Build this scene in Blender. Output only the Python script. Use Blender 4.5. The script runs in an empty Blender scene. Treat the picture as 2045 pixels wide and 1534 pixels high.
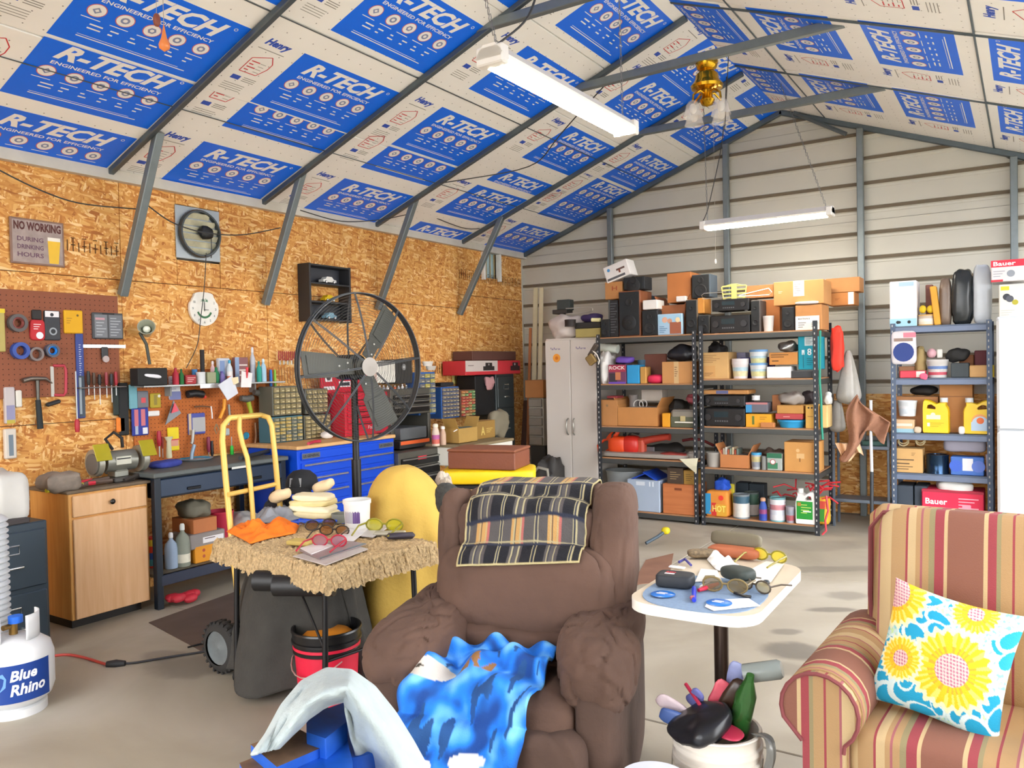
import bpy, bmesh, math, random
from mathutils import Vector, Matrix, Euler, noise
random.seed(7)
R = math.radians; PI = math.pi
S = bpy.context.scene; COL = S.collection
# ------------------------------------------------------------------ camera, world, exposure
CAM_H = 1.5; FPX = 1600.0; CX, CY = 1022.5, 767.0
YAW, PITCH, ROLL = 0.57448876, -0.02167672, -0.02040209
_f = Vector((-math.sin(YAW)*math.cos(PITCH), math.cos(YAW)*math.cos(PITCH), math.sin(PITCH)))
_r = Vector((math.cos(YAW), math.sin(YAW), 0)); _u = _r.cross(_f)
CR = _r*math.cos(ROLL) + _u*math.sin(ROLL); CU = CR.cross(_f); CF = _f
cam = bpy.data.objects.new('camera', bpy.data.cameras.new('camera')); COL.objects.link(cam)
cam.matrix_world = Matrix(((CR.x, CU.x, -CF.x, 0), (CR.y, CU.y, -CF.y, 0), (CR.z, CU.z, -CF.z, CAM_H), (0, 0, 0, 1)))
cam.data.sensor_fit = 'HORIZONTAL'; cam.data.sensor_width = 36; cam.data.lens = FPX/2045*36
cam.data.clip_start = 0.02; cam.data.clip_end = 200
S.camera = cam
S.view_settings.view_transform = 'Standard'; S.view_settings.look = 'None'
S.view_settings.exposure = 1.45; S.view_settings.gamma = 1; S.view_settings.use_curve_mapping = False
w = bpy.data.worlds.new('world'); S.world = w; w.use_nodes = True
_bg = w.node_tree.nodes['Background']; _bg.inputs[0].default_value = (.97, .98, 1.0, 1); _bg.inputs[1].default_value = 3.0
S.cycles.max_bounces = 8; S.cycles.diffuse_bounces = 6; S.cycles.transparent_max_bounces = 12
S.cycles.sample_clamp_indirect = 6; S.cycles.use_denoising = True
SUN = bpy.data.objects.new('sun', bpy.data.lights.new('sun', 'SUN')); COL.objects.link(SUN)
SUN.data.energy = 0.35; SUN.data.angle = R(25); SUN.data.color = (1, .95, .88); SUN.rotation_euler = (R(58), 0, R(28))

def ray(px, py): return CR*((px-CX)/FPX) - CU*((py-CY)/FPX) + CF
def at(px, py, X=None, Y=None, Z=None):
    """photo pixel -> the point of the scene on a wall plane X=, Y= or height Z="""
    d = ray(px, py); C = Vector((0, 0, CAM_H))
    t = X/d.x if X is not None else (Y/d.y if Y is not None else (Z-CAM_H)/d.z)
    return C + d*t
# ------------------------------------------------------------------ materials
def lin(h):
    h = h.lstrip('#'); v = [int(h[i:i+2], 16)/255 for i in (0, 2, 4)]
    return tuple((c/12.92 if c <= .04045 else ((c+.055)/1.055)**2.4) for c in v) + (1,)
MC = {}
def nn(nt, t, **k):
    n = nt.nodes.new(t)
    for a, b in k.items():
        if a.startswith('i_'): n.inputs[int(a[2:])].default_value = b
        else: setattr(n, a, b)
    return n
def M(c, rough=.6, metal=0, var=.10, sc=9, bump=0, bsc=60, emit=0, alpha=1, trans=0, coat=0):
    """a colour with slight procedural mottling and optional relief"""
    key = (c, rough, metal, var, sc, bump, bsc, emit, alpha, trans, coat)
    if key in MC: return MC[key]
    m = bpy.data.materials.new('finish_' + c.strip('#')); m.use_nodes = True; nt = m.node_tree; b = nt.nodes['Principled BSDF']
    col = lin(c); b.inputs['Roughness'].default_value = rough; b.inputs['Metallic'].default_value = metal
    tc = nn(nt, 'ShaderNodeTexCoord')
    if var:
        n = nn(nt, 'ShaderNodeTexNoise'); n.inputs['Scale'].default_value = sc; n.inputs['Detail'].default_value = 4
        nt.links.new(tc.outputs['Object'], n.inputs['Vector'])
        mx = nn(nt, 'ShaderNodeMix', data_type='RGBA'); mx.inputs[6].default_value = tuple(max(0, x*(1-var*1.6)) for x in col[:3]) + (1,)
        mx.inputs[7].default_value = tuple(min(1, x*(1+var)) for x in col[:3]) + (1,)
        nt.links.new(n.outputs['Fac'], mx.inputs[0]); nt.links.new(mx.outputs[2], b.inputs['Base Color'])
    else: b.inputs['Base Color'].default_value = col
    if bump:
        n2 = nn(nt, 'ShaderNodeTexNoise'); n2.inputs['Scale'].default_value = bsc; n2.inputs['Detail'].default_value = 3
        nt.links.new(tc.outputs['Object'], n2.inputs['Vector'])
        bp = nn(nt, 'ShaderNodeBump'); bp.inputs['Strength'].default_value = bump; bp.inputs['Distance'].default_value = .01
        nt.links.new(n2.outputs['Fac'], bp.inputs['Height']); nt.links.new(bp.outputs[0], b.inputs['Normal'])
    if emit: b.inputs['Emission Color'].default_value = col; b.inputs['Emission Strength'].default_value = emit
    if alpha < 1: b.inputs['Alpha'].default_value = alpha
    if trans: b.inputs['Transmission Weight'].default_value = trans; b.inputs['IOR'].default_value = 1.1
    if coat: b.inputs['Coat Weight'].default_value = coat
    MC[key] = m; return m
def MV(name, rough=.8, bump=0, bsc=200):
    """surface whose printed pattern is stored in the mesh's colour attribute"""
    if name in MC: return MC[name]
    m = bpy.data.materials.new(name); m.use_nodes = True; nt = m.node_tree; b = nt.nodes['Principled BSDF']
    a = nn(nt, 'ShaderNodeVertexColor', layer_name='Col'); nt.links.new(a.outputs[0], b.inputs['Base Color']); b.inputs['Roughness'].default_value = rough
    if bump:
        tc = nn(nt, 'ShaderNodeTexCoord'); n2 = nn(nt, 'ShaderNodeTexNoise'); n2.inputs['Scale'].default_value = bsc
        nt.links.new(tc.outputs['Object'], n2.inputs['Vector']); bp = nn(nt, 'ShaderNodeBump'); bp.inputs['Strength'].default_value = bump; bp.inputs['Distance'].default_value = .01
        nt.links.new(n2.outputs['Fac'], bp.inputs['Height']); nt.links.new(bp.outputs[0], b.inputs['Normal'])
    MC[name] = m; return m
def ramp(nt, stops, interp='LINEAR'):
    r = nn(nt, 'ShaderNodeValToRGB'); r.color_ramp.interpolation = interp; e = r.color_ramp.elements
    while len(e) < len(stops): e.new(.5)
    for i, (p, c) in enumerate(stops): e[i].position = p; e[i].color = lin(c) if isinstance(c, str) else c
    return r
def osb_mat():
    m = bpy.data.materials.new('oriented_strand_board'); m.use_nodes = True; nt = m.node_tree; b = nt.nodes['Principled BSDF']; L = nt.links.new
    tc = nn(nt, 'ShaderNodeTexCoord'); oi = nn(nt, 'ShaderNodeObjectInfo')
    wn = nn(nt, 'ShaderNodeTexNoise'); wn.inputs['Scale'].default_value = 5; L(tc.outputs['Object'], wn.inputs['Vector'])
    ws = nn(nt, 'ShaderNodeVectorMath', operation='SCALE'); ws.inputs['Scale'].default_value = .06; L(wn.outputs['Color'], ws.inputs[0])
    wa = nn(nt, 'ShaderNodeVectorMath', operation='ADD'); L(tc.outputs['Object'], wa.inputs[0]); L(ws.outputs[0], wa.inputs[1])
    prev = None
    for i, (rot, scl) in enumerate(((R(32), (16, 16, 70)), (R(-42), (18, 18, 75)), (R(80), (17, 17, 66)), (R(-6), (15, 15, 70)))):
        mp = nn(nt, 'ShaderNodeMapping', vector_type='TEXTURE'); mp.inputs['Rotation'].default_value = (rot, 0, 0); mp.inputs['Scale'].default_value = tuple(1/q for q in scl); mp.inputs['Location'].default_value = (i*3.7, i*1.3, i)
        L(wa.outputs[0], mp.inputs['Vector']); v = nn(nt, 'ShaderNodeTexVoronoi'); v.inputs['Scale'].default_value = 1; L(mp.outputs[0], v.inputs['Vector'])
        s = nn(nt, 'ShaderNodeSeparateColor'); L(v.outputs['Color'], s.inputs[0])
        r = ramp(nt, [(0, '#a8642a'), (.08, '#bf7a36'), (.3, '#cc8c44'), (.55, '#d89c50'), (.8, '#e4b066'), (1, '#f2cc90')]); L(s.outputs[0], r.inputs[0])
        if prev is None: prev = r.outputs[0]; pv = v.outputs['Distance']
        else:
            mx = nn(nt, 'ShaderNodeMix', data_type='RGBA'); gt = nn(nt, 'ShaderNodeMath', operation='GREATER_THAN'); gt.inputs[1].default_value = .56; L(s.outputs[1], gt.inputs[0])
            L(gt.outputs[0], mx.inputs[0]); L(prev, mx.inputs[6]); L(r.outputs[0], mx.inputs[7]); prev = mx.outputs[2]
    big = nn(nt, 'ShaderNodeTexNoise'); big.inputs['Scale'].default_value = 1.6; L(tc.outputs['Object'], big.inputs['Vector'])
    hs = nn(nt, 'ShaderNodeHueSaturation'); hs.inputs['Saturation'].default_value = 1.0
    mr = nn(nt, 'ShaderNodeMapRange'); mr.inputs[1].default_value = .3; mr.inputs[2].default_value = .7; mr.inputs[3].default_value = .92; mr.inputs[4].default_value = 1.08
    L(big.outputs['Fac'], mr.inputs[0]); L(mr.outputs[0], hs.inputs['Value']); L(prev, hs.inputs['Color']); L(hs.outputs[0], b.inputs['Base Color'])
    bp = nn(nt, 'ShaderNodeBump'); bp.inputs['Strength'].default_value = .25; bp.inputs['Distance'].default_value = .004; L(pv, bp.inputs['Height']); L(bp.outputs[0], b.inputs['Normal'])
    b.inputs['Roughness'].default_value = .75
    return m
def concrete_mat():
    m = bpy.data.materials.new('stained_concrete'); m.use_nodes = True; nt = m.node_tree; b = nt.nodes['Principled BSDF']; L = nt.links.new
    g = nn(nt, 'ShaderNodeNewGeometry')
    n1 = nn(nt, 'ShaderNodeTexNoise'); n1.inputs['Scale'].default_value = 1.1; n1.inputs['Detail'].default_value = 8; n1.inputs['Distortion'].default_value = .8; L(g.outputs['Position'], n1.inputs['Vector'])
    r = ramp(nt, [(.25, '#8c8474'), (.45, '#9c9484'), (.6, '#a8a192'), (.8, '#b6b0a4')]); L(n1.outputs['Fac'], r.inputs[0])
    n2 = nn(nt, 'ShaderNodeTexNoise'); n2.inputs['Scale'].default_value = 35; n2.inputs['Detail'].default_value = 6; L(g.outputs['Position'], n2.inputs['Vector'])
    mx = nn(nt, 'ShaderNodeMix', data_type='RGBA', blend_type='MULTIPLY'); mx.inputs[0].default_value = .35; L(r.outputs[0], mx.inputs[6]); L(n2.outputs['Color'], mx.inputs[7])
    # oil stains: each a worn blot at its own place on the slab
    cur = r.outputs[0]
    nd = nn(nt, 'ShaderNodeTexNoise'); nd.inputs['Scale'].default_value = 5; nd.inputs['Detail'].default_value = 3; L(g.outputs['Position'], nd.inputs['Vector'])
    for (px, py, rx, ry, a) in STAINS:
        p = at(px, py, Z=0)
        mp = nn(nt, 'ShaderNodeMapping', vector_type='TEXTURE'); mp.inputs['Location'].default_value = (p.x, p.y, 0); mp.inputs['Rotation'].default_value = (0, 0, R(33)); mp.inputs['Scale'].default_value = (rx, ry, 1)
        L(g.outputs['Position'], mp.inputs['Vector'])
        ln = nn(nt, 'ShaderNodeVectorMath', operation='LENGTH'); L(mp.outputs[0], ln.inputs[0])
        ad = nn(nt, 'ShaderNodeMath', operation='MULTIPLY_ADD'); ad.inputs[1].default_value = 1.1; L(nd.outputs['Fac'], ad.inputs[0]); L(ln.outputs['Value'], ad.inputs[2])
        mr = nn(nt, 'ShaderNodeMapRange', interpolation_type='SMOOTHSTEP'); mr.inputs[1].default_value = 1.2; mr.inputs[2].default_value = 1.75; mr.inputs[3].default_value = a; mr.inputs[4].default_value = 0; L(ad.outputs[0], mr.inputs[0])
        mm = nn(nt, 'ShaderNodeMix', data_type='RGBA'); mm.inputs[7].default_value = lin('#5a5650'); L(mr.outputs[0], mm.inputs[0]); L(cur, mm.inputs[6]); cur = mm.outputs[2]
    L(cur, b.inputs['Base Color']); b.inputs['Roughness'].default_value = .62
    bp = nn(nt, 'ShaderNodeBump'); bp.inputs['Strength'].default_value = .12; bp.inputs['Distance'].default_value = .004; L(n2.outputs['Fac'], bp.inputs['Height']); L(bp.outputs[0], b.inputs['Normal'])
    return m
STAINS = [(395, 1330, .28, .16, .55), (330, 1308, .12, .08, .4), (1580, 1300, .16, .13, .7), (1660, 1218, .16, .05, .6), (1570, 1262, .10, .06, .55), (1520, 1140, 1.2, .10, .45),
          (1640, 1090, .35, .2, .25), (1560, 1335, .14, .1, .35), (1690, 1190, .14, .10, .4), (1540, 1065, .6, .22, .3)]
def wood_mat(c1, c2, sc=3, axis='Z', rough=.55):
    key = ('wood', c1, c2, sc, axis)
    if key in MC: return MC[key]
    m = bpy.data.materials.new('wood_grain'); m.use_nodes = True; nt = m.node_tree; b = nt.nodes['Principled BSDF']; L = nt.links.new
    tc = nn(nt, 'ShaderNodeTexCoord'); mp = nn(nt, 'ShaderNodeMapping'); s = [14, 14, 14]; s['XYZ'.index(axis)] = 1.2; mp.inputs['Scale'].default_value = s
    L(tc.outputs['Object'], mp.inputs[0]); n = nn(nt, 'ShaderNodeTexNoise'); n.inputs['Scale'].default_value = sc; n.inputs['Detail'].default_value = 5; n.inputs['Distortion'].default_value = .6
    L(mp.outputs[0], n.inputs['Vector']); r = ramp(nt, [(.25, c1), (.75, c2)]); L(n.outputs['Fac'], r.inputs[0]); L(r.outputs[0], b.inputs['Base Color']); b.inputs['Roughness'].default_value = rough
    MC[key] = m; return m
def stripe_mat(name, axis, scale, stops, off=0, rough=.85):
    """woven stripes: colour depends on one object axis only"""
    m = bpy.data.materials.new(name); m.use_nodes = True; nt = m.node_tree; b = nt.nodes['Principled BSDF']; L = nt.links.new
    tc = nn(nt, 'ShaderNodeTexCoord'); sp = nn(nt, 'ShaderNodeSeparateXYZ'); L(tc.outputs['Object'], sp.inputs[0])
    a = nn(nt, 'ShaderNodeMath', operation='MULTIPLY_ADD'); a.inputs[1].default_value = 1/scale; a.inputs[2].default_value = off; L(sp.outputs['XYZ'.index(axis)], a.inputs[0])
    f = nn(nt, 'ShaderNodeMath', operation='FRACT'); L(a.outputs[0], f.inputs[0]); r = ramp(nt, stops, 'CONSTANT'); L(f.outputs[0], r.inputs[0])
    L(r.outputs[0], b.inputs['Base Color']); b.inputs['Roughness'].default_value = rough
    n = nn(nt, 'ShaderNodeTexNoise'); n.inputs['Scale'].default_value = 250; L(tc.outputs['Object'], n.inputs['Vector']); bp = nn(nt, 'ShaderNodeBump'); bp.inputs['Strength'].default_value = .3; bp.inputs['Distance'].default_value = .003
    L(n.outputs['Fac'], bp.inputs['Height']); L(bp.outputs[0], b.inputs['Normal'])
    return m
# ------------------------------------------------------------------ mesh builder
class B:
    def __init__(s): s.v = []; s.f = []; s.m = []; s.sm = []; s.mats = []; s.col = None
    def mi(s, m):
        if m not in s.mats: s.mats.append(m)
        return s.mats.index(m)
    def add(s, vs, fs, m, smooth=False, T=None):
        o = len(s.v); i = s.mi(m)
        s.v += [tuple(T @ Vector(v)) for v in vs] if T else [tuple(v) for v in vs]
        for f in fs: s.f.append([a+o for a in f]); s.m.append(i); s.sm.append(smooth)
        return s
    def box(s, c, d, m, rot=None, taper=1):
        x, y, z = d[0]/2, d[1]/2, d[2]/2; t = taper
        vs = [(-x, -y, -z), (x, -y, -z), (x, y, -z), (-x, y, -z), (-x*t, -y*t, z), (x*t, -y*t, z), (x*t, y*t, z), (-x*t, y*t, z)]
        T = Matrix.Translation(c) @ (Euler(rot).to_matrix().to_4x4() if rot else Matrix())
        return s.add(vs, [(3, 2, 1, 0), (4, 5, 6, 7), (0, 1, 5, 4), (1, 2, 6, 5), (2, 3, 7, 6), (3, 0, 4, 7)], m, False, T)
    def rbox(s, c, d, m, r=.01, rot=None, smooth=False):
        """box with chamfered edges"""
        T = Matrix.Translation(c) @ (Euler(rot).to_matrix().to_4x4() if rot else Matrix())
        h = [d[0]/2, d[1]/2, d[2]/2]; r = min(r, *[x*.98 for x in h]); vs = []; idx = {}
        for sx in (-1, 1):
            for sy in (-1, 1):
                for sz in (-1, 1):
                    for k in range(3):
                        p = [sx*h[0], sy*h[1], sz*h[2]]
                        for j in range(3):
                            if j != k: p[j] -= (sx, sy, sz)[j]*r
                        idx[(sx, sy, sz, k)] = len(vs); vs.append(p)
        fs = []
        for k in range(3):
            a, b_ = [j for j in range(3) if j != k]
            for sg in (-1, 1):
                q = []
                for (u, v) in ((-1, -1), (1, -1), (1, 1), (-1, 1)):
                    t = [0, 0, 0]; t[k] = sg; t[a] = u; t[b_] = v; q.append(idx[(*t, k)])
                fs.append(q)
        for k in range(3):          # edge strips along axis k
            a, b_ = [j for j in range(3) if j != k]
            for u in (-1, 1):
                for v in (-1, 1):
                    q = []
                    for (e, kk) in ((-1, a), (1, a), (1, b_), (-1, b_)):
                        t = [0, 0, 0]; t[k] = e; t[a] = u; t[b_] = v; q.append(idx[(*t, kk)])
                    fs.append(q)
        for sx in (-1, 1):
            for sy in (-1, 1):
                for sz in (-1, 1): fs.append([idx[(sx, sy, sz, k)] for k in range(3)])
        # orient outward
        V_ = [Vector(v) for v in vs]; out = []
        for f in fs:
            n = (V_[f[1]]-V_[f[0]]).cross(V_[f[2]]-V_[f[0]]); ctr = sum((V_[i] for i in f), Vector())/len(f)
            out.append(f if n.dot(ctr) > 0 else f[::-1])
        return s.add(vs, out, m, smooth, T)
    def cyl(s, p0, p1, r, m, n=14, r2=None, cap=True):
        p0 = Vector(p0); p1 = Vector(p1); r2 = r if r2 is None else r2; d = (p1-p0); 
        if d.length < 1e-6: return s
        q = d.to_track_quat('Z', 'Y').to_matrix(); vs = []
        for k, (p, rr) in enumerate(((p0, r), (p1, r2))):
            for i in range(n): a = 2*PI*i/n; vs.append(p + q @ Vector((rr*math.cos(a), rr*math.sin(a), 0)))
        s.add(vs, [(i, (i+1) % n, n+(i+1) % n, n+i) for i in range(n)], m, True)
        if cap: s.add(vs, [tuple(range(n))[::-1], tuple(range(n, 2*n))], m, False)
        return s
    def tube(s, pts, r, m, n=8, closed=False, caps=True):
        pts = [Vector(p) for p in pts]; N = len(pts); vs = []; rs = r if isinstance(r, (list, tuple)) else [r]*N
        up = None
        for i, p in enumerate(pts):
            a = pts[(i-1) % N] if (closed or i) else p; b_ = pts[(i+1) % N] if (closed or i < N-1) else p
            t = (b_-a).normalized() if (b_-a).length > 1e-9 else Vector((0, 0, 1))
            if up is None: up = Vector((0, 0, 1)) if abs(t.z) < .9 else Vector((1, 0, 0))
            x = t.cross(up)
            if x.length < 1e-4: x = t.orthogonal()
            x.normalize(); y = x.cross(t); up = -y if False else y*1.0
            for k in range(n): an = 2*PI*k/n; vs.append(p + x*rs[i]*math.cos(an) + y*rs[i]*math.sin(an))
        M_ = N if closed else N-1
        fs = [(i*n+k, i*n+(k+1) % n, ((i+1) % N)*n+(k+1) % n, ((i+1) % N)*n+k) for i in range(M_) for k in range(n)]
        s.add(vs, [f[::-1] for f in fs], m, True)
        if not closed and caps: s.add(vs, [tuple(range(n)), tuple(range((N-1)*n, N*n))[::-1]], m)
        return s
    def lathe(s, prof, m, c=(0, 0, 0), n=24, rot=None, mats=None, sx=1, sy=1):
        T = Matrix.Translation(c) @ (Euler(rot).to_matrix().to_4x4() if rot else Matrix()); vs = []
        for (r, z) in prof:
            for i in range(n): a = 2*PI*i/n; vs.append((max(r, 1e-4)*math.cos(a)*sx, max(r, 1e-4)*math.sin(a)*sy, z))
        for j in range(len(prof)-1):
            fs = [(j*n+i, j*n+(i+1) % n, (j+1)*n+(i+1) % n, (j+1)*n+i) for i in range(n)]
            o = len(s.v) if j == 0 else o
            if j == 0: s.v += [tuple(T @ Vector(v)) for v in vs]
            k = s.mi(mats[j] if mats else m)
            for f in fs: s.f.append([a+o for a in f]); s.m.append(k); s.sm.append(True)
        return s
    def sq(s, c, d, m, e=.5, e2=None, n=20, rot=None, amp=0, nsc=3, seed=0, fn=None, cr=0, csc=4):
        """superquadric cushion: e=1 ellipsoid, small e boxy; amp = wrinkle height"""
        e2 = e if e2 is None else e2; T = Matrix.Translation(c) @ (Euler(rot).to_matrix().to_4x4() if rot else Matrix())
        pw = lambda v, e_: math.copysign(abs(v)**e_, v); vs = []; h = n//2
        for j in range(h+1):
            ph = -PI/2 + PI*j/h
            for i in range(n):
                th = 2*PI*i/n; cx = pw(math.cos(ph), e)
                p = Vector((d[0]/2*cx*pw(math.cos(th), e2), d[1]/2*cx*pw(math.sin(th), e2), d[2]/2*pw(math.sin(ph), e)))
                if fn: p = Vector(fn(p))
                if cr:
                    q_ = p*csc + Vector((seed*1.7, seed, seed*.6)); q_.x += .6*noise.noise(q_*.7); r_ = noise.noise(q_); r2_ = noise.noise(q_*1.9+Vector((7, 3, 1)))
                    p += p.normalized()*cr*(-max(0, 1-abs(r_)*9) - .6*max(0, 1-abs(r2_)*8) + .5*r_)
                if amp: p += p.normalized()*amp*noise.noise(p*nsc*Vector((1, 1, 1)).x + Vector((seed, seed*2, 0)))
                vs.append(p)
        s.add(vs, [(j*n+i, j*n+(i+1) % n, (j+1)*n+(i+1) % n, (j+1)*n+i) for j in range(h) for i in range(n)], m, True, T)
        return s
    def prism(s, poly, d, m, T=None, smooth=False, m2=None):
        """outline in xy, extruded by d in z"""
        n = len(poly); vs = [(x, y, 0) for x, y in poly] + [(x, y, d) for x, y in poly]
        ar = sum(poly[i][0]*poly[(i+1) % n][1]-poly[(i+1) % n][0]*poly[i][1] for i in range(n))
        fs = [tuple(range(n))[::-1], tuple(range(n, 2*n))]; sd = [(i, (i+1) % n, n+(i+1) % n, n+i) for i in range(n)]
        if ar < 0: fs = [f[::-1] for f in fs]; sd = [f[::-1] for f in sd]
        if d < 0: fs = [f[::-1] for f in fs]; sd = [f[::-1] for f in sd]
        s.add(vs, fs, m, False, T); s.add(vs, sd, m2 or m, smooth, T); return s
    def grid(s, fn, nu, nv, m, col=None, closed=False):
        o = len(s.v); k = s.mi(m)
        for j in range(nv+1):
            for i in range(nu+1):
                u, v = i/nu, j/nv; s.v.append(tuple(fn(u, v)))
                if col:
                    if s.col is None: s.col = {}
                    s.col[len(s.v)-1] = col(u, v)
        for j in range(nv):
            for i in range(nu):
                a = o+j*(nu+1)+i; s.f.append([a, a+1, a+nu+2, a+nu+1]); s.m.append(k); s.sm.append(True)
        return s
    def mesh(s, name):
        me = bpy.data.meshes.new(name); me.from_pydata(s.v, [], s.f)
        for m in s.mats: me.materials.append(m)
        me.polygons.foreach_set('material_index', s.m); me.polygons.foreach_set('use_smooth', s.sm)
        if s.col:
            ca = me.color_attributes.new('Col', 'FLOAT_COLOR', 'POINT')
            for i, c in s.col.items(): ca.data[i].color = c
        me.update(); me.set_sharp_from_angle(angle=R(48)); me.polygons.foreach_set('use_smooth', s.sm); me.update(); return me
    def obj(s, name, parent=None, loc=None, rz=0, label=None, cat=None, group=None, kind=None, sub=0, bev=0, solid=0):
        o = bpy.data.objects.new(name, s.mesh(name)); return fin(o, parent, loc, rz, label, cat, group, kind, sub, bev, solid)
def fin(o, parent=None, loc=None, rz=0, label=None, cat=None, group=None, kind=None, sub=0, bev=0, solid=0):
    COL.objects.link(o)
    if parent: o.parent = parent
    if loc is not None: o.location = loc
    if rz: o.rotation_euler = (0, 0, rz) if not isinstance(rz, tuple) else rz
    if label: o['label'] = label
    if cat: o['category'] = cat
    if group: o['group'] = group
    if kind: o['kind'] = kind
    if bev: md = o.modifiers.new('bevel', 'BEVEL'); md.width = bev; md.segments = 2; md.limit_method = 'ANGLE'
    if solid: md = o.modifiers.new('solid', 'SOLIDIFY'); md.thickness = solid; md.offset = 0
    if sub: md = o.modifiers.new('sub', 'SUBSURF'); md.levels = sub; md.render_levels = sub
    return o
def thing(name, label, cat, loc=(0, 0, 0), rz=0, group=None):
    return fin(bpy.data.objects.new(name, None), None, loc, rz, label, cat, group)
def dup(root, loc, rz=None, label=None):
    r = root.copy(); COL.objects.link(r); r.location = loc
    if rz is not None: r.rotation_euler = (0, 0, rz)
    if label: r['label'] = label
    for ch in list(root.children):
        c = ch.copy(); COL.objects.link(c); c.parent = r
        for g in list(ch.children): d = g.copy(); COL.objects.link(d); d.parent = c
    return r
# ------------------------------------------------------------------ lettering as thin flat mesh
TX = {}
def tmesh(txt, shear=0, bold=0, mat=None):
    key = (txt, shear, bold, mat.name if mat else '')
    if key in TX: return TX[key]
    cu = bpy.data.curves.new('t', 'FONT'); cu.body = txt; cu.size = 1; cu.shear = shear; cu.offset = bold; cu.resolution_u = 2; cu.align_x = 'LEFT'
    o = bpy.data.objects.new('t', cu); COL.objects.link(o); dg = bpy.context.evaluated_depsgraph_get(); dg.update()
    me = bpy.data.meshes.new_from_object(o.evaluated_get(dg)); COL.objects.unlink(o); bpy.data.objects.remove(o)
    vs = [v.co.copy() for v in me.vertices]; fs = [list(p.vertices) for p in me.polygons]
    if not vs: vs = [Vector((0, 0, 0))]; fs = []
    x0 = min(v.x for v in vs); x1 = max(v.x for v in vs); y0 = min(v.y for v in vs); y1 = max(v.y for v in vs)
    vs = [((v.x-x0)/(x1-x0+1e-9), (v.y-y0)/(y1-y0+1e-9)) for v in vs]
    TX[key] = (vs, fs, (x1-x0)/(y1-y0+1e-9)); return TX[key]
def text(b, txt, x0, y0, x1, y1, m, z=.0006, T=None, shear=0, bold=0, fit=True):
    """letters filling the rectangle (x0,y0)-(x1,y1) of the local xy plane"""
    vs, fs, asp = tmesh(txt, shear, bold, None)
    if not fit: x1 = x0 + asp*(y1-y0)
    b.add([(x0+(x1-x0)*u, y0+(y1-y0)*v, z) for u, v in vs], fs, m, False, T); return b
def rect(b, x0, y0, x1, y1, m, z=.0004, T=None): return b.add([(x0, y0, z), (x1, y0, z), (x1, y1, z), (x0, y1, z)], [(0, 1, 2, 3)], m, False, T)
def disc(b, x, y, r, m, z=.0006, T=None, n=20, ry=None, r_in=0):
    ry = ry or r; o = [(x+r*math.cos(2*PI*i/n), y+ry*math.sin(2*PI*i/n), z) for i in range(n)]
    if not r_in: return b.add(o, [tuple(range(n))], m, False, T)
    q = [(x+r_in*math.cos(2*PI*i/n), y+r_in*ry/r*math.sin(2*PI*i/n), z) for i in range(n)]
    return b.add(o+q, [(i, (i+1) % n, n+(i+1) % n, n+i) for i in range(n)], m, False, T)
def frame(o, ux, uy, uz=None):
    """4x4 with origin o and axes ux, uy"""
    ux = Vector(ux).normalized(); uy = Vector(uy); uy = (uy-ux*uy.dot(ux)).normalized(); uz = ux.cross(uy)
    return Matrix(((ux.x, uy.x, uz.x, o[0]), (ux.y, uy.y, uz.y, o[1]), (ux.z, uy.z, uz.z, o[2]), (0, 0, 0, 1)))
# ================================================================== THE SETTING
XL, XR, YB, YF, ZE = -5.2, 1.02, 8.33, -2.4, 2.87
SLOPE = math.atan(.373); sc_, ss_ = math.cos(SLOPE), math.sin(SLOPE); XM = (XL+XR)/2; SR = (XM-XL)/sc_; ZR = ZE + SR*ss_
OSB = osb_mat(); CONC = concrete_mat()
STEEL = M('#7d8688', .45, .5, .12, 14); STEEL_D = M('#5f6a70', .45, .5, .12, 14)
def struct(name, b, parent=None, label=None, **k):
    o = b.obj(name, parent, **k)
    if not parent: o['kind'] = 'structure'
    return o
def sempty(name):
    o = bpy.data.objects.new(name, None); COL.objects.link(o); o['kind'] = 'structure'; return o
# floor: poured slabs with control joints between them
floor = sempty('floor')
jy = at(1430, 1470, Z=0).y; xs = [-5.3, -2.25, 1.1]; ys = [-2.6, -.4, jy, 5.77, 8.4]
for i in range(2):
    for j in range(4):
        b = B(); x0, x1, y0, y1 = xs[i], xs[i+1], ys[j], ys[j+1]
        b.rbox(((x0+x1)/2, (y0+y1)/2, -.05), (x1-x0-.008, y1-y0-.008, .1), CONC, .004); b.obj('concrete_slab', floor)
b = B(); b.box((-2.1, 2.95, -.06), (6.4, 10.9, .1), M('#2c2a28')); b.obj('joint_backing', floor)  # dark sheet added so no light shows through the slab gaps
b = B(); b.box((-2, 0, -.13), (60, 60, .05), M('#8d8a80', .9, 0, .15, .5)); struct('ground', b)
# left wall: strand board panels over the frame
wl = sempty('wall_left')
ycuts = [YF, -.7, .55, 1.85, 3.16, 4.40, 5.72, 7.01, YB-.01]
GAPS = {}
def osb_panel(y0, y1, z0, z1, name='osb_panel'):
    b = B(); b.rbox((XL-.006-random.random()*.004, (y0+y1)/2, (z0+z1)/2), (.012, y1-y0-.004, z1-z0-.004), OSB, .002); b.obj(name, wl)
for i in range(8):
    y0, y1 = ycuts[i], ycuts[i+1]; zc = [0.0, 1.2, 2.145 + (.15 if i == 7 else 0), ZE+.04]
    for j in range(3):
        if j == 2 and i == 4:      # hole for the round wall fan
            osb_panel(y0, 3.59, zc[2], zc[3]); osb_panel(3.96, y1, zc[2], zc[3]); osb_panel(3.59, 3.96, zc[2], 2.33); osb_panel(3.59, 3.96, 2.73, zc[3]); continue
        if j == 2 and i == 7:
            osb_panel(y0, 7.45, zc[2], zc[3]); osb_panel(7.80, y1, zc[2], zc[3]); osb_panel(7.45, 7.80, zc[2], 2.52); continue
        osb_panel(y0, y1, zc[j], zc[j+1])
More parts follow.
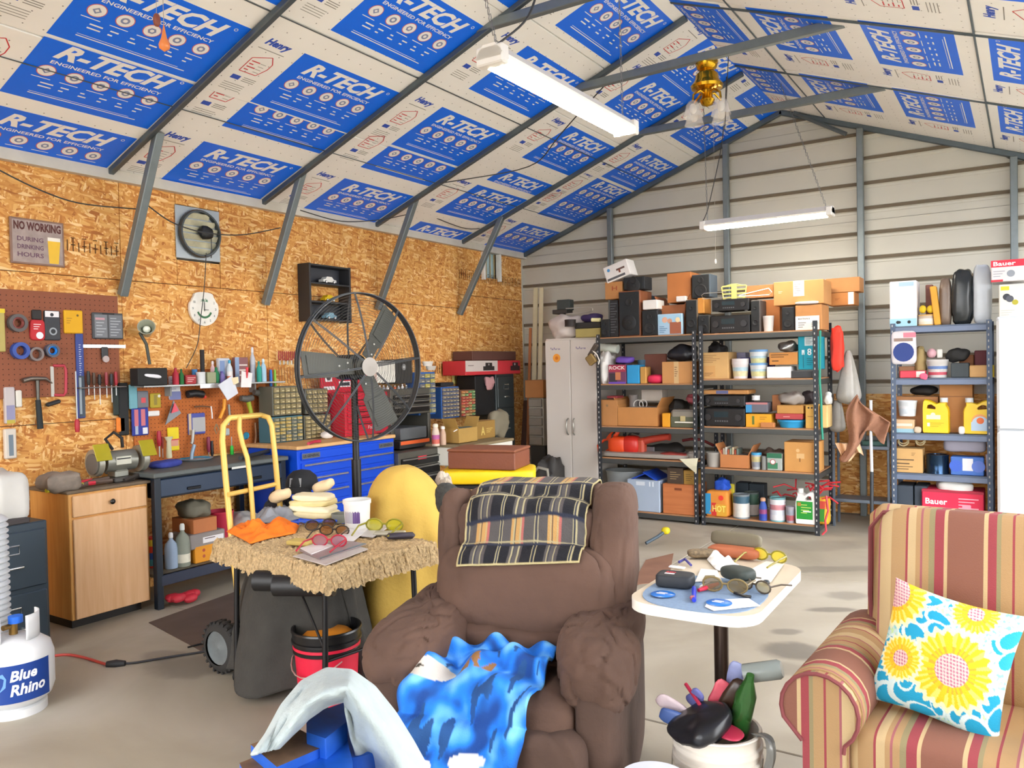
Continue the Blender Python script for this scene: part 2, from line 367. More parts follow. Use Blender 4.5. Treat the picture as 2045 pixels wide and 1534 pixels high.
b = B(); b.box((XL-.12, (YF+YB)/2, ZE/2), (.02, YB-YF, ZE), M('#b9b6a8', .6)); b.obj('outer_siding', wl)
b = B()                             # eave closure
b.box((XL+.02, (YF+YB)/2, ZE-.03), (.07, YB-YF, .07), M('#cfc9bc', .8)); b.obj('eave_filler', wl)
# printed grade stamps on the boards (dark bands of fine marks)
INK = M('#5a3a1c', .9, 0, .3, 40)
def stamp(y0, y1, z0, z1):
    b = B(); n = int((y1-y0)/.035)
    for i in range(n):
        y = y0 + (i+.5)*(y1-y0)/n; hgt = (z1-z0)*(.6+.4*random.random())
        b.box((XL+.002, y, z0+hgt/2), (.001, .006, hgt), INK)
        if i % 2: b.box((XL+.002, y, z0+hgt*.5), (.001, .03, .006), INK); b.box((XL+.002, y, z1-.01), (.001, .03, .005), INK)
    b.obj('grade_stamp', wl)
def pstamp(x0, y0, x1, y1): a = at(x0, y0, X=XL); c = at(x1, y1, X=XL); stamp(a.y, c.y, c.z, a.z)
pstamp(915, 535, 962, 562); pstamp(962, 545, 1041, 575); pstamp(880, 725, 928, 750); pstamp(128, 470, 238, 512); pstamp(862, 722, 880, 745); pstamp(0, 470, 12, 510)
# back wall: horizontally laid ribbed steel sheets, studs in front
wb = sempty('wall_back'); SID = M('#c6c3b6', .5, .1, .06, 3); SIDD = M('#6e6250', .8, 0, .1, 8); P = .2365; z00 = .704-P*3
def roofz(x): return min(ZE+.373*(x-XL), ZE+.373*(XR-x))
k = 0
while z00+P*4*k < ZR:
    za, zb = z00+P*4*k, z00+P*4*(k+1)
    for (xa, xb) in ((XL, -2.66), (-2.66, -.11), (-.11, XR)):
        b = B(); prof = [(za, 0)]
        for i in range(4):
            z = za+P*(i+.5); prof += [(z-.055, 0), (z-.05, .004), (z-.03, .004), (z-.022, .022), (z+.010, .022), (z+.018, 0)]
        prof += [(zb-.003, 0)]
        vs = []; fs = []; n = 0
        for (z, d) in prof:
            if z < .0: z = 0.0
            l, r = max(xa+.002, XL+(z-ZE)/.373), min(xb-.002, XR-(z-ZE)/.373)
            if l > r: l = r = (l+r)/2
            vs += [(l, YB-d, z), (r, YB-d, z)]; n += 1
        fs = [(2*i, 2*i+1, 2*i+3, 2*i+2) for i in range(n-1)]
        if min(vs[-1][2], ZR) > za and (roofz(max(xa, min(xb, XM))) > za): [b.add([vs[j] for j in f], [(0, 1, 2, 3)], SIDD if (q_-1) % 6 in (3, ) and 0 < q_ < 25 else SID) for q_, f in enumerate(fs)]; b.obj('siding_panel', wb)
    k += 1
b = B(); b.prism([(XL, 0), (XR, 0), (XR, ZE+.1), (XM, ZR+.1), (XL, ZE+.1)], .02, M('#8f8d84', .7), Matrix(((1, 0, 0, 0), (0, 0, 1, YB+.04), (0, 1, 0, 0), (0, 0, 0, 1)))); b.obj('sheathing', wb)
b = B(); b.box((XL-.06, YB+.02, ZE/2+.05), (.14, .12, ZE+.1), SID); b.box((XR+.05, YB+.02, ZE/2+.05), (.12, .12, ZE+.1), SID); b.obj('corner_seal', wb)  # blocks added to stop light leaking in at the wall corners
for (px, py) in ((1218, 470), (1450, 400), (1718, 400), (2025, 400)):
    x = at(px, py, Y=8.24).x; b = B(); b.rbox((x, 8.25, roofz(x)/2-.03), (.058, .058, roofz(x)-.06), STEEL, .006); b.obj('steel_stud', wb)
b = B(); x = at(1712, 250, Y=8.24).x; p0 = at(1585, 225, Y=8.24); p1 = at(1690, 268, Y=8.24); b.tube([p0, p1], .022, STEEL_D, 6); b.obj('brace_rod', wb)
for (xa, xb) in ((-1.62, -.9), (-.9, .1), (.1, XR)):
    b = B(); b.rbox(((xa+xb)/2, YB-.035, .59), (xb-xa-.006, .012, 1.16), OSB, .002); b.obj('osb_panel', wb)
# right wall: wide opening added for daylight; front open to the drive
wr = sempty('wall_right')
for (y0, y1, z0, z1) in ((YF, 1.2, 0, ZE+.05), (8.0, YB, 0, ZE+.05), (1.2, 8.0, 2.8, ZE+.05)):
    b = B(); b.box((XR+.03, (y0+y1)/2, (z0+z1)/2), (.05, y1-y0, z1-z0), SID); b.obj('siding_panel', wr)
wf = sempty('wall_front')  # front wall out of view, placed to dim daylight on near things
for (x0, x1, z0, z1) in ((XL, -4.4, 0, ZE), (.3, XR, 0, ZE), (XL, XR, 2.6, ZE+.2)):
    b = B(); b.box(((x0+x1)/2, YF, (z0+z1)/2), (x1-x0, .04, z1-z0), SID); b.obj('siding_panel', wf)
# ceiling
ce = sempty('ceiling')
FOAM = M('#f6f4ee', .8, 0, .03, 5); BLUE = M('#0872ff', .45, 0, .05, 4); WHITE = M('#f4f2f0', .6, 0, 0); REDP = M('#d0303a', .6, 0, 0); DOT = M('#8c8880', .9, 0, 0); HBLUE = M('#3558c0', .6, 0, 0); ICON = M('#8a94b4', .6, 0, 0); REDL = M('#d06874', .6, 0, 0)
def SLP(s, Y, off=0):      # left slope, off = down into the room
    return Vector((XL+s*sc_+off*ss_, Y, ZE+s*ss_-off*sc_))
def SRP(s, Y, off=0): return Vector((XR-s*sc_-off*ss_, Y, ZE+s*ss_-off*sc_))
def TL(s, Y, off=.0): return frame(SLP(s, Y, off), (0, 1, 0), (sc_, 0, ss_))
def TR(s, Y, off=.0): return frame(SRP(s, Y, off), (0, -1, 0), (-sc_, 0, ss_))
PW, PH = .87, .545
def print_mesh(part):
    """the printed block of a foam board; part: (v0, v1) visible range as fractions of the height"""
    v0, v1 = part; b = B(); y0, y1 = PH*v0, PH*v1; rect(b, 0, y0, PW, y1, BLUE, .0006)
    z = .0014
    def ok(a, c): return PH*a >= y0-.001 and PH*c <= y1+.001
    if ok(.70, .93): text(b, 'R-TECH', .10, PH*.70, .76, PH*.93, WHITE, z, shear=.36, bold=.038); disc(b, .80, PH*.91, .012, WHITE, z, r_in=.008)
    elif v1 > .8 and v1 < 1: pass
    if ok(.615, .66): text(b, 'ENGINEERED FOR EFFICIENCY', .11, PH*.612, .75, PH*.662, WHITE, z, bold=.02)
    if ok(.40, .58):
        for i in range(5):
            x = .125+i*.15; disc(b, x, PH*.49, .049, REDL, z, n=24); disc(b, x, PH*.49, .044, WHITE, z+.0004, n=24); disc(b, x, PH*.49, .024, ICON, z+.0008, n=12 if i % 2 else 4+i, r_in=.012); rect(b, x-.05, PH*.365, x+.05, PH*.375, WHITE, z)
    if ok(.22, .32):
        for j, yy in enumerate((.29, .235)):
            for i in range(6): rect(b, .14+i*.11, PH*yy, .14+i*.11+(.07 if i == 0 else .025+.02*((i+j) % 2)), PH*(yy+.018), WHITE, z)
    if ok(.10, .13): rect(b, .12, PH*.10, .75, PH*.112, WHITE, z); rect(b, .12, PH*.13, .70, PH*.136, WHITE, z)
    return b.mesh('printed_label')
def side_mesh(kind):
    b = B(); z = .0008
    if kind != 'low':
        text(b, 'Henry', -.27, PH*.88, -.09, PH*1.02, HBLUE, z, shear=.3, bold=.05); rect(b, -.28, PH*.83, -.09, PH*.84, DOT, z)
    o = [(-.25, PH*.42), (-.13, PH*.42), (-.10, PH*.56), (-.10, PH*.66), (-.14, PH*.76), (-.25, PH*.66)]; w_ = .006
    for i in range(6):
        a = Vector(o[i]); c = Vector(o[(i+1) % 6]); d = (c-a).normalized(); nrm = Vector((-d.y, d.x))*w_/2
        b.add([(a.x-nrm.x, a.y-nrm.y, z), (c.x-nrm.x, c.y-nrm.y, z), (c.x+nrm.x, c.y+nrm.y, z), (a.x+nrm.x, a.y+nrm.y, z)], [(0, 1, 2, 3)], REDP)
    for i in range(4): rect(b, -.235, PH*(.46+i*.05), -.235+.03+.03*(i % 2), PH*(.475+i*.05), REDP, z); rect(b, -.17, PH*(.46+i*.05), -.13, PH*(.467+i*.05), DOT, z)
    rect(b, -.26, PH*.27, -.20, PH*.34, HBLUE, z)
    for i in range(3): rect(b, -.18, PH*(.27+i*.03), -.09, PH*(.28+i*.03), DOT, z)
    for i in range(4): rect(b, -.27, PH*(.08+i*.035), -.12, PH*(.088+i*.035), DOT, z)
    return b.mesh('printed_notes')
PM = {}; SM = side_mesh('full'); SM2 = side_mesh('low')
def put(me, name, T, parent):
    o = bpy.data.objects.new(name, me); COL.objects.link(o); o.parent = parent; o.matrix_world = T; return o
TH = .03
def board(T0, L_, H_, name='foam_board'):
    b = B(); b.rbox((L_/2, H_/2, -TH/2), (L_, H_, TH), FOAM, .003); o = b.obj(name, ce); o.matrix_world = T0
    # punched dots
    me = DOTS.get((round(L_, 2), round(H_, 2)))
    if not me:
        b = B(); nx, ny = int(L_/.1), int(H_/.1)
        for i in range(nx):
            for j in range(ny): b.add([((i+.5)*.1+dx*.0035, (j+.5)*.1+dy*.0035, .0003) for dx, dy in ((-1, -1), (1, -1), (1, 1), (-1, 1))], [(0, 1, 2, 3)], DOT)
        me = b.mesh('perforations'); DOTS[(round(L_, 2), round(H_, 2))] = me
    if me.vertices: p = bpy.data.objects.new('perforations', me); COL.objects.link(p); p.parent = o; p['kind'] = 'stuff'
    return o
DOTS = {}
def prints(brd, lst, Lb, s0):
    for (a, lo, hi) in lst:      # a = s of the block's bottom, lo..hi visible fraction
        key = (lo, hi)
        if key not in PM: PM[key] = print_mesh(key)
        u = Lb-.02-PW
        o = bpy.data.objects.new('printed_label', PM[key]); COL.objects.link(o); o.parent = brd; o.location = (u, a-s0, .0)
        if lo < .25:
            q = bpy.data.objects.new('printed_notes', SM if hi > .95 else SM2); COL.objects.link(q); q.parent = brd; q.location = (u, a-s0, 0)
YC = [YF, -.75, .5, 1.80, 3.08, 4.35, 5.67, 7.03, YB]
left_prints = {0: [], 1: [], 2: [(.3, 0, 1), (1.3, 0, 1), (2.2, 0, 1)],
  3: [(-.12, .2, 1), (.545, 0, .94), (1.08, 0, 1), (1.85, 0, 1), (2.6, 0, 1)],
  4: [(.02, 0, 1), (.765, 0, .6), (1.07, 0, 1), (1.85, 0, 1), (2.6, 0, 1)],
  5: [(.02, 0, 1), (.75, 0, .6), (1.10, 0, 1), (1.90, 0, 1), (2.68, 0, 1)],
  6: [(-.33, .68, 1), (.41, 0, 1), (.73, .6, 1), (1.47, 0, 1), (2.26, 0, 1), (2.80, 0, 1)],
  7: [(.05, 0, 1), (.80, 0, .6), (1.06, 0, 1), (1.62, 0, 1), (2.42, 0, 1), (3.1, 0, .4)]}
SEAM = {3: [0, 1.045, 1.80, 2.55, SR], 4: [0, 1.055, 1.80, 2.55, SR], 5: [0, 1.06, 1.80, 2.62, SR], 6: [0, 1.06, 2.07, SR], 7: [0, 1.055, 1.58, 2.35, SR]}
def build_side(Tf, prn, yc, seams, rev=False):
    for i in range(len(yc)-1):
        y0, y1 = yc[i], yc[i+1]; L_ = y1-y0-.02; sm = seams.get(i, [0, 1.2, 2.4, SR])
        for j in range(len(sm)-1):
            s0, s1 = sm[j], sm[j+1]; T0 = Tf(s0+.003, (y1-.01) if rev else (y0+.01), .012 if (i+j) % 2 else .008)
            bd = board(T0, L_, s1-s0-.006)
            pl = [(a, lo, hi) for (a, lo, hi) in prn.get(i, []) if s0-.02 <= a+PH*lo and a+PH*(lo+hi)/2 < s1]
            prints(bd, pl, L_, s0)
build_side(TL, left_prints, YC, SEAM)
YRr = [YF, -.7, .9, 2.35, 3.85, 5.27, 6.72, 8.31]
rp = {i: [(.02, 0, 1), (.74, 0, 1), (1.47, 0, 1), (2.20, 0, 1), (2.93, 0, .7)] for i in range(7)}
build_side(TR, rp, YRr, {i: [0, 1.36, 2.86, SR] for i in range(7)}, True)
for sgn, f in ((0, SLP), (1, SRP)):
    b = B(); a = f(-.25, YF-.05, -.1); c = f(SR+.02, YF-.05, -.1); b.add([a, c, (c.x, YB+.1, c.z), (a.x, YB+.1, a.z)], [(0, 1, 2, 3)], M('#9a9a94', .5)); b.obj('roof_sheet', ce, solid=.02)  # roof out of view, put in to block light above the boards
def beam(p0, p1, w_, h_, m, name, parent=ce):
    p0 = Vector(p0); p1 = Vector(p1); d = p1-p0; T = frame(p0, d, (0, 0, 1) if abs(d.normalized().z) < .9 else (1, 0, 0)); b = B()
    b.rbox((0, 0, 0), (d.length, h_, w_), m, .005); o = b.obj(name, parent); o.matrix_world = T @ Matrix.Translation((d.length/2, 0, 0)); return o
for i, y in enumerate(YC[:-1]):
    if i == 0: continue
    
    beam(SLP(-.02, y, .03), SLP(SR, y-.03, .03), .04, .04, STEEL_D, 'rafter')
for y in YRr[1:-1]: beam(SRP(-.02, y, .014), SRP(SR, y+.1, .014), .022, .014, STEEL_D, 'rafter')
for f in (SLP, SRP): beam(f(0, YB-.04, .035), f(SR, YB-.04, .035), .045, .05, STEEL_D, 'rafter')
for s in (.82, 1.80): beam(SLP(s, YF, .014), SLP(s, YB, .014), .012, .004, STEEL_D, 'seam_strip')
for s in (1.36, 2.86): beam(SRP(s, YF, .014), SRP(s, YB, .014), .012, .004, STEEL_D, 'seam_strip')
# collar ties and knee braces
for (a, c, Y0, Y1) in (((929, 65), None, 4.33, 4.33), ((1134, 181), (1732, 33), 5.64, 5.45), ((1278, 265), (1773, 171), 7.0, 6.85)):
    p = at(*a, Y=Y0); q = at(*c, Y=Y1) if c else Vector((XM*2-p.x, Y1, p.z))
    beam(p, q, .05, .06, STEEL, 'collar_tie')
for (bx, by, tx, ty, Y_) in ((245, 590, 318, 262, 3.12), (530, 608, 605, 338, 4.38), (755, 618, 830, 395, 5.70), (918, 628, 1003, 432, 7.02)):
    p = at(bx, by, X=-5.17); q = at(tx, ty, Y=Y_); beam(p, q, .055, .055, STEEL, 'knee_brace')
beam((XL+.03, 3.15, 0), (XL+.03, 3.15, .01), .05, .05, STEEL, 'base_clip')
# ================================================================== DRAPING
from mathutils.bvhtree import BVHTree
def bvh(*bs):
    v = []; f = []
    for b in bs: o = len(v); v += [Vector(x) for x in b.v]; f += [[i+o for i in q] for q in b.f]
    return BVHTree.FromPolygons(v, f)
def drape(tree, axis, u0, u1, ctr, a0, a1, m, nu=40, nv=40, off=.012, rmax=2.0, col=None, wr=.008, wsc=9, edge=None, seed=0, fall=None):
    """cloth wrapped over a body: rays shot at the line through ctr along axis ('X' or 'Y') from angle a0 to a1 (0 = straight up);
    fall(u, v) optionally gives a (radius) for where the cloth hangs free"""
    b = B()
    def fn(u, v):
        uu = u0 + (u1-u0)*u; an = a0 + (a1-a0)*v
        if edge: du, da = edge(u, v); uu += du; an += da
        d = Vector((0, -math.sin(an), math.cos(an))) if axis == 'X' else Vector((-math.sin(an), 0, math.cos(an)))
        c = Vector((uu, ctr[0], ctr[1])) if axis == 'X' else Vector((ctr[0], uu, ctr[1]))
        h = tree.ray_cast(c + d*rmax, -d, rmax)
        r = (h[0]-c).length if h[0] is not None else 0
        if fall: r = fall(uu, an, r, h[0] is not None)
        r += off + wr*noise.noise(Vector((uu*wsc+seed, an*wsc*.35, seed)))
        return c + d*r
    b.grid(fn, nu, nv, m, col); return b
def smooth_grid(b, nu, nv, it=2):
    for _ in range(it):
        n = [Vector(x) for x in b.v]
        for j in range(1, nv):
            for i in range(1, nu):
                k = j*(nu+1)+i; n[k] = (Vector(b.v[k])*2 + Vector(b.v[k-1]) + Vector(b.v[k+1]) + Vector(b.v[k-nu-1]) + Vector(b.v[k+nu+1]))/6
        b.v = [tuple(x) for x in n]
    return b
LC = {}
def C_(h):
    if h not in LC: LC[h] = lin(h)
    return LC[h]
# ================================================================== BROWN RECLINER
SUEDE = M('#5e463a', .95, 0, .42, 3.2, .35, 30); SUEDE2 = M('#503c32', .95, 0, .42, 3.2, .35, 30)
rc = thing('recliner', 'big brown microfibre recliner with puffy arms in the foreground, plaid throw over its back', 'armchair', (-1.57, 2.44, 0), R(17))
def tilt(p, z0=.5, k=.20): return (p[0], p[1] + max(0, p[2]-z0)*k, p[2])
def wrinkle(seed, a=.012, s=5):
    def f(p): q = Vector((p[0]*s+seed, p[1]*s*.8, p[2]*s)); return (p[0], p[1], p[2] + a*noise.noise(q) + a*.5*noise.noise(q*2.7))
    return f
bb = B()
bb.sq((.035, .20, .66), (.68, .26, .76), SUEDE, .35, .5, 40, fn=lambda p: (p[0]*(1-.10*max(0, -p[2])), p[1]+p[2]*.20, p[2]))
bb.sq((.025, .085, .672), (.70, .32, .36), SUEDE, .6, .55, 90, rot=(R(-10), 0, 0), amp=.018, nsc=5, seed=3, cr=.012, csc=6)
bb.sq((.0, .155, .875), (.57, .28, .25), SUEDE, .6, .6, 80, rot=(R(-10), 0, 0), amp=.018, nsc=6, seed=8, cr=.012, csc=7)
bb.sq((.325, .165, .75), (.17, .32, .62), SUEDE, .5, .7, 80, rot=(R(-11), R(2), 0), amp=.012, nsc=6, seed=1, cr=.012, csc=7)
bb.sq((-.275, .165, .73), (.13, .31, .58), SUEDE, .5, .7, 80, rot=(R(-11), R(-3), 0), amp=.012, nsc=6, seed=2, cr=.010, csc=7)
bb.obj('backrest', rc)
sb = B(); sb.sq((0, -.12, .37), (.60, .66, .22), SUEDE, .4, .3, 60, amp=.015, nsc=5, seed=5, cr=.006, csc=6)
sb.sq((0, .0, .47), (.58, .24, .22), SUEDE, .5, .5, 60, amp=.015, nsc=7, seed=9, cr=.010, csc=7)
sb.obj('seat', rc)
fb = B(); fb.sq((0, -.42, .22), (.66, .16, .34), SUEDE2, .35, .35, 60, amp=.012, nsc=6, seed=4, cr=.01, csc=5); fb.obj('footrest', rc)
bs = B(); bs.rbox((0, 0, .14), (.72, .72, .22), SUEDE2, .03); bs.rbox((0, 0, .03), (.6, .6, .06), M('#1c1816', .7), .01); bs.obj('base', rc)
for sx, sd in ((-1, 11), (1, 17)):
    ab = B(); ab.sq((sx*.345, -.02, .27), (.15, .80, .50), SUEDE2, .3, .35, 50, amp=.008, nsc=5, seed=sd, cr=.006, csc=4)
    ab.sq((sx*.315, -.06, .53), (.28, .72, .25), SUEDE, .62, .62, 110, rot=(R(3), 0, sx*R(4)), amp=.024, nsc=6, seed=sd+3, cr=.013, csc=8)
    for q in range(7):      # puckered seams gathered at the front of the arm pad
        a = -1.2+q*.4; pts = [Vector((sx*.37+math.sin(a)*r_*1.0, -.40+.035*(1-math.cos(a))+ .10*(r_/.11)**2*.5, .50+math.cos(a)*r_)) for r_ in (.02, .05, .08, .10)]
    ab.obj('armrest', rc)
tree_r = bvh(bb, sb, ab)
# plaid throw over the backrest
def plaid(u, v):
    fx = (u/.297+.25) % 1; A = fx < .63; Bq = .36 < v < .66 or v > .83
    c = C_('#15151c') if A and Bq else (C_('#504c4b') if A or Bq else C_('#b48c54'))
    if not A and fx > .93: c = C_('#a8605a') if not Bq else C_('#4a4444')
    for s0, w_, k in ((.30, .018, 1), (.38, .018, 1), (.72, .018, 1), (.76, .02, 0), (.90, .015, 1), (.34, .02, 0)):
        if abs(fx-s0) < w_*.8: c = C_('#a69c78') if k else C_('#262a3a')
    for s0, w_, k in ((.34, .008, 1), (.365, .009, 0), (.50, .008, 1), (.53, .008, 1), (.515, .007, 0), (.665, .008, 0), (.81, .008, 1), (.83, .009, 0)):
        if abs(v-s0) < w_: c = C_('#a69c78') if k else C_('#262a3a')
    if v > .985 or u < .008 or u > .992: c = C_('#b8aa7c')
    return c
pl = drape(tree_r, 'X', -.205, .25, (.19, .68), R(-38), R(69), MV('plaid_wool', .95, .4), 150, 110, .012, 1.2, plaid, .012, 7,
           edge=lambda u, v: (-.012*v*v + .0*u, R(10)*(1-u)*v*0 + R(6)*math.sin(u*3.1)*0 - R(7)*u*v), seed=2)
smooth_grid(pl, 150, 110, 5)
o = pl.obj('plaid_throw', None, (-1.57, 2.44, 0), R(17), 'black, grey and tan plaid wool throw hung over the back of the brown recliner', 'blanket', solid=.006)
# blue printed fleece on the seat
def fleece(u, v):
    q = Vector((u*6, v*6, 3)); n1 = noise.noise(q*1.0 + Vector((0, 0, noise.noise(q*.7)*2))); n2 = noise.noise(q*3.1)
    c = Vector(C_('#1a7ae0')[:3]); d = Vector(C_('#0d3f86')[:3]); l = Vector(C_('#7cc4f4')[:3]); k = Vector(C_('#1a3350')[:3])
    t = n1*1.6 + n2*.5
    r = c.lerp(l, min(1, max(0, t))) if t > 0 else c.lerp(d, min(1, -t*1.2))
    if .25 < u < .95 and .2 < v < .8:
        w_ = noise.noise(Vector((u*16, v*5, 1)));
        if w_ > .28: r = k.lerp(c, .2)
    if v > .86: r = Vector(C_('#1b62cc')[:3])
    hx, hy = (u-.27)/.15, (v-.40)/.07       # pale bird's head
    if hx*hx+hy*hy < 1: r = Vector(C_('#cfc9c0')[:3])
    if ((u-.12)/.02)**2+((v-.42)/.02)**2 < 1: r = Vector(C_('#d9a08a')[:3])
    if ((u-.19)/.03)**2+((v-.40)/.010)**2 < 1: r = Vector(C_('#40382e')[:3])
    if .40 < u < .66 and .28 < v < .37 and n2 > -.2: r = Vector(C_('#8a6238')[:3])
    if ((u-.42)/.07)**2+((v-.84)/.03)**2 < 1 or ((u-.70)/.10)**2+((v-.79)/.03)**2 < 1: r = Vector(C_('#d8dcdc')[:3])
    return (r.x, r.y, r.z, 1)
bl = drape(bvh(sb, fb), 'X', -.31, .18, (-.14, .22), R(0), R(97), MV('printed_fleece', .9, .3), 110, 110, .048, 1.2, fleece, .075, 11,
           edge=lambda u, v: (-.10*v*v*(1-.3*u), 0), seed=5)
smooth_grid(bl, 110, 110, 2)
bl.obj('fleece_blanket', None, (-1.57, 2.44, 0), R(17), 'bright blue fleece blanket printed with an eagle, bunched on the recliner seat', 'blanket', solid=.01)
# ================================================================== STRIPED ARMCHAIR
TAN, RED_, BRN, CRM, GRN = '#a08058', '#8c3a40', '#7c5040', '#b49c74', '#857a58'
ST = [(0, TAN), (.10, RED_), (.115, CRM), (.17, TAN), (.20, '#94565a'), (.215, TAN), (.26, GRN), (.30, RED_), (.36, CRM), (.385, BRN), (.62, CRM), (.645, RED_), (.70, GRN), (.73, TAN), (.80, RED_), (.815, TAN), (.90, '#94565a'), (.915, CRM)]
SX = stripe_mat('striped_twill_x', 'X', .42, ST, .62); SY = stripe_mat('striped_twill_y', 'Y', .42, ST, .05); PIPE = M('#7a3c3e', .8)
ac = thing('striped_armchair', 'red, cream and tan striped rolled-arm chair at the right edge', 'armchair', (-.13, 2.74, 0), R(-4))
b = B(); b.rbox((0, .235, .66), (.72, .16, .68), SX, .04, rot=(R(-8), 0, 0), smooth=False)
b.sq((0, .155, .72), (.62, .18, .58), SX, .25, .25, 40, rot=(R(-8), 0, 0)); b.obj('backrest', ac, bev=.006)
b = B()
for x in (-.315, ): pass
pts = [(-.335, .19, .42), (-.345, .17, .70), (-.34, .165, .93), (-.30, .165, .985), (0, .16, 1.005), (.30, .165, .985), (.34, .165, .93), (.345, .17, .70)]
b.tube(pts, .008, PIPE, 6); b.obj('piping', ac)
b = B(); b.sq((0, -.07, .38), (.60, .60, .17), SX, .3, .2, 40); b.obj('seat_cushion', ac)
b = B(); b.rbox((0, -.06, .2), (.60, .56, .26), SX, .03); b.obj('base', ac)
for sx in (-1, 1):
    b = B(); n = 26; prof = [(-.06, .10), (-.06, .40)] + [(-.012+.108*math.cos(R(200)-R(250)*i/14), .495+.108*math.sin(R(200)-R(250)*i/14)) for i in range(15)] + [(.055, .39), (.055, .10)]
    prof = [(-x if sx > 0 else x, z) for x, z in prof]
    def armfn(u, v, prof=prof):
        t = u*(len(prof)-1); i = min(int(t), len(prof)-2); f = t-i; x = prof[i][0]*(1-f)+prof[i+1][0]*f; z = prof[i][1]*(1-f)+prof[i+1][1]*f
        y = -.36 + .60*v; return (sx*.345+(x+.0 if sx < 0 else x), y, z + (.02*v if z > .4 else 0))
    b.grid(armfn, 48, 8, SY); b.obj('armrest', ac, solid=.01)
    b = B(); T = Matrix(((1, 0, 0, sx*.345), (0, 0, -1, -.36), (0, 1, 0, 0), (0, 0, 0, 1))); b.prism(prof, .03, SX, T)
    b.tube([(sx*.345+x, -.393, z) for x, z in prof[1:-1]], .006, PIPE, 6); b.obj('arm_front', ac)
for sx in (-1, 1):
    for y in (-.3, .25):
        b = B(); b.cyl((sx*.28, y, .08), (sx*.28, y, 0), .028, M('#4a2c1c', .4), 12, .018); b.obj('leg', ac)
# floral cushion
def flower(u, v):
    x, y = u, 1-v; q = Vector((x*9, y*9, 0)); bgc = '#b4ccc8' if noise.noise(Vector((x*38, y*38, 1))) > -.05 else ('#7cb8bc' if noise.noise(Vector((x*30, y*30, 7))) > 0 else '#b8d49a')
    c = bgc
    for (lx, ly, ang, ln, wd) in LEAVES:
        ln *= 1.3; wd *= 1.35
        dx, dy = x-lx, y-ly; a = dx*math.cos(ang)+dy*math.sin(ang); t = -dx*math.sin(ang)+dy*math.cos(ang)
        e = (a/ln)**2 + (t/(wd*(1.25-.5*a/ln)))**2
        if e < 1: c = '#1592b8' if e < .78 else '#c8d8d4'
        elif e < 1.35: c = '#c4d6d2'
    for (fx, fy, r, ri, a0) in ((.60, .44, .30, .125, 0), (.02, .90, .27, .13, 0), (.66, .93, .17, .06, 0), (.20, .40, .17, .065, 0)):
        dx, dy = x-fx, y-fy; d = math.hypot(dx, dy); a = math.atan2(dy, dx); rr = r*(1+.06*math.sin(a*24))
        if d < rr: 
            s_ = math.sin(a*24 + 2*math.sin(a*5)); c = '#dcb414' if s_ > -.35 else ('#e4cc60' if d > r*.6 else '#e89a28')
            if d > rr*.93: c = '#e4dca8'
        elif d < rr*1.08: c = '#d8d4b0'
        if d < ri: c = '#dfb6ae' if math.sin(x*260+y*60)+math.sin(y*240) > -.3 else '#a8607a'
    if (x-0)**2 + 0 < 0: pass
    return C_(c)
LEAVES = [(.22, .72, .9, .07, .035), (.30, .80, 1.2, .08, .035), (.18, .62, 2.4, .07, .04), (.33, .93, .2, .07, .03), (.42, .80, -.2, .08, .03), (.28, .62, -.3, .09, .04), (.52, .95, .5, .06, .025), (.45, .70, -.1, .08, .035),
          (.88, .72, 2.6, .06, .03), (.95, .80, 1.0, .08, .035), (.97, .64, 1.2, .07, .03), (.05, .45, 1.3, .08, .035), (.04, .28, 1.8, .08, .03), (.12, .18, 2.6, .09, .045), (.22, .28, 1.4, .08, .035), (.05, .08, .4, .09, .045), (.20, .07, -.2, .11, .05),
          (.36, .14, -.25, .14, .06), (.30, .24, 1.0, .06, .03), (.93, .30, 1.1, .07, .04), (.72, .12, .8, .07, .035), (.82, .18, 1.5, .06, .03), (.88, .05, -.4, .11, .045), (.97, .20, 1.4, .08, .03), (.45, .04, .1, .09, .03), (.55, .10, 2.4, .05, .02)]
def cushion(sgn):
    def f(u, v):
        x, y = (u-.5), (v-.5); k = max(0, (1-(2*x)**2))**.45*max(0, (1-(2*y)**2))**.45
        pin = 1-.10*(1-(2*abs(y))**2)*0; s_ = .35*(1-.09*(1-(2*abs(v-.5))**2)*1*(abs(2*x))); t_ = .37*(1-.09*(1-(2*abs(u-.5))**2)*abs(2*y))
        return (x*s_, -y*t_*1, sgn*.075*k)
    return f
b = B(); b.grid(cushion(1), 150, 150, MV('floral_print', .85, .2, 300), flower); fr = b
b2 = B(); b2.grid(cushion(-1), 30, 30, M('#e8cf60', .9))
o = bpy.data.objects.new('throw_pillow', fr.mesh('throw_pillow')); fin(o, None, None, 0, 'square cushion printed with yellow sunflowers and teal leaves on the striped armchair', 'pillow')
bk = b2.obj('back_cover', o)
_c = at(1888, 1322, Y=2.63); o.matrix_world = Matrix.Translation((_c.x, 2.60, .63)) @ Euler((0, 0, R(-4))).to_matrix().to_4x4() @ Euler((R(72), 0, 0)).to_matrix().to_4x4() @ Euler((0, 0, R(-10))).to_matrix().to_4x4()
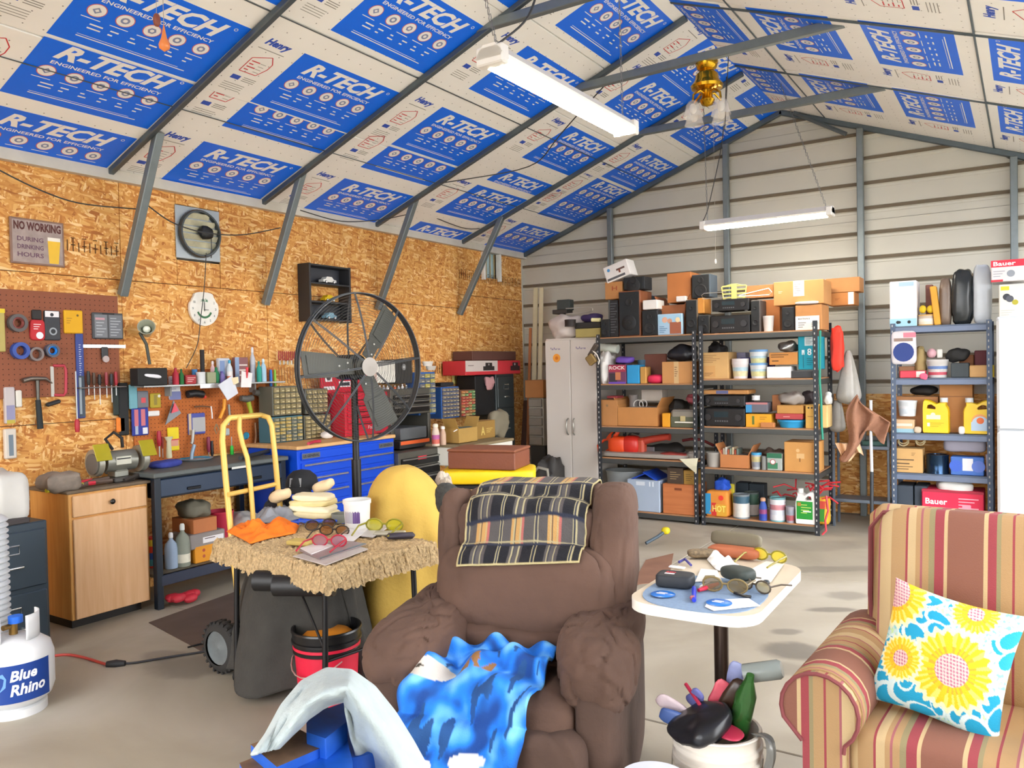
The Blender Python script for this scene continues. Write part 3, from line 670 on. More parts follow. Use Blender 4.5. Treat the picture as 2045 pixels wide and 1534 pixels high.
# ================================================================== SMALL PEDESTAL TABLE
def rrect(w_, h_, r, n=6):
    o = []
    for (cx_, cy_, a0) in ((w_/2-r, h_/2-r, 0), (-w_/2+r, h_/2-r, 90), (-w_/2+r, -h_/2+r, 180), (w_/2-r, -h_/2+r, 270)):
        for i in range(n+1): a = R(a0+90*i/n); o.append((cx_+r*math.cos(a), cy_+r*math.sin(a)))
    return o
TBX, TBY, TBZ = -.905, 2.70, .74
tb = thing('pedestal_table', 'small cream laminate pedestal table with rounded corners between the two armchairs', 'table', (TBX, TBY, 0), R(1))
b = B(); b.prism(rrect(.42, .72, .10), .034, M('#cdbfa8', .5, 0, .05), Matrix.Translation((0, 0, TBZ-.034)), True, M('#f0ece2', .35, 0, .03)); b.obj('tabletop', tb, bev=.004)
b = B(); b.lathe([(.001, 0), (.025, 0), (.025, TBZ-.05), (.07, TBZ-.045), (.07, TBZ-.034), (.001, TBZ-.034)], M('#5c5048', .28, .85, .1), (0, 0, 0), 20); b.obj('pole', tb)
b = B(); b.lathe([(.16, 0), (.16, .01), (.05, .035), (.026, .06)], M('#4a423c', .4, .6), (0, 0, 0), 28); b.obj('base', tb)
mt = B(); mt.prism([(.19*math.copysign(abs(math.cos(a))**.75, math.cos(a)), -.16+.205*math.copysign(abs(math.sin(a))**.75, math.sin(a))) for a in [2*PI*i/36 for i in range(36)]], .003, M('#7d94b0', .9, 0, .12, 90), Matrix.Translation((0, 0, TBZ))); mt.obj('placemat', None, (TBX, TBY, 0), R(1), 'oval slate-blue placemat on the near half of the cream pedestal table', 'placemat')
# ================================================================== LEFT SIDE FURNITURE
def face(px0, py0, px1, py1, X):      # a rectangle facing +X
    a, c = at(px0, py0, X=X), at(px1, py1, X=X); return a.y, c.y, c.z, a.z   # y0,y1,z0,z1
# black workbench
WBX = -4.65; y0, y1 = 3.0, 4.07
BLK = M('#16202c', .4, .3, .15); GTOP = M('#5c6260', .6, 0, .2, 6)
bn = thing('workbench', 'black steel workbench with grey top, drawers and lower shelf against the strand board wall', 'workbench', (-4.91, (y0+y1)/2, 0))
cy = (y0+y1)/2; L_ = y1-y0; D_ = .52
b = B(); b.rbox((0, 0, .855), (D_+.04, L_+.02, .03), GTOP, .006); b.obj('worktop', bn)
for sx in (-1, 1):
    for sy in (-1, 1): b = B(); b.rbox((sx*(D_/2-.02), sy*(L_/2-.025), .42), (.045, .045, .84), BLK, .004); b.obj('leg', bn)
b = B(); b.rbox((-.01, 0, .77), (D_-.05, L_-.08, .14), BLK, .004); b.obj('apron', bn)
for i in (0, 1):
    b = B(); b.rbox((D_/2-.012, (i-.5)*(L_*.47), .77), (.03, L_*.45, .115), M('#24344a', .35, .3, .1), .006); d = b.obj('drawer', bn)
    b = B(); b.rbox((D_/2+.008, (i-.5)*(L_*.47), .745), (.012, .10, .02), M('#0c0f14', .4, .5), .004); b.obj('handle', d)
b = B(); b.rbox((0, 0, .205), (D_, L_-.04, .02), M('#6a6250', .8), .002); b.rbox((D_/2-.01, 0, .18), (.03, L_-.06, .07), M('#2c3346', .4, .3), .004); b.obj('lower_shelf', bn)
b = B(); b.box((D_/2+.018, .12, .845), (.002, .16, .03), M('#d8d8d0')); b.obj('label_strip', bn)
# tan wooden cabinet
tc_ = thing('wooden_cabinet', 'light birch base cabinet with one drawer over one door, bench grinder on top', 'cabinet', (-4.94, 2.75, 0))
TANW = wood_mat('#cfa070', '#dfb68a', 2, 'Z'); TANE = wood_mat('#c98f45', '#dba55c', 2, 'Z')
b = B(); b.rbox((0, 0, .435), (.44, .50, .75), TANE, .004); b.obj('carcass', tc_)
b = B(); b.rbox((.228, 0, .73), (.018, .465, .125), TANW, .004); d = b.obj('drawer', tc_)
b = B(); b.lathe([(.001, .026), (.012, .024), (.017, .016), (.008, .004), (.008, 0)], M('#3c3a38', .35, .8), (.237, 0, .73), 16, rot=(0, R(90), 0)); b.obj('knob', d)
b = B(); b.rbox((.228, 0, .36), (.018, .465, .59), TANW, .004); b.obj('door', tc_)
b = B(); b.rbox((0, 0, .815), (.47, .53, .018), M('#6e5f4c', .8, 0, .3, 12), .004); b.obj('top_board', tc_)
b = B(); b.box((-.03, 0, .03), (.38, .44, .06), M('#16120f')); b.obj('toe_kick', tc_)
# filing cabinet
fc = thing('filing_cabinet', 'dark grey two-drawer steel filing cabinet at the left edge', 'cabinet', (-4.72, 2.06, 0))
GM = M('#38444e', .4, .35, .12, 4)
b = B(); b.rbox((0, 0, .36), (.46, .40, .72), GM, .006); b.obj('body', fc)
for z in (.20, .53):
    b = B(); b.rbox((.235, 0, z), (.02, .37, .305), GM, .006); d = b.obj('drawer', fc)
    b = B(); b.tube([(.245, -.05, z-.03), (.275, -.05, z-.03), (.275, .05, z-.03), (.245, .05, z-.03)], .007, M('#d8dcdc', .2, .9), 8); b.obj('handle', d)
    b = B(); q = [(-.045, -.022), (.045, -.022), (.045, .022), (-.045, .022)]; b.tube([(.248, y_, z+.06+z_) for y_, z_ in q], .004, M('#c8cccc', .25, .9), 6, closed=True); b.obj('label_holder', d)
# blue roller cabinet
bc = thing('tool_cabinet', 'royal blue roller tool cabinet with wooden top behind the pedestal fan', 'tool cabinet', (-4.86, 4.66, 0))
ROY = M('#1350d8', .3, .2, .05); CHR = M('#c8ccd0', .25, .9, 0); L_ = 1.08
b = B(); b.rbox((0, 0, .50), (.56, L_, .82), ROY, .008); b.obj('body', bc)
b = B(); b.rbox((0, 0, .925), (.58, L_+.02, .028), wood_mat('#c99a62', '#dcb37a', 2, 'Y'), .005); b.obj('wooden_top', bc)
rows = [(.86, .075, [(0, L_-.06)]), (.765, .095, [(0, L_-.06)]), (.655, .105, [(-.27, L_/2-.05), (.27, L_/2-.05)]), (.545, .10, [(-.27, L_/2-.05), (.27, L_/2-.05)]), (.435, .10, [(-.27, L_/2-.05), (.27, L_/2-.05)]), (.30, .15, [(-.27, L_/2-.05), (.27, L_/2-.05)]), (.16, .12, [(-.27, L_/2-.05), (.27, L_/2-.05)])]
for k, (z, h, cs) in enumerate(rows):
    for (yy, ww) in cs:
        b = B(); b.rbox((.285, yy, z), (.02, ww, h-.012), ROY, .004)
        if k == 0:
            for yt in (-.42, .42):
                T = frame((.2965, yt-.09, z-.02), (0, 1, 0), (0, 0, 1)); rect(b, 0, 0, .18, .04, M('#6c7078', .4, .5), .0002, T)
                text(b, 'US GENERAL', .01, .01, .17, .03, M('#14161c'), .0008, T, bold=.03)
        d = b.obj('drawer', bc)
        if k: b = B(); b.rbox((.303, yy, z+h/2-.022), (.02, ww-.03, .016), CHR, .005); b.obj('handle', d)
for y_ in (-.45, .45):
    for x_ in (-.2, .2): b = B(); b.cyl((x_-.02, y_, .045), (x_+.02, y_, .045), .045, M('#1a1a1a', .7), 16); b.box((x_, y_, .085), (.06, .06, .02), M('#70757a', .4, .6)); b.obj('caster', bc)
# grey tool chests beside it
def chest(name, label, X, Y0, Y1, z0, z1, rows, body='#5c5a52', drw='#161616', sub='body'):
    t = thing(name, label, 'tool cabinet', ((X-.23), (Y0+Y1)/2, z0)); H_ = z1-z0; W_ = Y1-Y0; bm = M(body, .4, .4, .1)
    b = B(); b.rbox((-.015, 0, H_/2), (.43, W_, H_), bm, .005); b.obj(sub, t)
    z = H_-.05
    for h in rows:
        b = B(); b.rbox((.205, 0, z-h/2), (.018, W_-.06, h-.012), M(drw, .35, .3), .003); d = b.obj('drawer', t)
        b = B(); b.rbox((.22, 0, z-.016), (.018, W_-.07, .014), M('#9a9a94', .3, .8), .004); b.obj('handle', d); z -= h
    return t
ca = at(785, 778, X=-4.72); cb = at(864, 783, X=-4.72)
tch = chest('tool_chest', 'tall grey mechanic tool chest with black drawers, standing on the low grey cabinet', -4.72, ca.y, cb.y, ca.z-.235, ca.z, [.05, .05, .07])
b = B(); GB = M('#5c5a52', .4, .4, .1); W_ = cb.y-ca.y; hh = ca.z-.235-.79
for sy in (-1, 1): b.rbox((-.015, sy*(W_/2-.02), -hh/2), (.43, .04, hh), GB, .004)
b.rbox((-.21, 0, -hh/2), (.03, W_, hh), GB, .004); b.rbox((-.015, 0, -hh+.008), (.43, W_, .016), GB, .003); b.obj('open_bay', tch)
cc_ = at(801, 897, X=-4.5); cd = at(884, 894, X=-4.5)
lowc = chest('tool_cabinet', 'wide low grey roller cabinet with black drawers next to the blue one', -4.5, cc_.y, cd.y, 0, .78, [.08, .09, .09, .10, .12, .14])
b = B(); T = frame((.2155, -.05, .70-.0), (0, 1, 0), (0, 0, 1)); rect(b, 0, .0, .12, .03, M('#d02a3a'), .002, T); b.obj('badge', lowc)
# white desk
wd = thing('white_desk', 'white laminate desk with a worn top near the far corner, boxes on it', 'desk', (-4.62, 6.12, 0))
WHT = M('#e4e2d6', .5, 0, .04)
b = B(); b.rbox((0, 0, .70), (.80, .78, .17), WHT, .006); b.obj('drawer_box', wd)
b = B(); b.rbox((0, 0, .795), (.82, .80, .025), M('#8c7c5c', .7, 0, .2, 10), .004); b.obj('desktop', wd)
for sx in (-1, 1):
    for sy in (-1, 1): b = B(); b.rbox((sx*.36, sy*.35, .31), (.05, .05, .62), WHT, .004); b.obj('leg', wd)
# tall dark filing cabinet against the wall at the far corner
fa = at(990, 750, X=-4.88); fbb = at(1026, 748, X=-4.88)
tf = thing('filing_cabinet', 'tall dark green-grey filing cabinet in the far left corner under the flat red box', 'cabinet', (-5.02, (fa.y+fbb.y)/2, 0))
b = B(); b.rbox((0, 0, .71), (.28, fbb.y-fa.y, 1.42), M('#33393a', .4, .3), .006); b.obj('body', tf)
for z in (.17, .52, .87, 1.22):
    b = B(); b.rbox((.145, 0, z), (.015, fbb.y-fa.y-.04, .33), M('#3a4142', .4, .3), .005); d = b.obj('drawer', tf)
    b = B(); q = [(-.045, -.025), (.045, -.025), (.045, .025), (-.045, .025)]; b.tube([(.156, y_, z+.06+z_) for y_, z_ in q], .006, M('#c8cccc', .25, .9), 6, closed=True); b.obj('label_holder', d)
    b = B(); b.rbox((.162, 0, z-.05), (.02, .10, .014), M('#b0b4b4', .3, .9), .004); b.obj('handle', d)
# ================================================================== WHITE METAL LOCKER CABINET
wx0, wx1, wy, wz = at(1087, 678, Y=7.3).x, at(1189, 674, Y=7.3).x, 7.3, 1.785
wc = thing('storage_cabinet', 'tall white two-door metal storage cabinet left of the black shelves', 'cabinet', ((wx0+wx1)/2, wy+.24, 0))
WM = M('#d6d0c8', .45, .1, .04, 2); W_ = wx1-wx0
b = B(); b.rbox((0, .01, wz/2), (W_, .44, wz), WM, .006); b.obj('body', wc)
for i, sx in enumerate((-1, 1)):
    b = B(); b.rbox((sx*W_/4, -.222, wz/2+.02), (W_/2-.006, .018, wz-.08), WM, .004)
    for q in range(9): rect(b, -.08+q*.013, 1.665+.008*(q % 3 == 0), -.073+q*.013, 1.68+.012*(q in (0, 3)), M('#5c5490'), .0004, frame((sx*W_/4, -.2315, 0), (1, 0, 0), (0, 0, 1)))
    if not i: disc(b, -.01, 1.58, .045, M('#f2a23c'), .0004, frame((sx*W_/4, -.2315, 0), (1, 0, 0), (0, 0, 1))); disc(b, -.01, 1.58, .02, M('#d87820'), .001, frame((sx*W_/4, -.2315, 0), (1, 0, 0), (0, 0, 1)), 6)
    d = b.obj('door', wc)
    b = B(); b.tube([(sx*.035, -.232, .95), (sx*.035, -.262, .93), (sx*.045, -.262, .86), (sx*.035, -.262, .80), (sx*.035, -.232, .78)], .007, M('#b8b8b0', .3, .8), 8); b.obj('handle', d)
# ================================================================== SHELVING
def punched_post(x, y, h, m, parent, w_=.038):
    b = B(); b.box((x, y, h/2), (w_, .004, h), m); b.box((x+(w_/2 if x < 0 else -w_/2)*0-w_/2, y+.016, h/2), (.004, .034, h), m)
    n = int(h/.05)
    for i in range(n):
        b.box((x-.006, y-.0025, .03+i*.05), (.008, .001, .018), M('#b8b8b4', .5)); 
    b.obj('post', parent)
def shelf_unit(name, label, x0, x1, yf, dep, zs, top, post, board, frontm):
    t = thing(name, label, 'shelving', ((x0+x1)/2, yf+dep/2, 0)); hw = (x1-x0)/2; hd = dep/2
    for sx in (-1, 1):
        for sy in (-1, 1): punched_post(sx*(hw-.02), sy*(hd-.002)-.016*(sy > 0), top, post, t)
    for z in zs:
        b = B(); b.rbox((0, 0, z-.008), (2*hw-.05, dep-.03, .014), board, .002); s_ = b.obj('shelf', t)
        b = B()
        for sy in (-1, 1): b.rbox((0, sy*(hd-.012), z-.035), (2*hw-.03, .022, .045), frontm, .003)
        for sx in (-1, 1): b.rbox((sx*(hw-.02), 0, z-.035), (.02, dep-.04, .045), frontm, .003)
        b.obj('beam', s_)
    return t
U1 = (-3.61, -2.585); U2 = (-2.56, -1.515); UY = 7.13; UD = .60; ZS1 = [.075, .585, .895, 1.31, 1.77]; ZS2 = [.085, .535, .915, 1.35, 1.765]
DKG = M('#30343a', .45, .3, .12); PB = M('#b08058', .7, 0, .15, 8); DKG2 = M('#4a4c4a', .45, .3)
shelf_unit('black_shelving', 'black boltless steel shelving beside the white cabinet, chainsaw on its second shelf', *U1, UY, UD, ZS1, 1.80, DKG, PB, DKG2)
shelf_unit('black_shelving', 'right-hand black boltless shelving with paint cans on its bottom shelf', *U2, UY, UD, ZS2, 1.84, DKG, PB, DKG2)
U3 = (-1.0, -.255); U3Y = 7.5
shelf_unit('blue_grey_shelving', 'narrow blue-grey steel shelving with yellow detergent jugs beside the white fridge', *U3, U3Y, .40, [.10, .53, .87, 1.335, 1.775], 1.80, M('#4c5a70', .45, .3), M('#5a6678', .5, .2), M('#6b7890', .45, .2))
# refrigerator
rf = thing('refrigerator', 'white top-freezer refrigerator at the right edge beside the blue-grey shelving', 'refrigerator', (.16, 7.62, 0))
FW = M('#dfe3e6', .35, 0, .02, 2)
b = B(); b.rbox((0, 0, .91), (.76, .64, 1.80), M('#c8ccd0', .5), .01); b.obj('body', rf)
zf = at(2000, 858, Y=7.27).z; zt = at(2000, 634, Y=7.27).z
b = B(); b.rbox((0, -.35, (zf+zt)/2), (.76, .06, zt-zf-.02), FW, .02); d = b.obj('freezer_door', rf); b = B(); b.rbox((.33, -.40, zf+.12), (.03, .04, .2), FW, .008); b.obj('handle', d)
b = B(); b.rbox((0, -.35, zf/2+.02), (.76, .06, zf-.06), FW, .02); d = b.obj('fridge_door', rf); b = B(); b.rbox((.33, -.40, zf-.35), (.03, .04, .4), FW, .008); b.obj('handle', d)
# ================================================================== LAMPS
def shop_light(name, label, p0, p1, chain_tops, cord=None):
    p0, p1 = Vector(p0), Vector(p1); mid = (p0+p1)/2; L_ = (p1-p0).length; ang = math.atan2((p1-p0).y, (p1-p0).x)
    t = thing(name, label, 'lamp', mid, ang); HW = M('#e8e4dc', .4, .1, 0)
    b = B(); b.prism([(-.055, .0), (-.065, .012), (-.03, .055), (.03, .055), (.065, .012), (.055, 0)], L_, HW, Matrix(((0, 0, 1, -L_/2), (1, 0, 0, 0), (0, 1, 0, 0), (0, 0, 0, 1)))); b.obj('housing', t)
    b = B()
    for y in (-.028, .028): b.cyl((-L_/2+.05, y, -.012), (L_/2-.05, y, -.012), .017, M('#fff6e4', .4, 0, 0, emit=26), 12)
    b.obj('tube', t)
    for sx in (-1, 1): b = B(); b.rbox((sx*(L_/2-.025), 0, .012), (.05, .13, .075), HW, .006); b.obj('end_cap', t)
    for k, (sx, top) in enumerate(zip((-.9, .9), chain_tops)):
        a = Vector((sx*L_/2, 0, .055)); w_ = Matrix.Rotation(-ang, 3, 'Z') @ (Vector(top)-Vector((0, 0, .03))-mid); b = B(); n = int((w_-a).length/.03)
        for i in range(n):
            f = (i+.5)/n; c = a.lerp(w_, f); rr = .006
            b.tube([c + Vector(((rr*math.cos(q) if i % 2 else 0), (0 if i % 2 else rr*math.cos(q)), .018*math.sin(q))) for q in [2*PI*j/6 for j in range(6)]], .0018, M('#8a8c8c', .3, .9), 4, closed=True)
        b.obj('chain', t)
    return t
def ceilz(x): return ZE+.373*(min(x, 2*XM-x)-XL)-.04
shop_light('shop_light', 'lit twin-tube shop light hanging nearest the camera under the left slope', (-1.80, 2.66, 2.73), (-1.785, 3.94, 2.73), [(-2.1, 2.72, ceilz(-2.1)), (-1.80, 3.88, ceilz(-1.8))])
shop_light('shop_light', 'lit shop light hanging in front of the grey back wall', (-2.45, 6.94, 2.70), (-1.34, 6.94, 2.70), [(-2.42, 6.95, ceilz(-2.42)), (-1.75, 6.95, ceilz(-1.75))])
# ================================================================== ITEMS ON THE SHELVES
ZA = (1180, 500, 5.477); ZB = (1400, 520, 5.9); ZC = (1180, 760, 4.792); ZD = (1390, 760, 4.794); ZE_ = (1640, 500, 5.05); ZF = (1640, 760, 5.05); ZG = (840, 660, 5.114); ZH = (1040, 560, 7.67)
ZP = (0, 580, 3.834); ZQ = (220, 600, 4.26); ZR_ = (520, 560, 3.835)
def px_(Z, r): return (Z[0]+r[0]/Z[2], Z[1]+r[1]/Z[2], Z[0]+r[2]/Z[2], Z[1]+r[3]/Z[2])
GLS = M('#dfe8ea', .08, 0, 0, alpha=.35)
def deco(o, w_, h, yf, dec, depth=None):
    """flat print on the front face (-y) of an item; fractions of its width and height"""
    b = B(); T = frame((-w_/2, yf, 0), (1, 0, 0), (0, 0, 1))
    for k, d in enumerate(dec):
        z = .0006+.0003*k; c = M(d[-1], .6, 0, 0) if isinstance(d[-1], str) else d[-1]
        if d[0] == 'r': rect(b, d[1]*w_, d[2]*h, d[3]*w_, d[4]*h, c, z, T)
        elif d[0] == 'c': disc(b, d[1]*w_, d[2]*h, d[3]*h, c, z, T)
        elif d[0] == 't': text(b, d[1], d[2]*w_, d[3]*h, d[4]*w_, d[5]*h, c, z, T, bold=.02)
        elif d[0] == 's':       # scribbled small print lines
            n = d[5]
            for i in range(n): rect(b, d[1]*w_, (d[2]+(d[4]-d[2])*(i+.3)/n)*h, (d[1]+(d[3]-d[1])*(.6+.4*((i*7) % 3)/2))*w_, (d[2]+(d[4]-d[2])*(i+.6)/n)*h, c, z, T)
    b.obj('printed_label', o)
def item(kind, name, label, cat, Z, r, Y, dep, col, dec=None, group=None, zb=None, rz=0, rgh=.7, X=None, dy=0, **kw):
    """one thing whose front fills a rectangle seen on the plane Y (or X for the left wall)"""
    x0, y0, x1, y1 = px_(Z, r) if Z else r
    if X is None:
        a = at(x0, (y0+y1)/2, Y=Y); c = at(x1, (y0+y1)/2, Y=Y); zt = at((x0+x1)/2, y0, Y=Y).z; z0 = at((x0+x1)/2, y1, Y=Y).z; w_ = c.x-a.x; loc = ((a.x+c.x)/2, Y+dep/2, 0); rot = rz
    else:
        a = at(x0, (y0+y1)/2, X=X); c = at(x1, (y0+y1)/2, X=X); zt = at((x0+x1)/2, y0, X=X).z; z0 = at((x0+x1)/2, y1, X=X).z; w_ = c.y-a.y; loc = (X-dep/2, (a.y+c.y)/2, 0); rot = R(90)+rz
    if zb is not None: zt += (zb-z0)*.5; z0 = zb
    h = max(zt-z0, .01); loc = (loc[0], loc[1], z0)
    m = M(col, rgh, kw.get('metal', 0), kw.get('var', .12), 6) if isinstance(col, str) else col
    b = B(); d = dep; kids = []
    if kind == 'carton':
        b.rbox((0, 0, h/2), (w_, d, h), m, .003); t = B(); t.box((0, 0, h+.0005), (w_*.98, .035, .001), M('#c8a878', .4)); kids.append(('tape', t))
    elif kind == 'box': b.rbox((0, 0, h/2), (w_, d, h), m, min(.006, h/4))
    elif kind == 'open':
        th = .005
        for sx in (-1, 1): b.box((sx*(w_/2-th/2), 0, h/2), (th, d, h), m); b.box((0, sx*(d/2-th/2), h/2), (w_-2*th, th, h), m)
        b.box((0, 0, th/2), (w_, d, th), m)
        for sx in (-1, 1): t = B(); t.box((sx*(w_/2+.02), 0, h+.045), (.005, d*.95, .11), m, rot=(0, sx*R(28), 0)); kids.append(('flap', t))
        t = B(); t.sq((0, 0, h*.82), (w_*.92, d*.9, h*.4), M(kw.get('fill', '#6a625a'), .9, 0, .3, 20), .6, .4, 18, amp=.03, nsc=12, seed=x0); kids.append(('contents', t))
    elif kind == 'tub':
        R1 = w_/2; R0 = R1*.8; b.lathe([(.001, 0), (R0, 0), (R0*1.01, .004), (R1*.97, h-.016), (R1, h-.014), (R1, h), (R1*.94, h), (R1*.92, h-.01), (R0*.9, .01), (.001, .01)], m, (0, 0, 0), 24, sy=min(1, d/w_))
        if kw.get('lid'): t = B(); t.lathe([(.001, h+.006), (R1*.98, h+.006), (R1*1.02, h), (R1*1.02, h-.014)], M(kw['lid'], .5), (0, 0, 0), 24, sy=min(1, d/w_)); kids.append(('lid', t))
        if kw.get('band'):
            t = B(); cs = kw['band']; nb = len(cs)
            for i, cc in enumerate(cs):
                f0, f1 = .15+.65*i/nb, .15+.65*(i+1)/nb; ra = (R0+(R1*.97-R0)*f0)+.0012; rb = (R0+(R1*.97-R0)*f1)+.0012; t.lathe([(ra, h*f0), (rb, h*f1)], M(cc, .5, 0, .25, 30), (0, 0, 0), 24, sy=min(1, d/w_))
            kids.append(('printed_band', t))
    elif kind == 'can':
        R1 = w_/2; b.lathe([(.001, 0), (R1, 0), (R1, .006), (R1*.97, .01), (R1*.97, h-.012), (R1, h-.008), (R1, h), (R1*.86, h), (R1*.84, h-.006), (.001, h-.004)], m, (0, 0, 0), 24)
        if kw.get('band'):
            t = B(); cs = kw['band']; nb = len(cs)
            for i, cc in enumerate(cs): t.lathe([(R1*.975, h*(.06+.86*i/nb)), (R1*.975, h*(.06+.86*(i+1)/nb))], M(cc, .5, 0, .1, 30), (0, 0, 0), 24)
            kids.append(('paper_label', t))
        if kw.get('bail'): t = B(); t.tube([(R1*math.cos(q), -R1*math.sin(q)*.6-.004, h*.82-.5*R1*math.sin(q)) for q in [PI*i/12 for i in range(13)]], .0015, M('#a0a4a4', .3, .9), 5); kids.append(('bail', t))
    elif kind == 'bottle':
        R1 = min(w_, d)/2; nk = kw.get('neck', .35); b.lathe([(.001, 0), (R1*.95, 0), (R1, .006), (R1, h*.55), (R1*.85, h*.68), (R1*nk, h*.80), (R1*nk, h*.86)], m, (0, 0, 0), 18)
        t = B(); t.lathe([(R1*nk*1.15, h*.85), (R1*nk*1.15, h*.96), (R1*nk*.7, h), (.001, h)], M(kw.get('cap', '#e8e8e4'), .5), (0, 0, 0), 14); kids.append(('cap', t))
        if kw.get('band'):
            t = B(); cs = kw['band']; nb = len(cs)
            for i, cc in enumerate(cs): t.lathe([(R1*1.01, h*(.1+.4*i/nb)), (R1*1.01, h*(.1+.4*(i+1)/nb))], M(cc, .5, 0, .1, 30), (0, 0, 0), 18)
            kids.append(('paper_label', t))
    elif kind == 'speaker':
        b.rbox((0, .006, h/2), (w_, d-.012, h), m, .005)
        t = B(); t.rbox((0, -d/2+.004, h/2), (w_*.92, .012, h*.95), M('#26282a', .95, 0, .15, 60), .004); kids.append(('grille', t))
        t = B(); rr = w_*.33
        t.lathe([(rr, 0), (rr*.92, .004), (rr*.3, -.002), (.001, .002)], M('#1b1c1e', .6), (0, -d/2-.003, h*.3), 20, rot=(R(90), 0, 0)); t.lathe([(rr*.5, 0), (rr*.45, .004), (.001, .001)], M('#1b1c1e', .6), (0, -d/2-.003, h*.75), 16, rot=(R(90), 0, 0)); kids.append(('speaker_cone', t))
    elif kind == 'stereo':
        b.rbox((0, .01, h/2+.004), (w_, d-.02, h-.012), m, .004); t = B(); t.rbox((0, -d/2+.008, h/2), (w_, .016, h-.01), M('#141416', .35, .2), .004); kids.append(('front_panel', t))
        t = B(); rect(t, w_*.28, h*.5, w_*.62, h*.8, M('#20343c', .15), .001, frame((-w_/2, -d/2, 0), (1, 0, 0), (0, 0, 1))); 
        for i in range(6): rect(t, w_*(.3+i*.055), h*.25, w_*(.335+i*.055), h*.33, M('#5a5c60', .4), .001, frame((-w_/2, -d/2, 0), (1, 0, 0), (0, 0, 1)))
        kids.append(('display', t))
        for fx in (-.36, .36): t = B(); t.lathe([(h*.2, 0), (h*.18, .016), (.001, .016)], M('#3a3a3c', .3, .6), (w_*fx, -d/2, h*.5), 16, rot=(R(90), 0, 0)); kids.append(('knob', t))
        for fx in (-.4, .4): t = B(); t.cyl((w_*fx, -d/2+.04, 0), (w_*fx, -d/2+.04, .006), .015, M('#a0a0a0', .4), 10); kids.append(('foot', t))
    elif kind == 'lump':
        b.sq((0, 0, h/2), (w_*1.02, d, h*1.06), m, kw.get('e', .7), kw.get('e', .7), kw.get('n', 28), amp=kw.get('amp', min(w_, h)*.28), nsc=kw.get('nsc', 9/max(w_, .1)*.35), seed=x0*.37)
    elif kind == 'jug':
        T = Matrix(((1, 0, 0, 0), (0, 0, 1, -d/2), (0, 1, 0, 0), (0, 0, 0, 1))); s_ = kw.get('side', 1)
        ou = [(-.5, .03), (-.46, 0), (.46, 0), (.5, .03), (.5, .62), (.47, .72), (.40, .80), (.40, .88), (.18, .88), (.18, .80), (.02, .84), (-.22, .93), (-.42, .96), (-.48, .90), (-.5, .70)]
        hl = [(-.34, .70), (-.30, .80), (-.16, .82), (0, .74), (0, .68)]
        ou = [(x*w_*s_, z*h) for x, z in ou]; hl = [(x*w_*s_, z*h) for x, z in hl]
        # outline with a real hole: two bands
        n1 = len(ou); cx_, cz_ = sum(p[0] for p in hl)/5, sum(p[1] for p in hl)/5; K_ = 40
        def rayhit(poly, a):
            dx, dz = math.cos(a), math.sin(a); best = 0
            for i in range(len(poly)):
                x1_, z1_ = poly[i][0]-cx_, poly[i][1]-cz_; x2_, z2_ = poly[(i+1) % len(poly)][0]-cx_, poly[(i+1) % len(poly)][1]-cz_; den = dx*(z2_-z1_)-dz*(x2_-x1_)
                if abs(den) < 1e-9: continue
                t_ = (x1_*(z2_-z1_)-z1_*(x2_-x1_))/den; u_ = (x1_*dz-z1_*dx)/den
                if t_ > 0 and -1e-6 <= u_ <= 1+1e-6: best = max(best, t_)
            return cx_+dx*best, cz_+dz*best
        angs = sorted(set([math.atan2(p[1]-cz_, p[0]-cx_) for p in ou] + [2*PI*i/K_-PI for i in range(K_)])); A_ = [rayhit(ou, a) for a in angs]; H_ = [rayhit(hl, a) for a in angs]; n = len(angs)
        def ring(P0, y0_, P1, y1_, sm=True):
            vs = [(p[0], y0_, p[1]) for p in P0] + [(p[0], y1_, p[1]) for p in P1]; b.add(vs, [(i, (i+1) % n, n+(i+1) % n, n+i) for i in range(n)], m, sm)
        sh = lambda P_, k: [((p[0]-cx_)*k+cx_, (p[1]-h*.4)*k+h*.4) for p in P_]
        ring(A_, -d*.32, A_, d*.32); ring(sh(A_, .95), -d/2, A_, -d*.32); ring(A_, d*.32, sh(A_, .95), d/2); ring(H_, -d/2, H_, d/2); ring(H_, -d/2, sh(A_, .95), -d/2); ring(H_, d/2, sh(A_, .95), d/2)
        t = B(); t.cyl((.29*w_*s_, 0, h*.87), (.29*w_*s_, 0, h), .15*w_, M(kw.get('cap', '#d8e0ea'), .4), 18); kids.append(('cap', t))
    o = b.obj(name, None, loc, rot, label, cat, group)
    for nm, t in kids: t.obj(nm, o)
    if dec: deco(o, w_, h, -d/2, dec)
    o['category'] = cat
    return o
KR = '#b8804a'; KR2 = '#c28c54'; KRO = '#b5703a'; TNC = '#c9a066'
# ---- top of the left black shelving
Y1 = 7.20
item('speaker', 'speaker', 'tall floor speaker in walnut with dark grille standing on the top black shelf', 'speaker', ZA, (300, 432, 535, 925), Y1, .30, wood_mat('#7a4428', '#965a38', 2, 'Z'), zb=1.77)
item('speaker', 'speaker', 'small black speaker at the left end of the top shelf beside the floral black box', 'speaker', ZA, (108, 745, 205, 935), Y1, .12, '#22262a', zb=1.77)
item('box', 'gift_box', 'upright black box with faint grey flower pattern left of the walnut speaker', 'box', ZA, (205, 535, 297, 930), Y1+.01, .26, '#242426', [('s', .1, .1, .9, .95, 12, '#55565a')], zb=1.77)
item('carton', 'carton', 'small orange-brown carton on top of the black patterned box', 'carton', ZA, (155, 345, 345, 533), Y1+.03, .24, KR, [('t', 'H', .4, .5, .7, .75, '#9c4a2a')])
item('speaker', 'speaker', 'wide black speaker lying on top of the walnut floor speaker', 'speaker', ZA, (350, 290, 580, 430), Y1+.02, .20, '#232528')
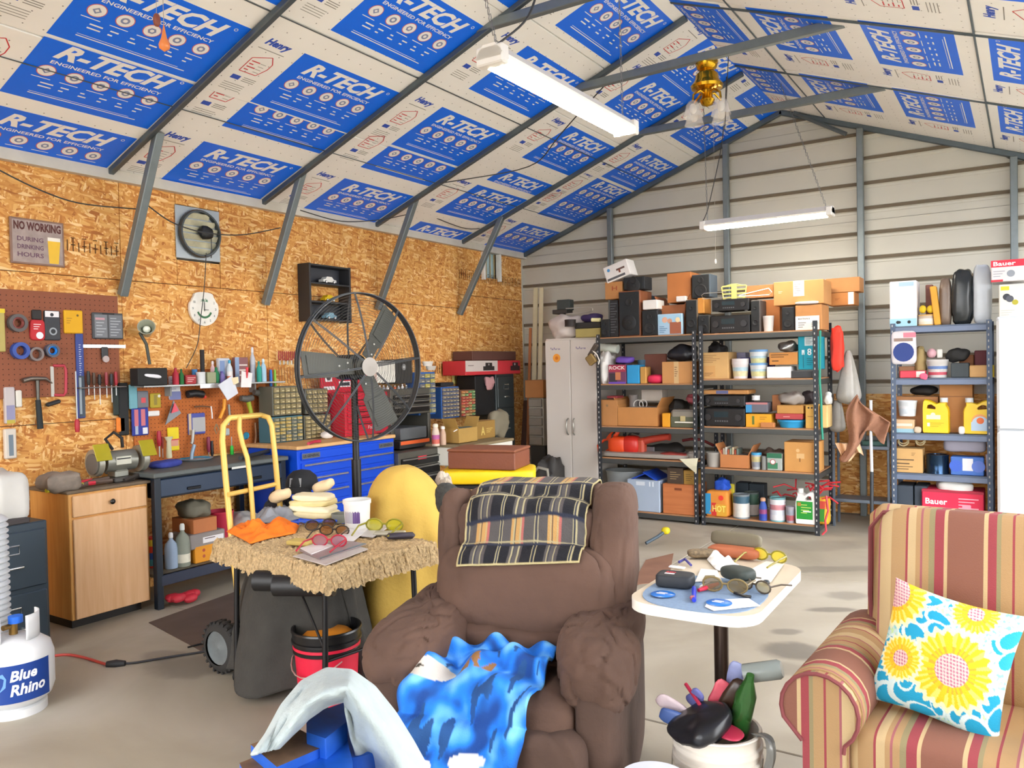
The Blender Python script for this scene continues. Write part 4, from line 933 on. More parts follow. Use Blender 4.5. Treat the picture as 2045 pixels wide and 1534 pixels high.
item('box', 'speaker_case', 'plain blue-grey small cabinet behind the wide black speaker', 'speaker', ZA, (583, 320, 660, 600), Y1+.32, .16, '#4a5660', zb=1.77)
item('speaker', 'speaker', 'small black desktop speaker with a white box on its top', 'speaker', ZA, (555, 645, 725, 912), Y1, .16, '#2a2c30', zb=1.77)
item('box', 'box', 'small plain white box on the black desktop speaker', 'box', ZA, (565, 543, 725, 645), Y1, .18, '#e4e0da')
item('box', 'picture_box', 'blue and white picture box of a foot massager on the top shelf', 'box', ZA, (728, 684, 1000, 905), Y1-.0, .05, '#a8c8e0', [('r', .05, .5, .95, .95, '#9cc4dc'), ('c', .3, .72, .14, '#d8a890'), ('c', .5, .66, .12, '#c89880'), ('r', .5, .05, .95, .6, '#9a5a40'), ('c', .82, .7, .12, '#e8d0a0'), ('s', .08, .1, .4, .45, 4, '#3c6c98')], zb=1.77)
item('open', 'wooden_box', 'open brown wooden box lying behind the picture box', 'box', ZA, (745, 575, 1030, 880), Y1+.12, .30, '#a06038', fill='#4a4440', zb=1.77)
item('carton', 'carton', 'tall orange carton standing high on the top shelf beside the grey speaker', 'carton', ZA, (835, 245, 1095, 570), Y1+.14, .28, KRO)
item('box', 'foam_tray', 'white foam tray wedged on the brown wooden box', 'box', ZA, (930, 500, 1035, 560), Y1+.08, .12, '#dcd8d4')
item('speaker', 'speaker', 'slate blue-grey speaker on top of the pile next to the orange carton', 'speaker', ZA, (1100, 262, 1300, 515), Y1+.10, .22, '#4c5864')
item('speaker', 'speaker', 'tall grey-fronted speaker at the right end of the left shelving', 'speaker', ZA, (1035, 520, 1160, 880), Y1, .24, '#6a5a4a', zb=1.77)
item('box', 'book_box', 'narrow orange cardboard sleeve between the grey speakers', 'box', ZA, (1165, 520, 1238, 690), Y1+.03, .2, '#c8883c')
item('speaker', 'speaker', 'low dark grey speaker under the orange sleeve', 'speaker', ZA, (1168, 692, 1295, 880), Y1, .2, '#55524e', zb=1.77)
o = item('box', 'power_tool_box', 'white power tool box tilted on top of the left shelf pile', 'box', ZA, (170, 130, 440, 310), Y1+.02, .18, '#e6e2de', [('r', .06, .08, .8, .22, '#55565a'), ('c', .2, .72, .1, '#4a90c8'), ('r', .5, .5, .85, .62, '#6a5048'), ('r', .58, .34, .66, .55, '#8a4a38')]); o.rotation_euler = (0, R(-17), 0)
# ---- left shelving, second shelf from the top
Y2 = 7.17
item('lump', 'plastic_bag', 'white plastic shopping bag at the left end of the shelf under the speakers', 'bag', ZA, (58, 1110, 188, 1432), Y2, .2, '#ece8e2', zb=1.31)
o = B(); p = at(1195, 693, Y=7.35); q = at(1234, 697, Y=7.35); o.cyl(p, q, .045, M('#dce4da', .6), 18); o.obj('paper_roll', None, None, 0, 'pale rolled paper lying above the white shopping bag', 'roll')
item('box', 'game_box', 'red and purple game box with a photo band on its front', 'box', ZA, (190, 1235, 385, 1432), Y2, .16, '#6a3a5a', [('r', .02, .62, .98, .98, '#a03048'), ('t', 'ROCK', .06, .74, .94, .92, '#e8e0d8'), ('r', .06, .1, .5, .55, '#3a3038'), ('r', .4, .2, .7, .6, '#c07850'), ('r', .02, 0, .98, .1, '#6a4ab0')], zb=1.31)
item('lump', 'purple_pouch', 'shiny purple pouch lying on the game box', 'bag', ZA, (250, 1165, 440, 1235), Y2+.02, .14, '#6a4aa8')
item('box', 'tin_box', 'plain sky-blue box on the upper shelf beside the game box', 'box', ZA, (392, 1240, 530, 1432), Y2, .14, '#2a94cc', zb=1.31)
item('can', 'tall_tin', 'tall slate blue tin behind the sky-blue box', 'tin', ZA, (492, 1092, 580, 1240), Y2+.18, .1, '#4a7088', zb=1.31)
item('box', 'book', 'narrow tan cardboard folder beside the sky-blue box', 'folder', ZA, (537, 1262, 603, 1432), Y2, .12, '#c09048', zb=1.31)
item('box', 'wooden_board', 'dark reddish-brown board standing upright at the shelf back', 'board', ZA, (583, 1075, 825, 1335), Y2+.22, .03, '#7a4a3c', zb=1.31)
item('box', 'blue_case', 'flat blue case under the brown board', 'case', ZA, (612, 1322, 748, 1360), Y2+.08, .12, '#3a78b0', zb=1.31)
item('lump', 'red_bowl', 'upturned pinkish red bowl on the upper shelf', 'bowl', ZA, (600, 1350, 775, 1436), Y2, .16, '#d02850', amp=.001, zb=1.31)
item('carton', 'carton', 'wide light brown carton with a taped front on the upper left shelf', 'carton', ZA, (778, 1205, 1125, 1432), Y2, .28, KR2, [('r', .38, .0, .53, 1, '#c8a878'), ('s', .4, .3, .5, .8, 5, '#6a4a30')], zb=1.31)
item('lump', 'black_bag', 'black plastic bag on top of the taped carton', 'bag', ZA, (830, 1040, 1110, 1205), Y2+.04, .24, '#1c1e24', rgh=.35)
# ---- left shelving, middle shelf
item('carton', 'carton', 'closed brown carton at the left end of the middle shelf', 'carton', ZC, (78, 172, 252, 405), Y2, .24, KR, [('c', .45, .78, .05, '#8a6a48')], zb=.895)
item('box', 'red_folder', 'thin dark red folder on the closed carton', 'folder', ZC, (150, 148, 250, 172), Y2+.02, .16, '#8a3034')
item('open', 'carton', 'open orange-brown carton of lamp parts and white rings on the middle shelf', 'carton', ZC, (258, 250, 635, 425), Y2, .34, '#c08448', fill='#a8a29a', zb=.895)
for (cx_, cy_, r_) in ((455, 235, .05), (500, 225, .04)):
    b = B(); p = at(ZC[0]+cx_/ZC[2], ZC[1]+cy_/ZC[2], Y=Y2+.1); b.tube([p + Vector((r_*math.cos(a), 0, r_*math.sin(a))) for a in [2*PI*i/20 for i in range(20)]], .005, M('#d8d4cc', .5), 6, closed=True); b.obj('wire_ring', None, None, 0, ('larger' if r_ > .045 else 'smaller') + ' white wire ring sticking out of the open orange-brown carton', 'ring')
item('can', 'grey_tube', 'grey tube leaning in the open carton', 'tube', ZC, (350, 140, 430, 300), Y2+.14, .1, '#8a8480')
item('box', 'lamp_shade', 'white lamp shade standing in the open carton', 'lamp shade', ZC, (480, 80, 680, 200), Y2+.18, .16, '#c8c0b4')
item('box', 'small_box', 'small bright yellow-orange box beside the fishing tackle box', 'box', ZC, (680, 292, 755, 405), Y2, .1, '#e8a020', zb=.895)
o = item('box', 'tackle_box', 'grey-green tackle box with a cream latch on the middle shelf', 'tool box', ZC, (762, 318, 1003, 400), Y2, .2, '#5c5e4a', zb=.895)
b = B(); wq = at(ZC[0]+1003/ZC[2], 840, Y=Y2).x-at(ZC[0]+762/ZC[2], 840, Y=Y2).x; hq = .075; b.rbox((0, 0, .125), (wq, .2, .085), M('#8a8478', .5), .02); b.obj('lid', o); b = B(); b.rbox((0, -.106, .085), (.05, .014, .05), M('#b8a878', .5), .004); b.obj('latch', o)
item('box', 'tray', 'thin white tray at the shelf edge under the tackle box', 'tray', ZC, (800, 396, 1000, 408), Y2-.03, .03, '#e4e0d4')
item('lump', 'red_cloth', 'crumpled pinkish red packaging above the tackle box', 'packaging', ZC, (900, 140, 1004, 222), Y2+.16, .14, '#a85058')
item('lump', 'black_cloth', 'black cloth heap behind the tackle box', 'cloth', ZC, (700, 110, 900, 240), Y2+.26, .2, '#2a2622', zb=.895)
# ---- left shelving, chainsaw shelf
item('lump', 'paper_sheet', 'grey-white drop sheet spread over the chainsaw shelf edge', 'sheet', ZC, (80, 700, 900, 745), Y2-.02, .42, '#9c958c', e=.3, amp=.01)
b = B(); p0 = at(1357, 917, Y=7.11); p1 = at(1394, 915, Y=7.11); p2 = at(1391, 946, Y=7.11)
b.add([p0, p1, p2, (p0+p2)/2+Vector((0, -.01, .0)), (p1+p2)/2+Vector((0, -.015, 0))], [(0, 3, 4, 1), (3, 2, 4)], M('#d8d4b8', .8)); b.obj('hanging_corner', None, None, 0, 'white corner of sheet hanging over the shelf edge below the leaf blower', 'sheet', solid=.004)
ORG = M('#e04a1c', .4, 0, .08); 
cs = thing('chainsaw', 'orange chainsaw lying at the left end of its shelf', 'chainsaw', at(1225, 906, Y=7.28)*1.0); q = cs.location.copy(); cs.location.z = .60; 
b = B(); b.sq((.06, 0, .10), (.20, .16, .17), ORG, .5, .6, 24); b.sq((.0, 0, .19), (.16, .06, .07), ORG, .6, .6, 16, rot=(0, R(-40), 0)); b.obj('body', cs)
b = B(); b.tube([(-.03, 0, .15), (-.10, 0, .14), (-.17, 0, .08), (-.16, 0, .02), (-.10, 0, .01), (-.03, 0, .06)], .013, ORG, 8, closed=True); b.obj('rear_handle', cs)
b = B(); b.tube([(.0, .05, .05), (.02, .06, .2), (.04, 0, .24), (.02, -.06, .2), (.0, -.05, .05)], .009, M('#1c1c1c', .6), 8); b.obj('front_handle', cs)
b = B(); b.rbox((.25, .05, .05), (.34, .008, .07), M('#8a8c8c', .3, .8), .003); b.obj('guide_bar', cs)
lb = thing('leaf_blower', 'red leaf blower with a long nozzle beside the chainsaw', 'leaf blower', (at(1262, 895, Y=7.3).x, 7.3, .60)); RD = M('#cc2c20', .4, 0, .1)
b = B(); b.sq((0, 0, .10), (.20, .18, .19), RD, .7, .7, 24); b.rbox((.10, 0, .09), (.09, .10, .16), M('#c04a30', .5), .02); b.obj('body', lb)
b = B(); b.tube([(.08, 0, .13), (.22, 0, .165), (.36, 0, .19), (.40, 0, .19)], [.04, .035, .032, .036], M('#b8402e', .5), 12); b.obj('nozzle', lb)
b = B(); b.tube([(-.03, 0, .19), (0, 0, .23), (.08, 0, .21)], .012, M('#1a1a1a', .6), 8); b.obj('handle', lb)
item('lump', 'black_case', 'low black bag behind the leaf blower nozzle', 'bag', ZC, (530, 600, 860, 700), Y2+.2, .24, '#22201e', zb=.585)
b = B(); b.tube([at(x, y, Y=7.45) for x, y in ((1363, 880), (1380, 877), (1400, 878), (1426, 890))], .014, M('#6a1c1c', .5), 8); b.obj('red_handle_tool', None, None, 0, 'dark red curved tool handle across the posts of the black shelving', 'tool')
item('lump', 'red_hose', 'flat red strap bundle on the chainsaw shelf', 'strap', ZC, (640, 690, 900, 740), Y2+.0, .16, '#9c3c34', e=.5, zb=.585)
item('lump', 'clear_bag', 'clear plastic bag with pink lid near the middle posts', 'bag', ZC, (900, 680, 1020, 750), Y2+.05, .16, '#a09a90', zb=.585)
# ---- left shelving, bottom
item('tub', 'grey_bin', 'grey plastic storage bin with a jumble inside at bottom left', 'bin', ZC, (88, 860, 430, 1190), Y2+.05, .34, '#8a8f90', zb=.075)
CLR = M('#a8b8cc', .3, 0, .06, 4)
o = item('box', 'storage_tub', 'translucent pale blue storage tub with blue folding lid on the bottom shelf', 'bin', ZC, (350, 965, 660, 1282), Y2-.02, .36, CLR, [('r', .28, .82, .55, .94, '#d0d8e0'), ('r', .68, .80, .72, .95, '#e4ecf4'), ('r', .78, .80, .82, .95, '#e4ecf4')], zb=.075)
LID = M('#1c48b8', .4); hh = at(1285, 962, Y=Y2).z-.075
for (x, a) in ((-.07, -24), (.08, 28)): b = B(); b.rbox((x, 0, hh+.045), (.20, .34, .012), LID, .004, rot=(0, R(a), 0)); b.obj('lid_flap', o)
o = item('box', 'wooden_crate', 'orange-stained wooden crate with hand slot on the bottom shelf', 'crate', ZC, (688, 1010, 1008, 1312), Y2-.02, .30, wood_mat('#b4683a', '#c87c48', 2, 'X'), [('r', .36, .80, .58, .88, '#7a3c1c')], zb=.075)
item('box', 'case', 'dark brown printed case sitting on the wooden crate', 'case', ZC, (728, 835, 880, 1000), Y2+.02, .2, '#4a3c30', [('s', .2, .3, .85, .8, 4, '#a08a60')])
item('box', 'case', 'mustard box beside the brown case on the wooden crate', 'box', ZC, (885, 860, 1000, 1010), Y2+.03, .2, '#a8843c', [('s', .2, .3, .85, .8, 4, '#6a5428')])
# ---- right shelving, top
item('stereo', 'stereo_receiver', 'black stereo unit, upper of the pair on the top shelf', 'stereo', ZB, (128, 450, 560, 600), Y1, .30, '#1a1a1c')
item('stereo', 'stereo_receiver', 'black stereo unit, lower of the pair on the top shelf', 'stereo', ZB, (112, 620, 572, 812), Y1, .32, '#1a1a1c', zb=1.765)
item('speaker', 'speaker', 'grey speaker with a round red badge beside the stereo pair', 'speaker', ZB, (585, 445, 690, 800), Y1, .22, '#5a5350', [('c', .5, .78, .09, '#c82838')], zb=1.765)
item('tub', 'bucket', 'small white plastic bucket on the top shelf right of the stereos', 'bucket', ZB, (708, 632, 838, 798), Y1, .12, '#e0dcd8', zb=1.765)
item('carton', 'carton', 'brown carton behind the small white bucket', 'carton', ZB, (700, 430, 930, 780), Y1+.22, .2, KRO, zb=1.765)
item('carton', 'carton', 'flat brown carton behind the green rack', 'carton', ZB, (530, 292, 850, 440), Y1+.26, .2, '#b07848')
item('carton', 'carton', 'large wide light brown carton with a white paper strip down its front', 'carton', ZB, (855, 240, 1445, 520), Y1+.03, .32, KR2, [('r', .40, .35, .62, 1.0, '#ece8e4'), ('s', .42, .45, .58, .9, 5, '#8a8480'), ('s', .1, .5, .2, .62, 2, '#e8d8c0')])
item('speaker', 'speaker', 'black tabletop speaker under the large carton', 'speaker', ZB, (948, 522, 1095, 775), Y1, .2, '#232326', zb=1.765)
item('carton', 'carton', 'carton with a white lower label at the right end of the top shelf', 'carton', ZB, (1112, 505, 1425, 780), Y1, .28, KR, [('r', .0, 0, .9, .56, '#e8e4de'), ('t', 'MAINTENANCE', .1, .42, .55, .48, '#3a3834'), ('s', .1, .08, .4, .34, 3, '#6a6660'), ('s', .6, .1, .85, .3, 3, '#6a6660')], zb=1.765)
item('lump', 'tissue', 'crumpled white tissue on the labelled carton', 'paper', ZB, (1100, 478, 1375, 515), Y1-.01, .12, '#ece8e4')
item('carton', 'long_carton', 'long brown carton sticking out past the shelving towards the wall post', 'carton', ZB, (1470, 205, 1868, 375), 7.62, .22, '#b47c48')
item('carton', 'long_carton', 'short orange carton with white end label below the long carton', 'carton', ZB, (1500, 380, 1808, 530), 7.62, .22, '#bd7b40', [('r', .76, .05, .97, 1, '#e4e0da'), ('s', .25, .4, .45, .6, 3, '#8a4a20')])
b = B(); G_ = M('#c8c070', .5); p = at(1466, 594, Y=7.32)
for sx in (-1, 1):
    b.tube([(sx*.02, 0, 0), (sx*.10, 0, .02), (sx*.115, .0, .13), (sx*.02, 0, .15)], .007, G_, 6)
    for k in range(4): b.rbox((sx*.06, 0, .03+k*.035), (.10, .008, .014), G_, .002)
b.rbox((0, 0, .075), (.05, .012, .16), G_, .003); b.obj('green_rack', None, p-Vector((0, 0, .03)), 0, 'yellow-green slotted plastic rack on top of the stereos', 'rack')
for nm, pts in (('upper right', ((1476, 590), (1535, 576), (1541, 583), (1536, 589), (1476, 592))), ('left', ((1452, 594), (1404, 597), (1401, 590), (1406, 586), (1450, 583)))):
    b = B(); b.tube([at(x, y, Y=7.22) for x, y in pts], .004, M('#d8d4cc', .3, .8), 6); b.obj('wire_loop', None, None, 0, f'bent chrome wire loop pointing {"right towards the big carton" if "right" in nm else "left over the stereo stack"}', 'wire')
# ---- right shelving, upper shelf
item('carton', 'carton', 'tan printed carton at the left end of the teal-box shelf', 'carton', ZB, (2, 1072, 318, 1372), Y2, .26, TNC, [('s', .06, .6, .7, .92, 5, '#8a6438'), ('r', .08, .08, .52, .5, '#c49458'), ('s', .12, .1, .45, .25, 3, '#6a4a28')], zb=1.35)
for i in range(4): item('tub', 'ice_cream_tub', ('topmost', 'second', 'third', 'lowest')[i] + ' white plastic tub of the nested stack beside the tan carton', 'tub', ZB, (342, 1130+i*22, 540, 1285+i*22+(22 if i == 3 else 0)), Y2, .12, '#e2dcdc', group='nested white tubs', band=['#d8d0a8', '#b0ccd8'] if i == 3 else None, zb=1.35+(3-i)*.0135)
item('tub', 'ice_cream_tub', 'blue-rimmed pale tub stacked on top of its twin on the shelf', 'tub', ZB, (548, 1042, 762, 1205), Y2, .13, '#dce4e8', band=['#d4d49c', '#b4d0dc'], lid='#6a9ac8', zb=1.35+.115)
item('tub', 'ice_cream_tub', 'blue-rimmed pale tub directly on the shelf under its twin', 'tub', ZB, (552, 1207, 762, 1372), Y2, .13, '#dce4e8', band=['#d4d49c', '#b4d0dc'], lid='#6a9ac8', zb=1.35)
item('box', 'box', 'low plain white box under the small orange carton', 'box', ZB, (772, 1242, 1058, 1368), Y2, .22, '#e8e4e2', zb=1.35)
item('carton', 'carton', 'small orange carton with handwriting, on the low white box', 'carton', ZB, (803, 1084, 1133, 1230), Y2, .2, '#c88844', [('s', .06, .55, .85, .9, 2, '#4a3018'), ('s', .1, .2, .5, .45, 1, '#4a3018')])
item('box', 'black_box', 'flat dark grey box on the right end of the upper shelf', 'box', ZB, (1062, 1292, 1345, 1372), Y2, .2, '#3c3e40', zb=1.35)
item('box', 'cooler_box', 'bright teal box with a large number 8 on the upper shelf', 'box', ZB, (1142, 885, 1372, 1288), Y2+.02, .30, '#1498ae', [('r', .35, .70, .82, .96, '#c8d4d4'), ('s', .4, .74, .78, .92, 5, '#4a6a70'), ('t', '8', .48, .42, .7, .62, '#e8f0f0'), ('r', .2, .44, .34, .58, '#d8e8ea'), ('r', .26, .05, .29, .5, '#0c5c68'), ('s', .45, .12, .85, .36, 4, '#0c6a78')])
item('lump', 'foil_pan', 'crinkled silver foil dishes above the handwritten carton', 'foil', ZB, (905, 960, 1108, 1080), Y2+.06, .14, '#a8a8a4', metal=.8, rgh=.3)
item('box', 'purple_bin', 'dark purple bin behind the pale tubs', 'bin', ZB, (455, 1065, 820, 1230), Y2+.26, .16, '#463a88', zb=1.35)
item('box', 'frosted_box', 'frosted grey plastic box at the back behind the nested tubs', 'box', ZB, (332, 955, 520, 1125), Y2+.28, .14, '#908ea8', zb=1.35)
item('lump', 'black_bag', 'black folded bag at the back left of the teal-box shelf', 'bag', ZB, (60, 950, 250, 1075), Y2+.2, .2, '#1e1c1e', zb=1.35+.19)
item('lump', 'red_bag', 'bright red-orange nylon bag hanging off the right end of the shelving', 'bag', ZB, (1522, 800, 1662, 1285), 7.42, .10, '#ee3c28', e=.45)
# ---- right shelving, middle shelf
item('box', 'wooden_board', 'thin tan board lying on the upper receiver', 'board', ZD, (52, 92, 500, 132), Y2, .24, '#b8844c', [('r', .32, .1, .58, .9, '#5a6088')])
item('stereo', 'stereo_receiver', 'black receiver, upper of the pair on the middle shelf', 'stereo', ZD, (62, 140, 465, 248), Y2, .30, '#161618')
item('stereo', 'stereo_receiver', 'black receiver, lower of the pair on the middle shelf', 'stereo', ZD, (62, 252, 465, 418), Y2, .32, '#161618', zb=.915)
item('box', 'box', 'grey and blue box with pink lid on the yellow carton', 'box', ZD, (476, 210, 685, 308), Y2+.01, .18, '#6a6a74', [('r', 0, 0, .28, .75, '#3a8cc0'), ('r', 0, .8, 1, 1, '#b87878')])
item('carton', 'carton', 'bright yellow-orange printed carton beside the receivers', 'carton', ZD, (476, 310, 720, 425), Y2, .2, '#e0a020', [('r', .25, .2, .34, .85, '#5a6a28'), ('s', .55, .55, .9, .85, 2, '#9a6a18')], zb=.915)
item('box', 'small_box', 'little brown box at the shelf edge before the yellow carton', 'box', ZD, (612, 392, 748, 430), Y2-.03, .05, '#b87844', zb=.915)
item('can', 'tape_roll', 'white roll on top of the grey and blue box', 'roll', ZD, (522, 145, 600, 190), Y2+.03, .08, '#dcdcdc')
item('carton', 'carton', 'brown carton behind the clear bag on the middle shelf', 'carton', ZD, (728, 140, 810, 290), Y2+.12, .2, '#a86c40')
item('lump', 'clear_bag', 'clear plastic bag of small parts on the tan box', 'bag', ZD, (785, 120, 1000, 235), Y2+.03, .2, '#9c948c', rgh=.3)
item('box', 'box', 'tan flat box on the red box', 'box', ZD, (772, 237, 1025, 318), Y2, .22, '#c08c48')
item('box', 'box', 'flat red box between the tan box and the blue bin', 'box', ZD, (758, 318, 1018, 374), Y2, .22, '#b04444', [('s', .3, .3, .7, .7, 1, '#e0a8a0')])
item('tub', 'blue_bin', 'shallow light blue plastic bin on the middle shelf', 'bin', ZD, (752, 376, 1026, 445), Y2-.01, .24, '#30a0d8', zb=.915)
item('carton', 'carton', 'upright amber carton with two dark marks beside the right post', 'carton', ZD, (1048, 225, 1150, 440), Y2, .24, '#d8a850', [('c', .3, .88, .04, '#3a2a18'), ('c', .6, .88, .04, '#3a2a18'), ('r', .2, .5, .7, .52, '#6a4a20')], zb=.915)
item('box', 'box', 'pale cream carton just right of the shelving post', 'box', ZD, (1192, 230, 1258, 440), Y2+.1, .2, '#e0c080', zb=.915)
item('lump', 'white_bag', 'crumpled white plastic above the cream carton', 'bag', ZD, (1215, 120, 1285, 225), Y2+.12, .12, '#d8d8d4')
item('lump', 'dark_cloth', 'dark cloth and cables at the back of the middle shelf', 'cloth', ZD, (1000, 110, 1130, 225), Y2+.16, .2, '#2c2224', zb=.915+.2)
# ---- right shelving, lower shelf
item('tub', 'clear_container', 'cloudy plastic food container at the left of the book-carton shelf', 'container', ZD, (72, 690, 222, 825), Y2, .14, '#a8a49c', zb=.535)
item('open', 'carton', 'low orange-brown carton full of books', 'carton', ZD, (232, 712, 503, 842), Y2, .24, '#c07c48', zb=.535)
bx = at(ZD[0]+240/ZD[2], ZD[1]+665/ZD[2], Y=Y2+.06); cols = ['#a84a34', '#b8a890', '#c8c4b8', '#b05a38', '#8a9a84', '#c0b090', '#a8482c', '#6a7a70']
for i, c in enumerate(cols):
    b = B(); hh = .155+.012*(i % 3); b.rbox((0, 0, hh/2), (.017, .13, hh), M(c, .6), .002); o = b.obj('book', None, (bx.x+.012+i*.021, Y2+.10, .545), 0, ['red-brown', 'beige', 'cream', 'rust orange', 'sage green', 'tan', 'brick red', 'grey-green'][i] + ' book standing in the low orange-brown carton', 'book', 'books in the low carton')
item('tub', 'clear_tub', 'clear round tub with blue lid beside the book carton', 'tub', ZD, (512, 695, 612, 842), Y2, .1, '#b4b8b8', lid='#3a98c8', band=['#8a9098', '#c0b480'], zb=.535)
item('can', 'jar', 'narrow glass jar next to the clear tub', 'jar', ZD, (618, 722, 670, 845), Y2, .06, '#8a8c88', zb=.535)
item('box', 'solvent_tin', 'green and silver rectangular solvent tin', 'tin', ZD, (678, 695, 822, 858), Y2, .1, '#a8b0a8', [('r', 0, .72, 1, 1, '#2a6a4c'), ('r', .05, .1, .72, .45, '#3c7c58'), ('c', .4, .5, .16, '#b04848'), ('c', .4, .5, .12, '#e8e4e0')], zb=.535)
item('lump', 'tool_heap', 'brown and grey oddments heaped behind the solvent tin', 'tools', ZD, (640, 600, 830, 720), Y2+.18, .16, '#6a5a50', zb=.535)
item('carton', 'carton', 'tan carton stamped with a bird outline on the lower shelf', 'carton', ZD, (845, 585, 1158, 862), Y2, .28, '#cc9450', [('c', .42, .72, .06, '#d8b078'), ('r', .38, .45, .62, .62, '#d8b078'), ('r', .46, .34, .50, .46, '#8a5c28')], zb=.535)
# ---- right shelving, bottom shelf
item('lump', 'charcoal_bag', 'red, yellow and blue printed charcoal bag at bottom left of the right shelving', 'bag', ZD, (88, 1050, 305, 1285), Y2-.03, .16, '#d88830', [('r', .0, .1, .25, .9, '#2a88b8'), ('r', .28, .05, .5, .55, '#c83028'), ('r', .5, .05, .95, .5, '#d8a030'), ('t', 'HOT', .32, .2, .9, .45, '#e8d868'), ('c', .7, .75, .1, '#e03828')], e=.3, amp=.01, zb=.085)
item('lump', 'blue_cover', 'blue cap-like cover on top of the charcoal bag', 'cover', ZD, (175, 955, 300, 1065), Y2+.02, .12, '#1c50c0')
item('box', 'spirit_level', 'yellow-green level standing upright at the back of the bottom shelf', 'level', ZD, (305, 892, 362, 1090), Y2+.10, .03, '#b8ac28', zb=.09)
for i, (a, c) in enumerate(((382, 500), (505, 650))): item('box', 'dark_case', f'{"left" if i == 0 else "right"} of two dark blue-black cases standing at the back of the bottom shelf', 'case', ZD, (a, 900+i*5, c, 1100), Y2+.30, .12, '#26323a', zb=.09)
item('can', 'paint_can', 'paint can with dark top band and white label at front left', 'paint can', ZD, (332, 1095, 490, 1322), Y2-.03, .15, '#8a9498', band=['#d4d0c8', '#d4d0c8', '#34586a'], bail=1, metal=.5, zb=.085)
item('can', 'paint_can', 'dark green paint can behind the dark-banded one', 'paint can', ZD, (445, 1075, 580, 1300), Y2+.12, .15, '#5a6460', band=['#b0a8a0', '#2c4c3c'], bail=1, metal=.5, zb=.085)
item('can', 'paint_can', 'white-labelled paint can beside the blue spray can', 'paint can', ZD, (685, 1125, 838, 1352), Y2-.03, .15, '#7ab0b4', band=['#dcdce0', '#d0d4dc', '#c08088', '#dcdce0'], bail=1, metal=.5, zb=.085)
item('bottle', 'spray_can', 'blue and red spray can between the paint cans', 'spray can', ZD, (592, 1120, 670, 1332), Y2-.03, .07, '#3450a0', cap='#c89a78', neck=.6, band=['#2a3c9c', '#8a3c6c'], zb=.085)
item('tub', 'plastic_cup', 'small clear plastic cup with red drawing', 'cup', ZD, (848, 1205, 938, 1352), Y2-.03, .08, '#a09ca4', band=['#b05860', '#9094a0'], zb=.085)
item('jug', 'white_jug', 'white plastic jug with green label at the right end of the bottom shelf', 'jug', ZD, (948, 1042, 1140, 1378), Y2-.03, .11, '#e8e6e0', [('r', .07, .15, .88, .66, '#1c8c2c'), ('r', .12, .52, .3, .62, '#a87830'), ('s', .3, .3, .8, .6, 4, '#b8d060'), ('r', .4, .36, .8, .39, '#f0f0e8')], cap='#e0e0d8', side=-1, zb=.085)
random.seed(3); b = B()
for i in range(16):
    p = at(1560+random.random()*95, 975+random.random()*22, Y=Y2+.05+random.random()*.2); q = p+Vector((random.uniform(-.2, .22), random.uniform(-.08, .08), random.uniform(-.05, .10))); b.tube([p, (p+q)/2+Vector((0, 0, .035)), q], .008, M('#c83038', .5, 0, .1), 5)
b.obj('red_cord_heap', None, None, 0, 'heap of red extension cord strands at the right end of the bottom shelf', 'cord')
b = B(); b.tube([at(x, y, Y=7.12) for x, y in ((1650, 990), (1654, 1020), (1648, 1040), (1650, 1060), (1642, 1068))], .009, M('#c8414a', .5), 6); b.obj('hanging_cable', None, None, 0, 'red cord hanging down in front of the right shelving post', 'cord')
item('lump', 'yellow_sack', 'yellow and red printed sack right of the white jug', 'bag', ZD, (1152, 1115, 1262, 1345), Y2+.05, .14, '#d8a428', [('r', .2, .1, .8, .6, '#3c8c30'), ('r', .3, .6, .9, .9, '#c84838')], e=.35, amp=.01, zb=.085)
b = B(); b.tube([at(x, y, Y=7.11) for x, y in ((1638, 660), (1637, 760), (1640, 800), (1641, 850), (1643, 878))], .010, M('#1f8a72', .6), 6); b.obj('green_strap', None, None, 0, 'green webbing strap hanging down the right shelving post', 'strap')
# ================================================================== BLUE-GREY SHELVING AND THE FRIDGE
Y3 = 7.53
item('box', 'heater_box', 'white appliance box with pale blue foot picturing two black parts', 'box', ZE_, (690, 292, 962, 733), Y3, .24, '#e6e4e6', [('r', 0, 0, 1, .17, '#9cc8dc'), ('r', .35, .88, .9, .97, '#a8c4dc'), ('c', .3, .09, .035, '#1c2024'), ('c', .36, .09, .03, '#1c2024'), ('c', .72, .09, .035, '#1c2024'), ('s', .08, .25, .9, .82, 7, '#d4d2d4')], zb=1.775)
item('can', 'small_tin', 'short cream tin with an orange rim under two yellow balls', 'tin', ZE_, (970, 635, 1138, 733), Y3, .1, '#c8a060', band=['#dcd0bc', '#dcd8cc', '#b8a898'], zb=1.775)
for k, x in enumerate((985, 1062)): item('lump', 'yellow_ball', ('left' if k == 0 else 'right') + ' yellow ball resting on the short cream tin', 'ball', ZE_, (x, 555, x+72, 632), Y3+.01, .045, '#d0b018', amp=.0, e=1)
o = item('box', 'yellow_wedge', 'slim orange-yellow folded carton leaning beside the tin', 'carton', ZE_, (1140, 345, 1205, 730), Y3, .10, '#dca038', zb=1.775); o.rotation_euler = (0, R(-6), 0)
item('box', 'cardboard_tube', 'reddish brown cardboard strip standing behind the yellow balls', 'cardboard', ZE_, (1052, 285, 1128, 640), Y3+.16, .05, '#8a5a50', zb=1.775)
item('lump', 'wrapped_roll', 'roll wrapped in brown and clear plastic, next to the black rolls', 'roll', ZE_, (1190, 270, 1310, 710), Y3+.03, .12, '#7c6a5c', e=.5, amp=.012, rgh=.3, zb=1.775)
item('lump', 'black_bag_roll', 'tall black plastic wrapped bundle on the top blue-grey shelf', 'bundle', ZE_, (1312, 190, 1525, 712), Y3, .18, '#2a2e30', e=.5, amp=.02, rgh=.25, zb=1.775)
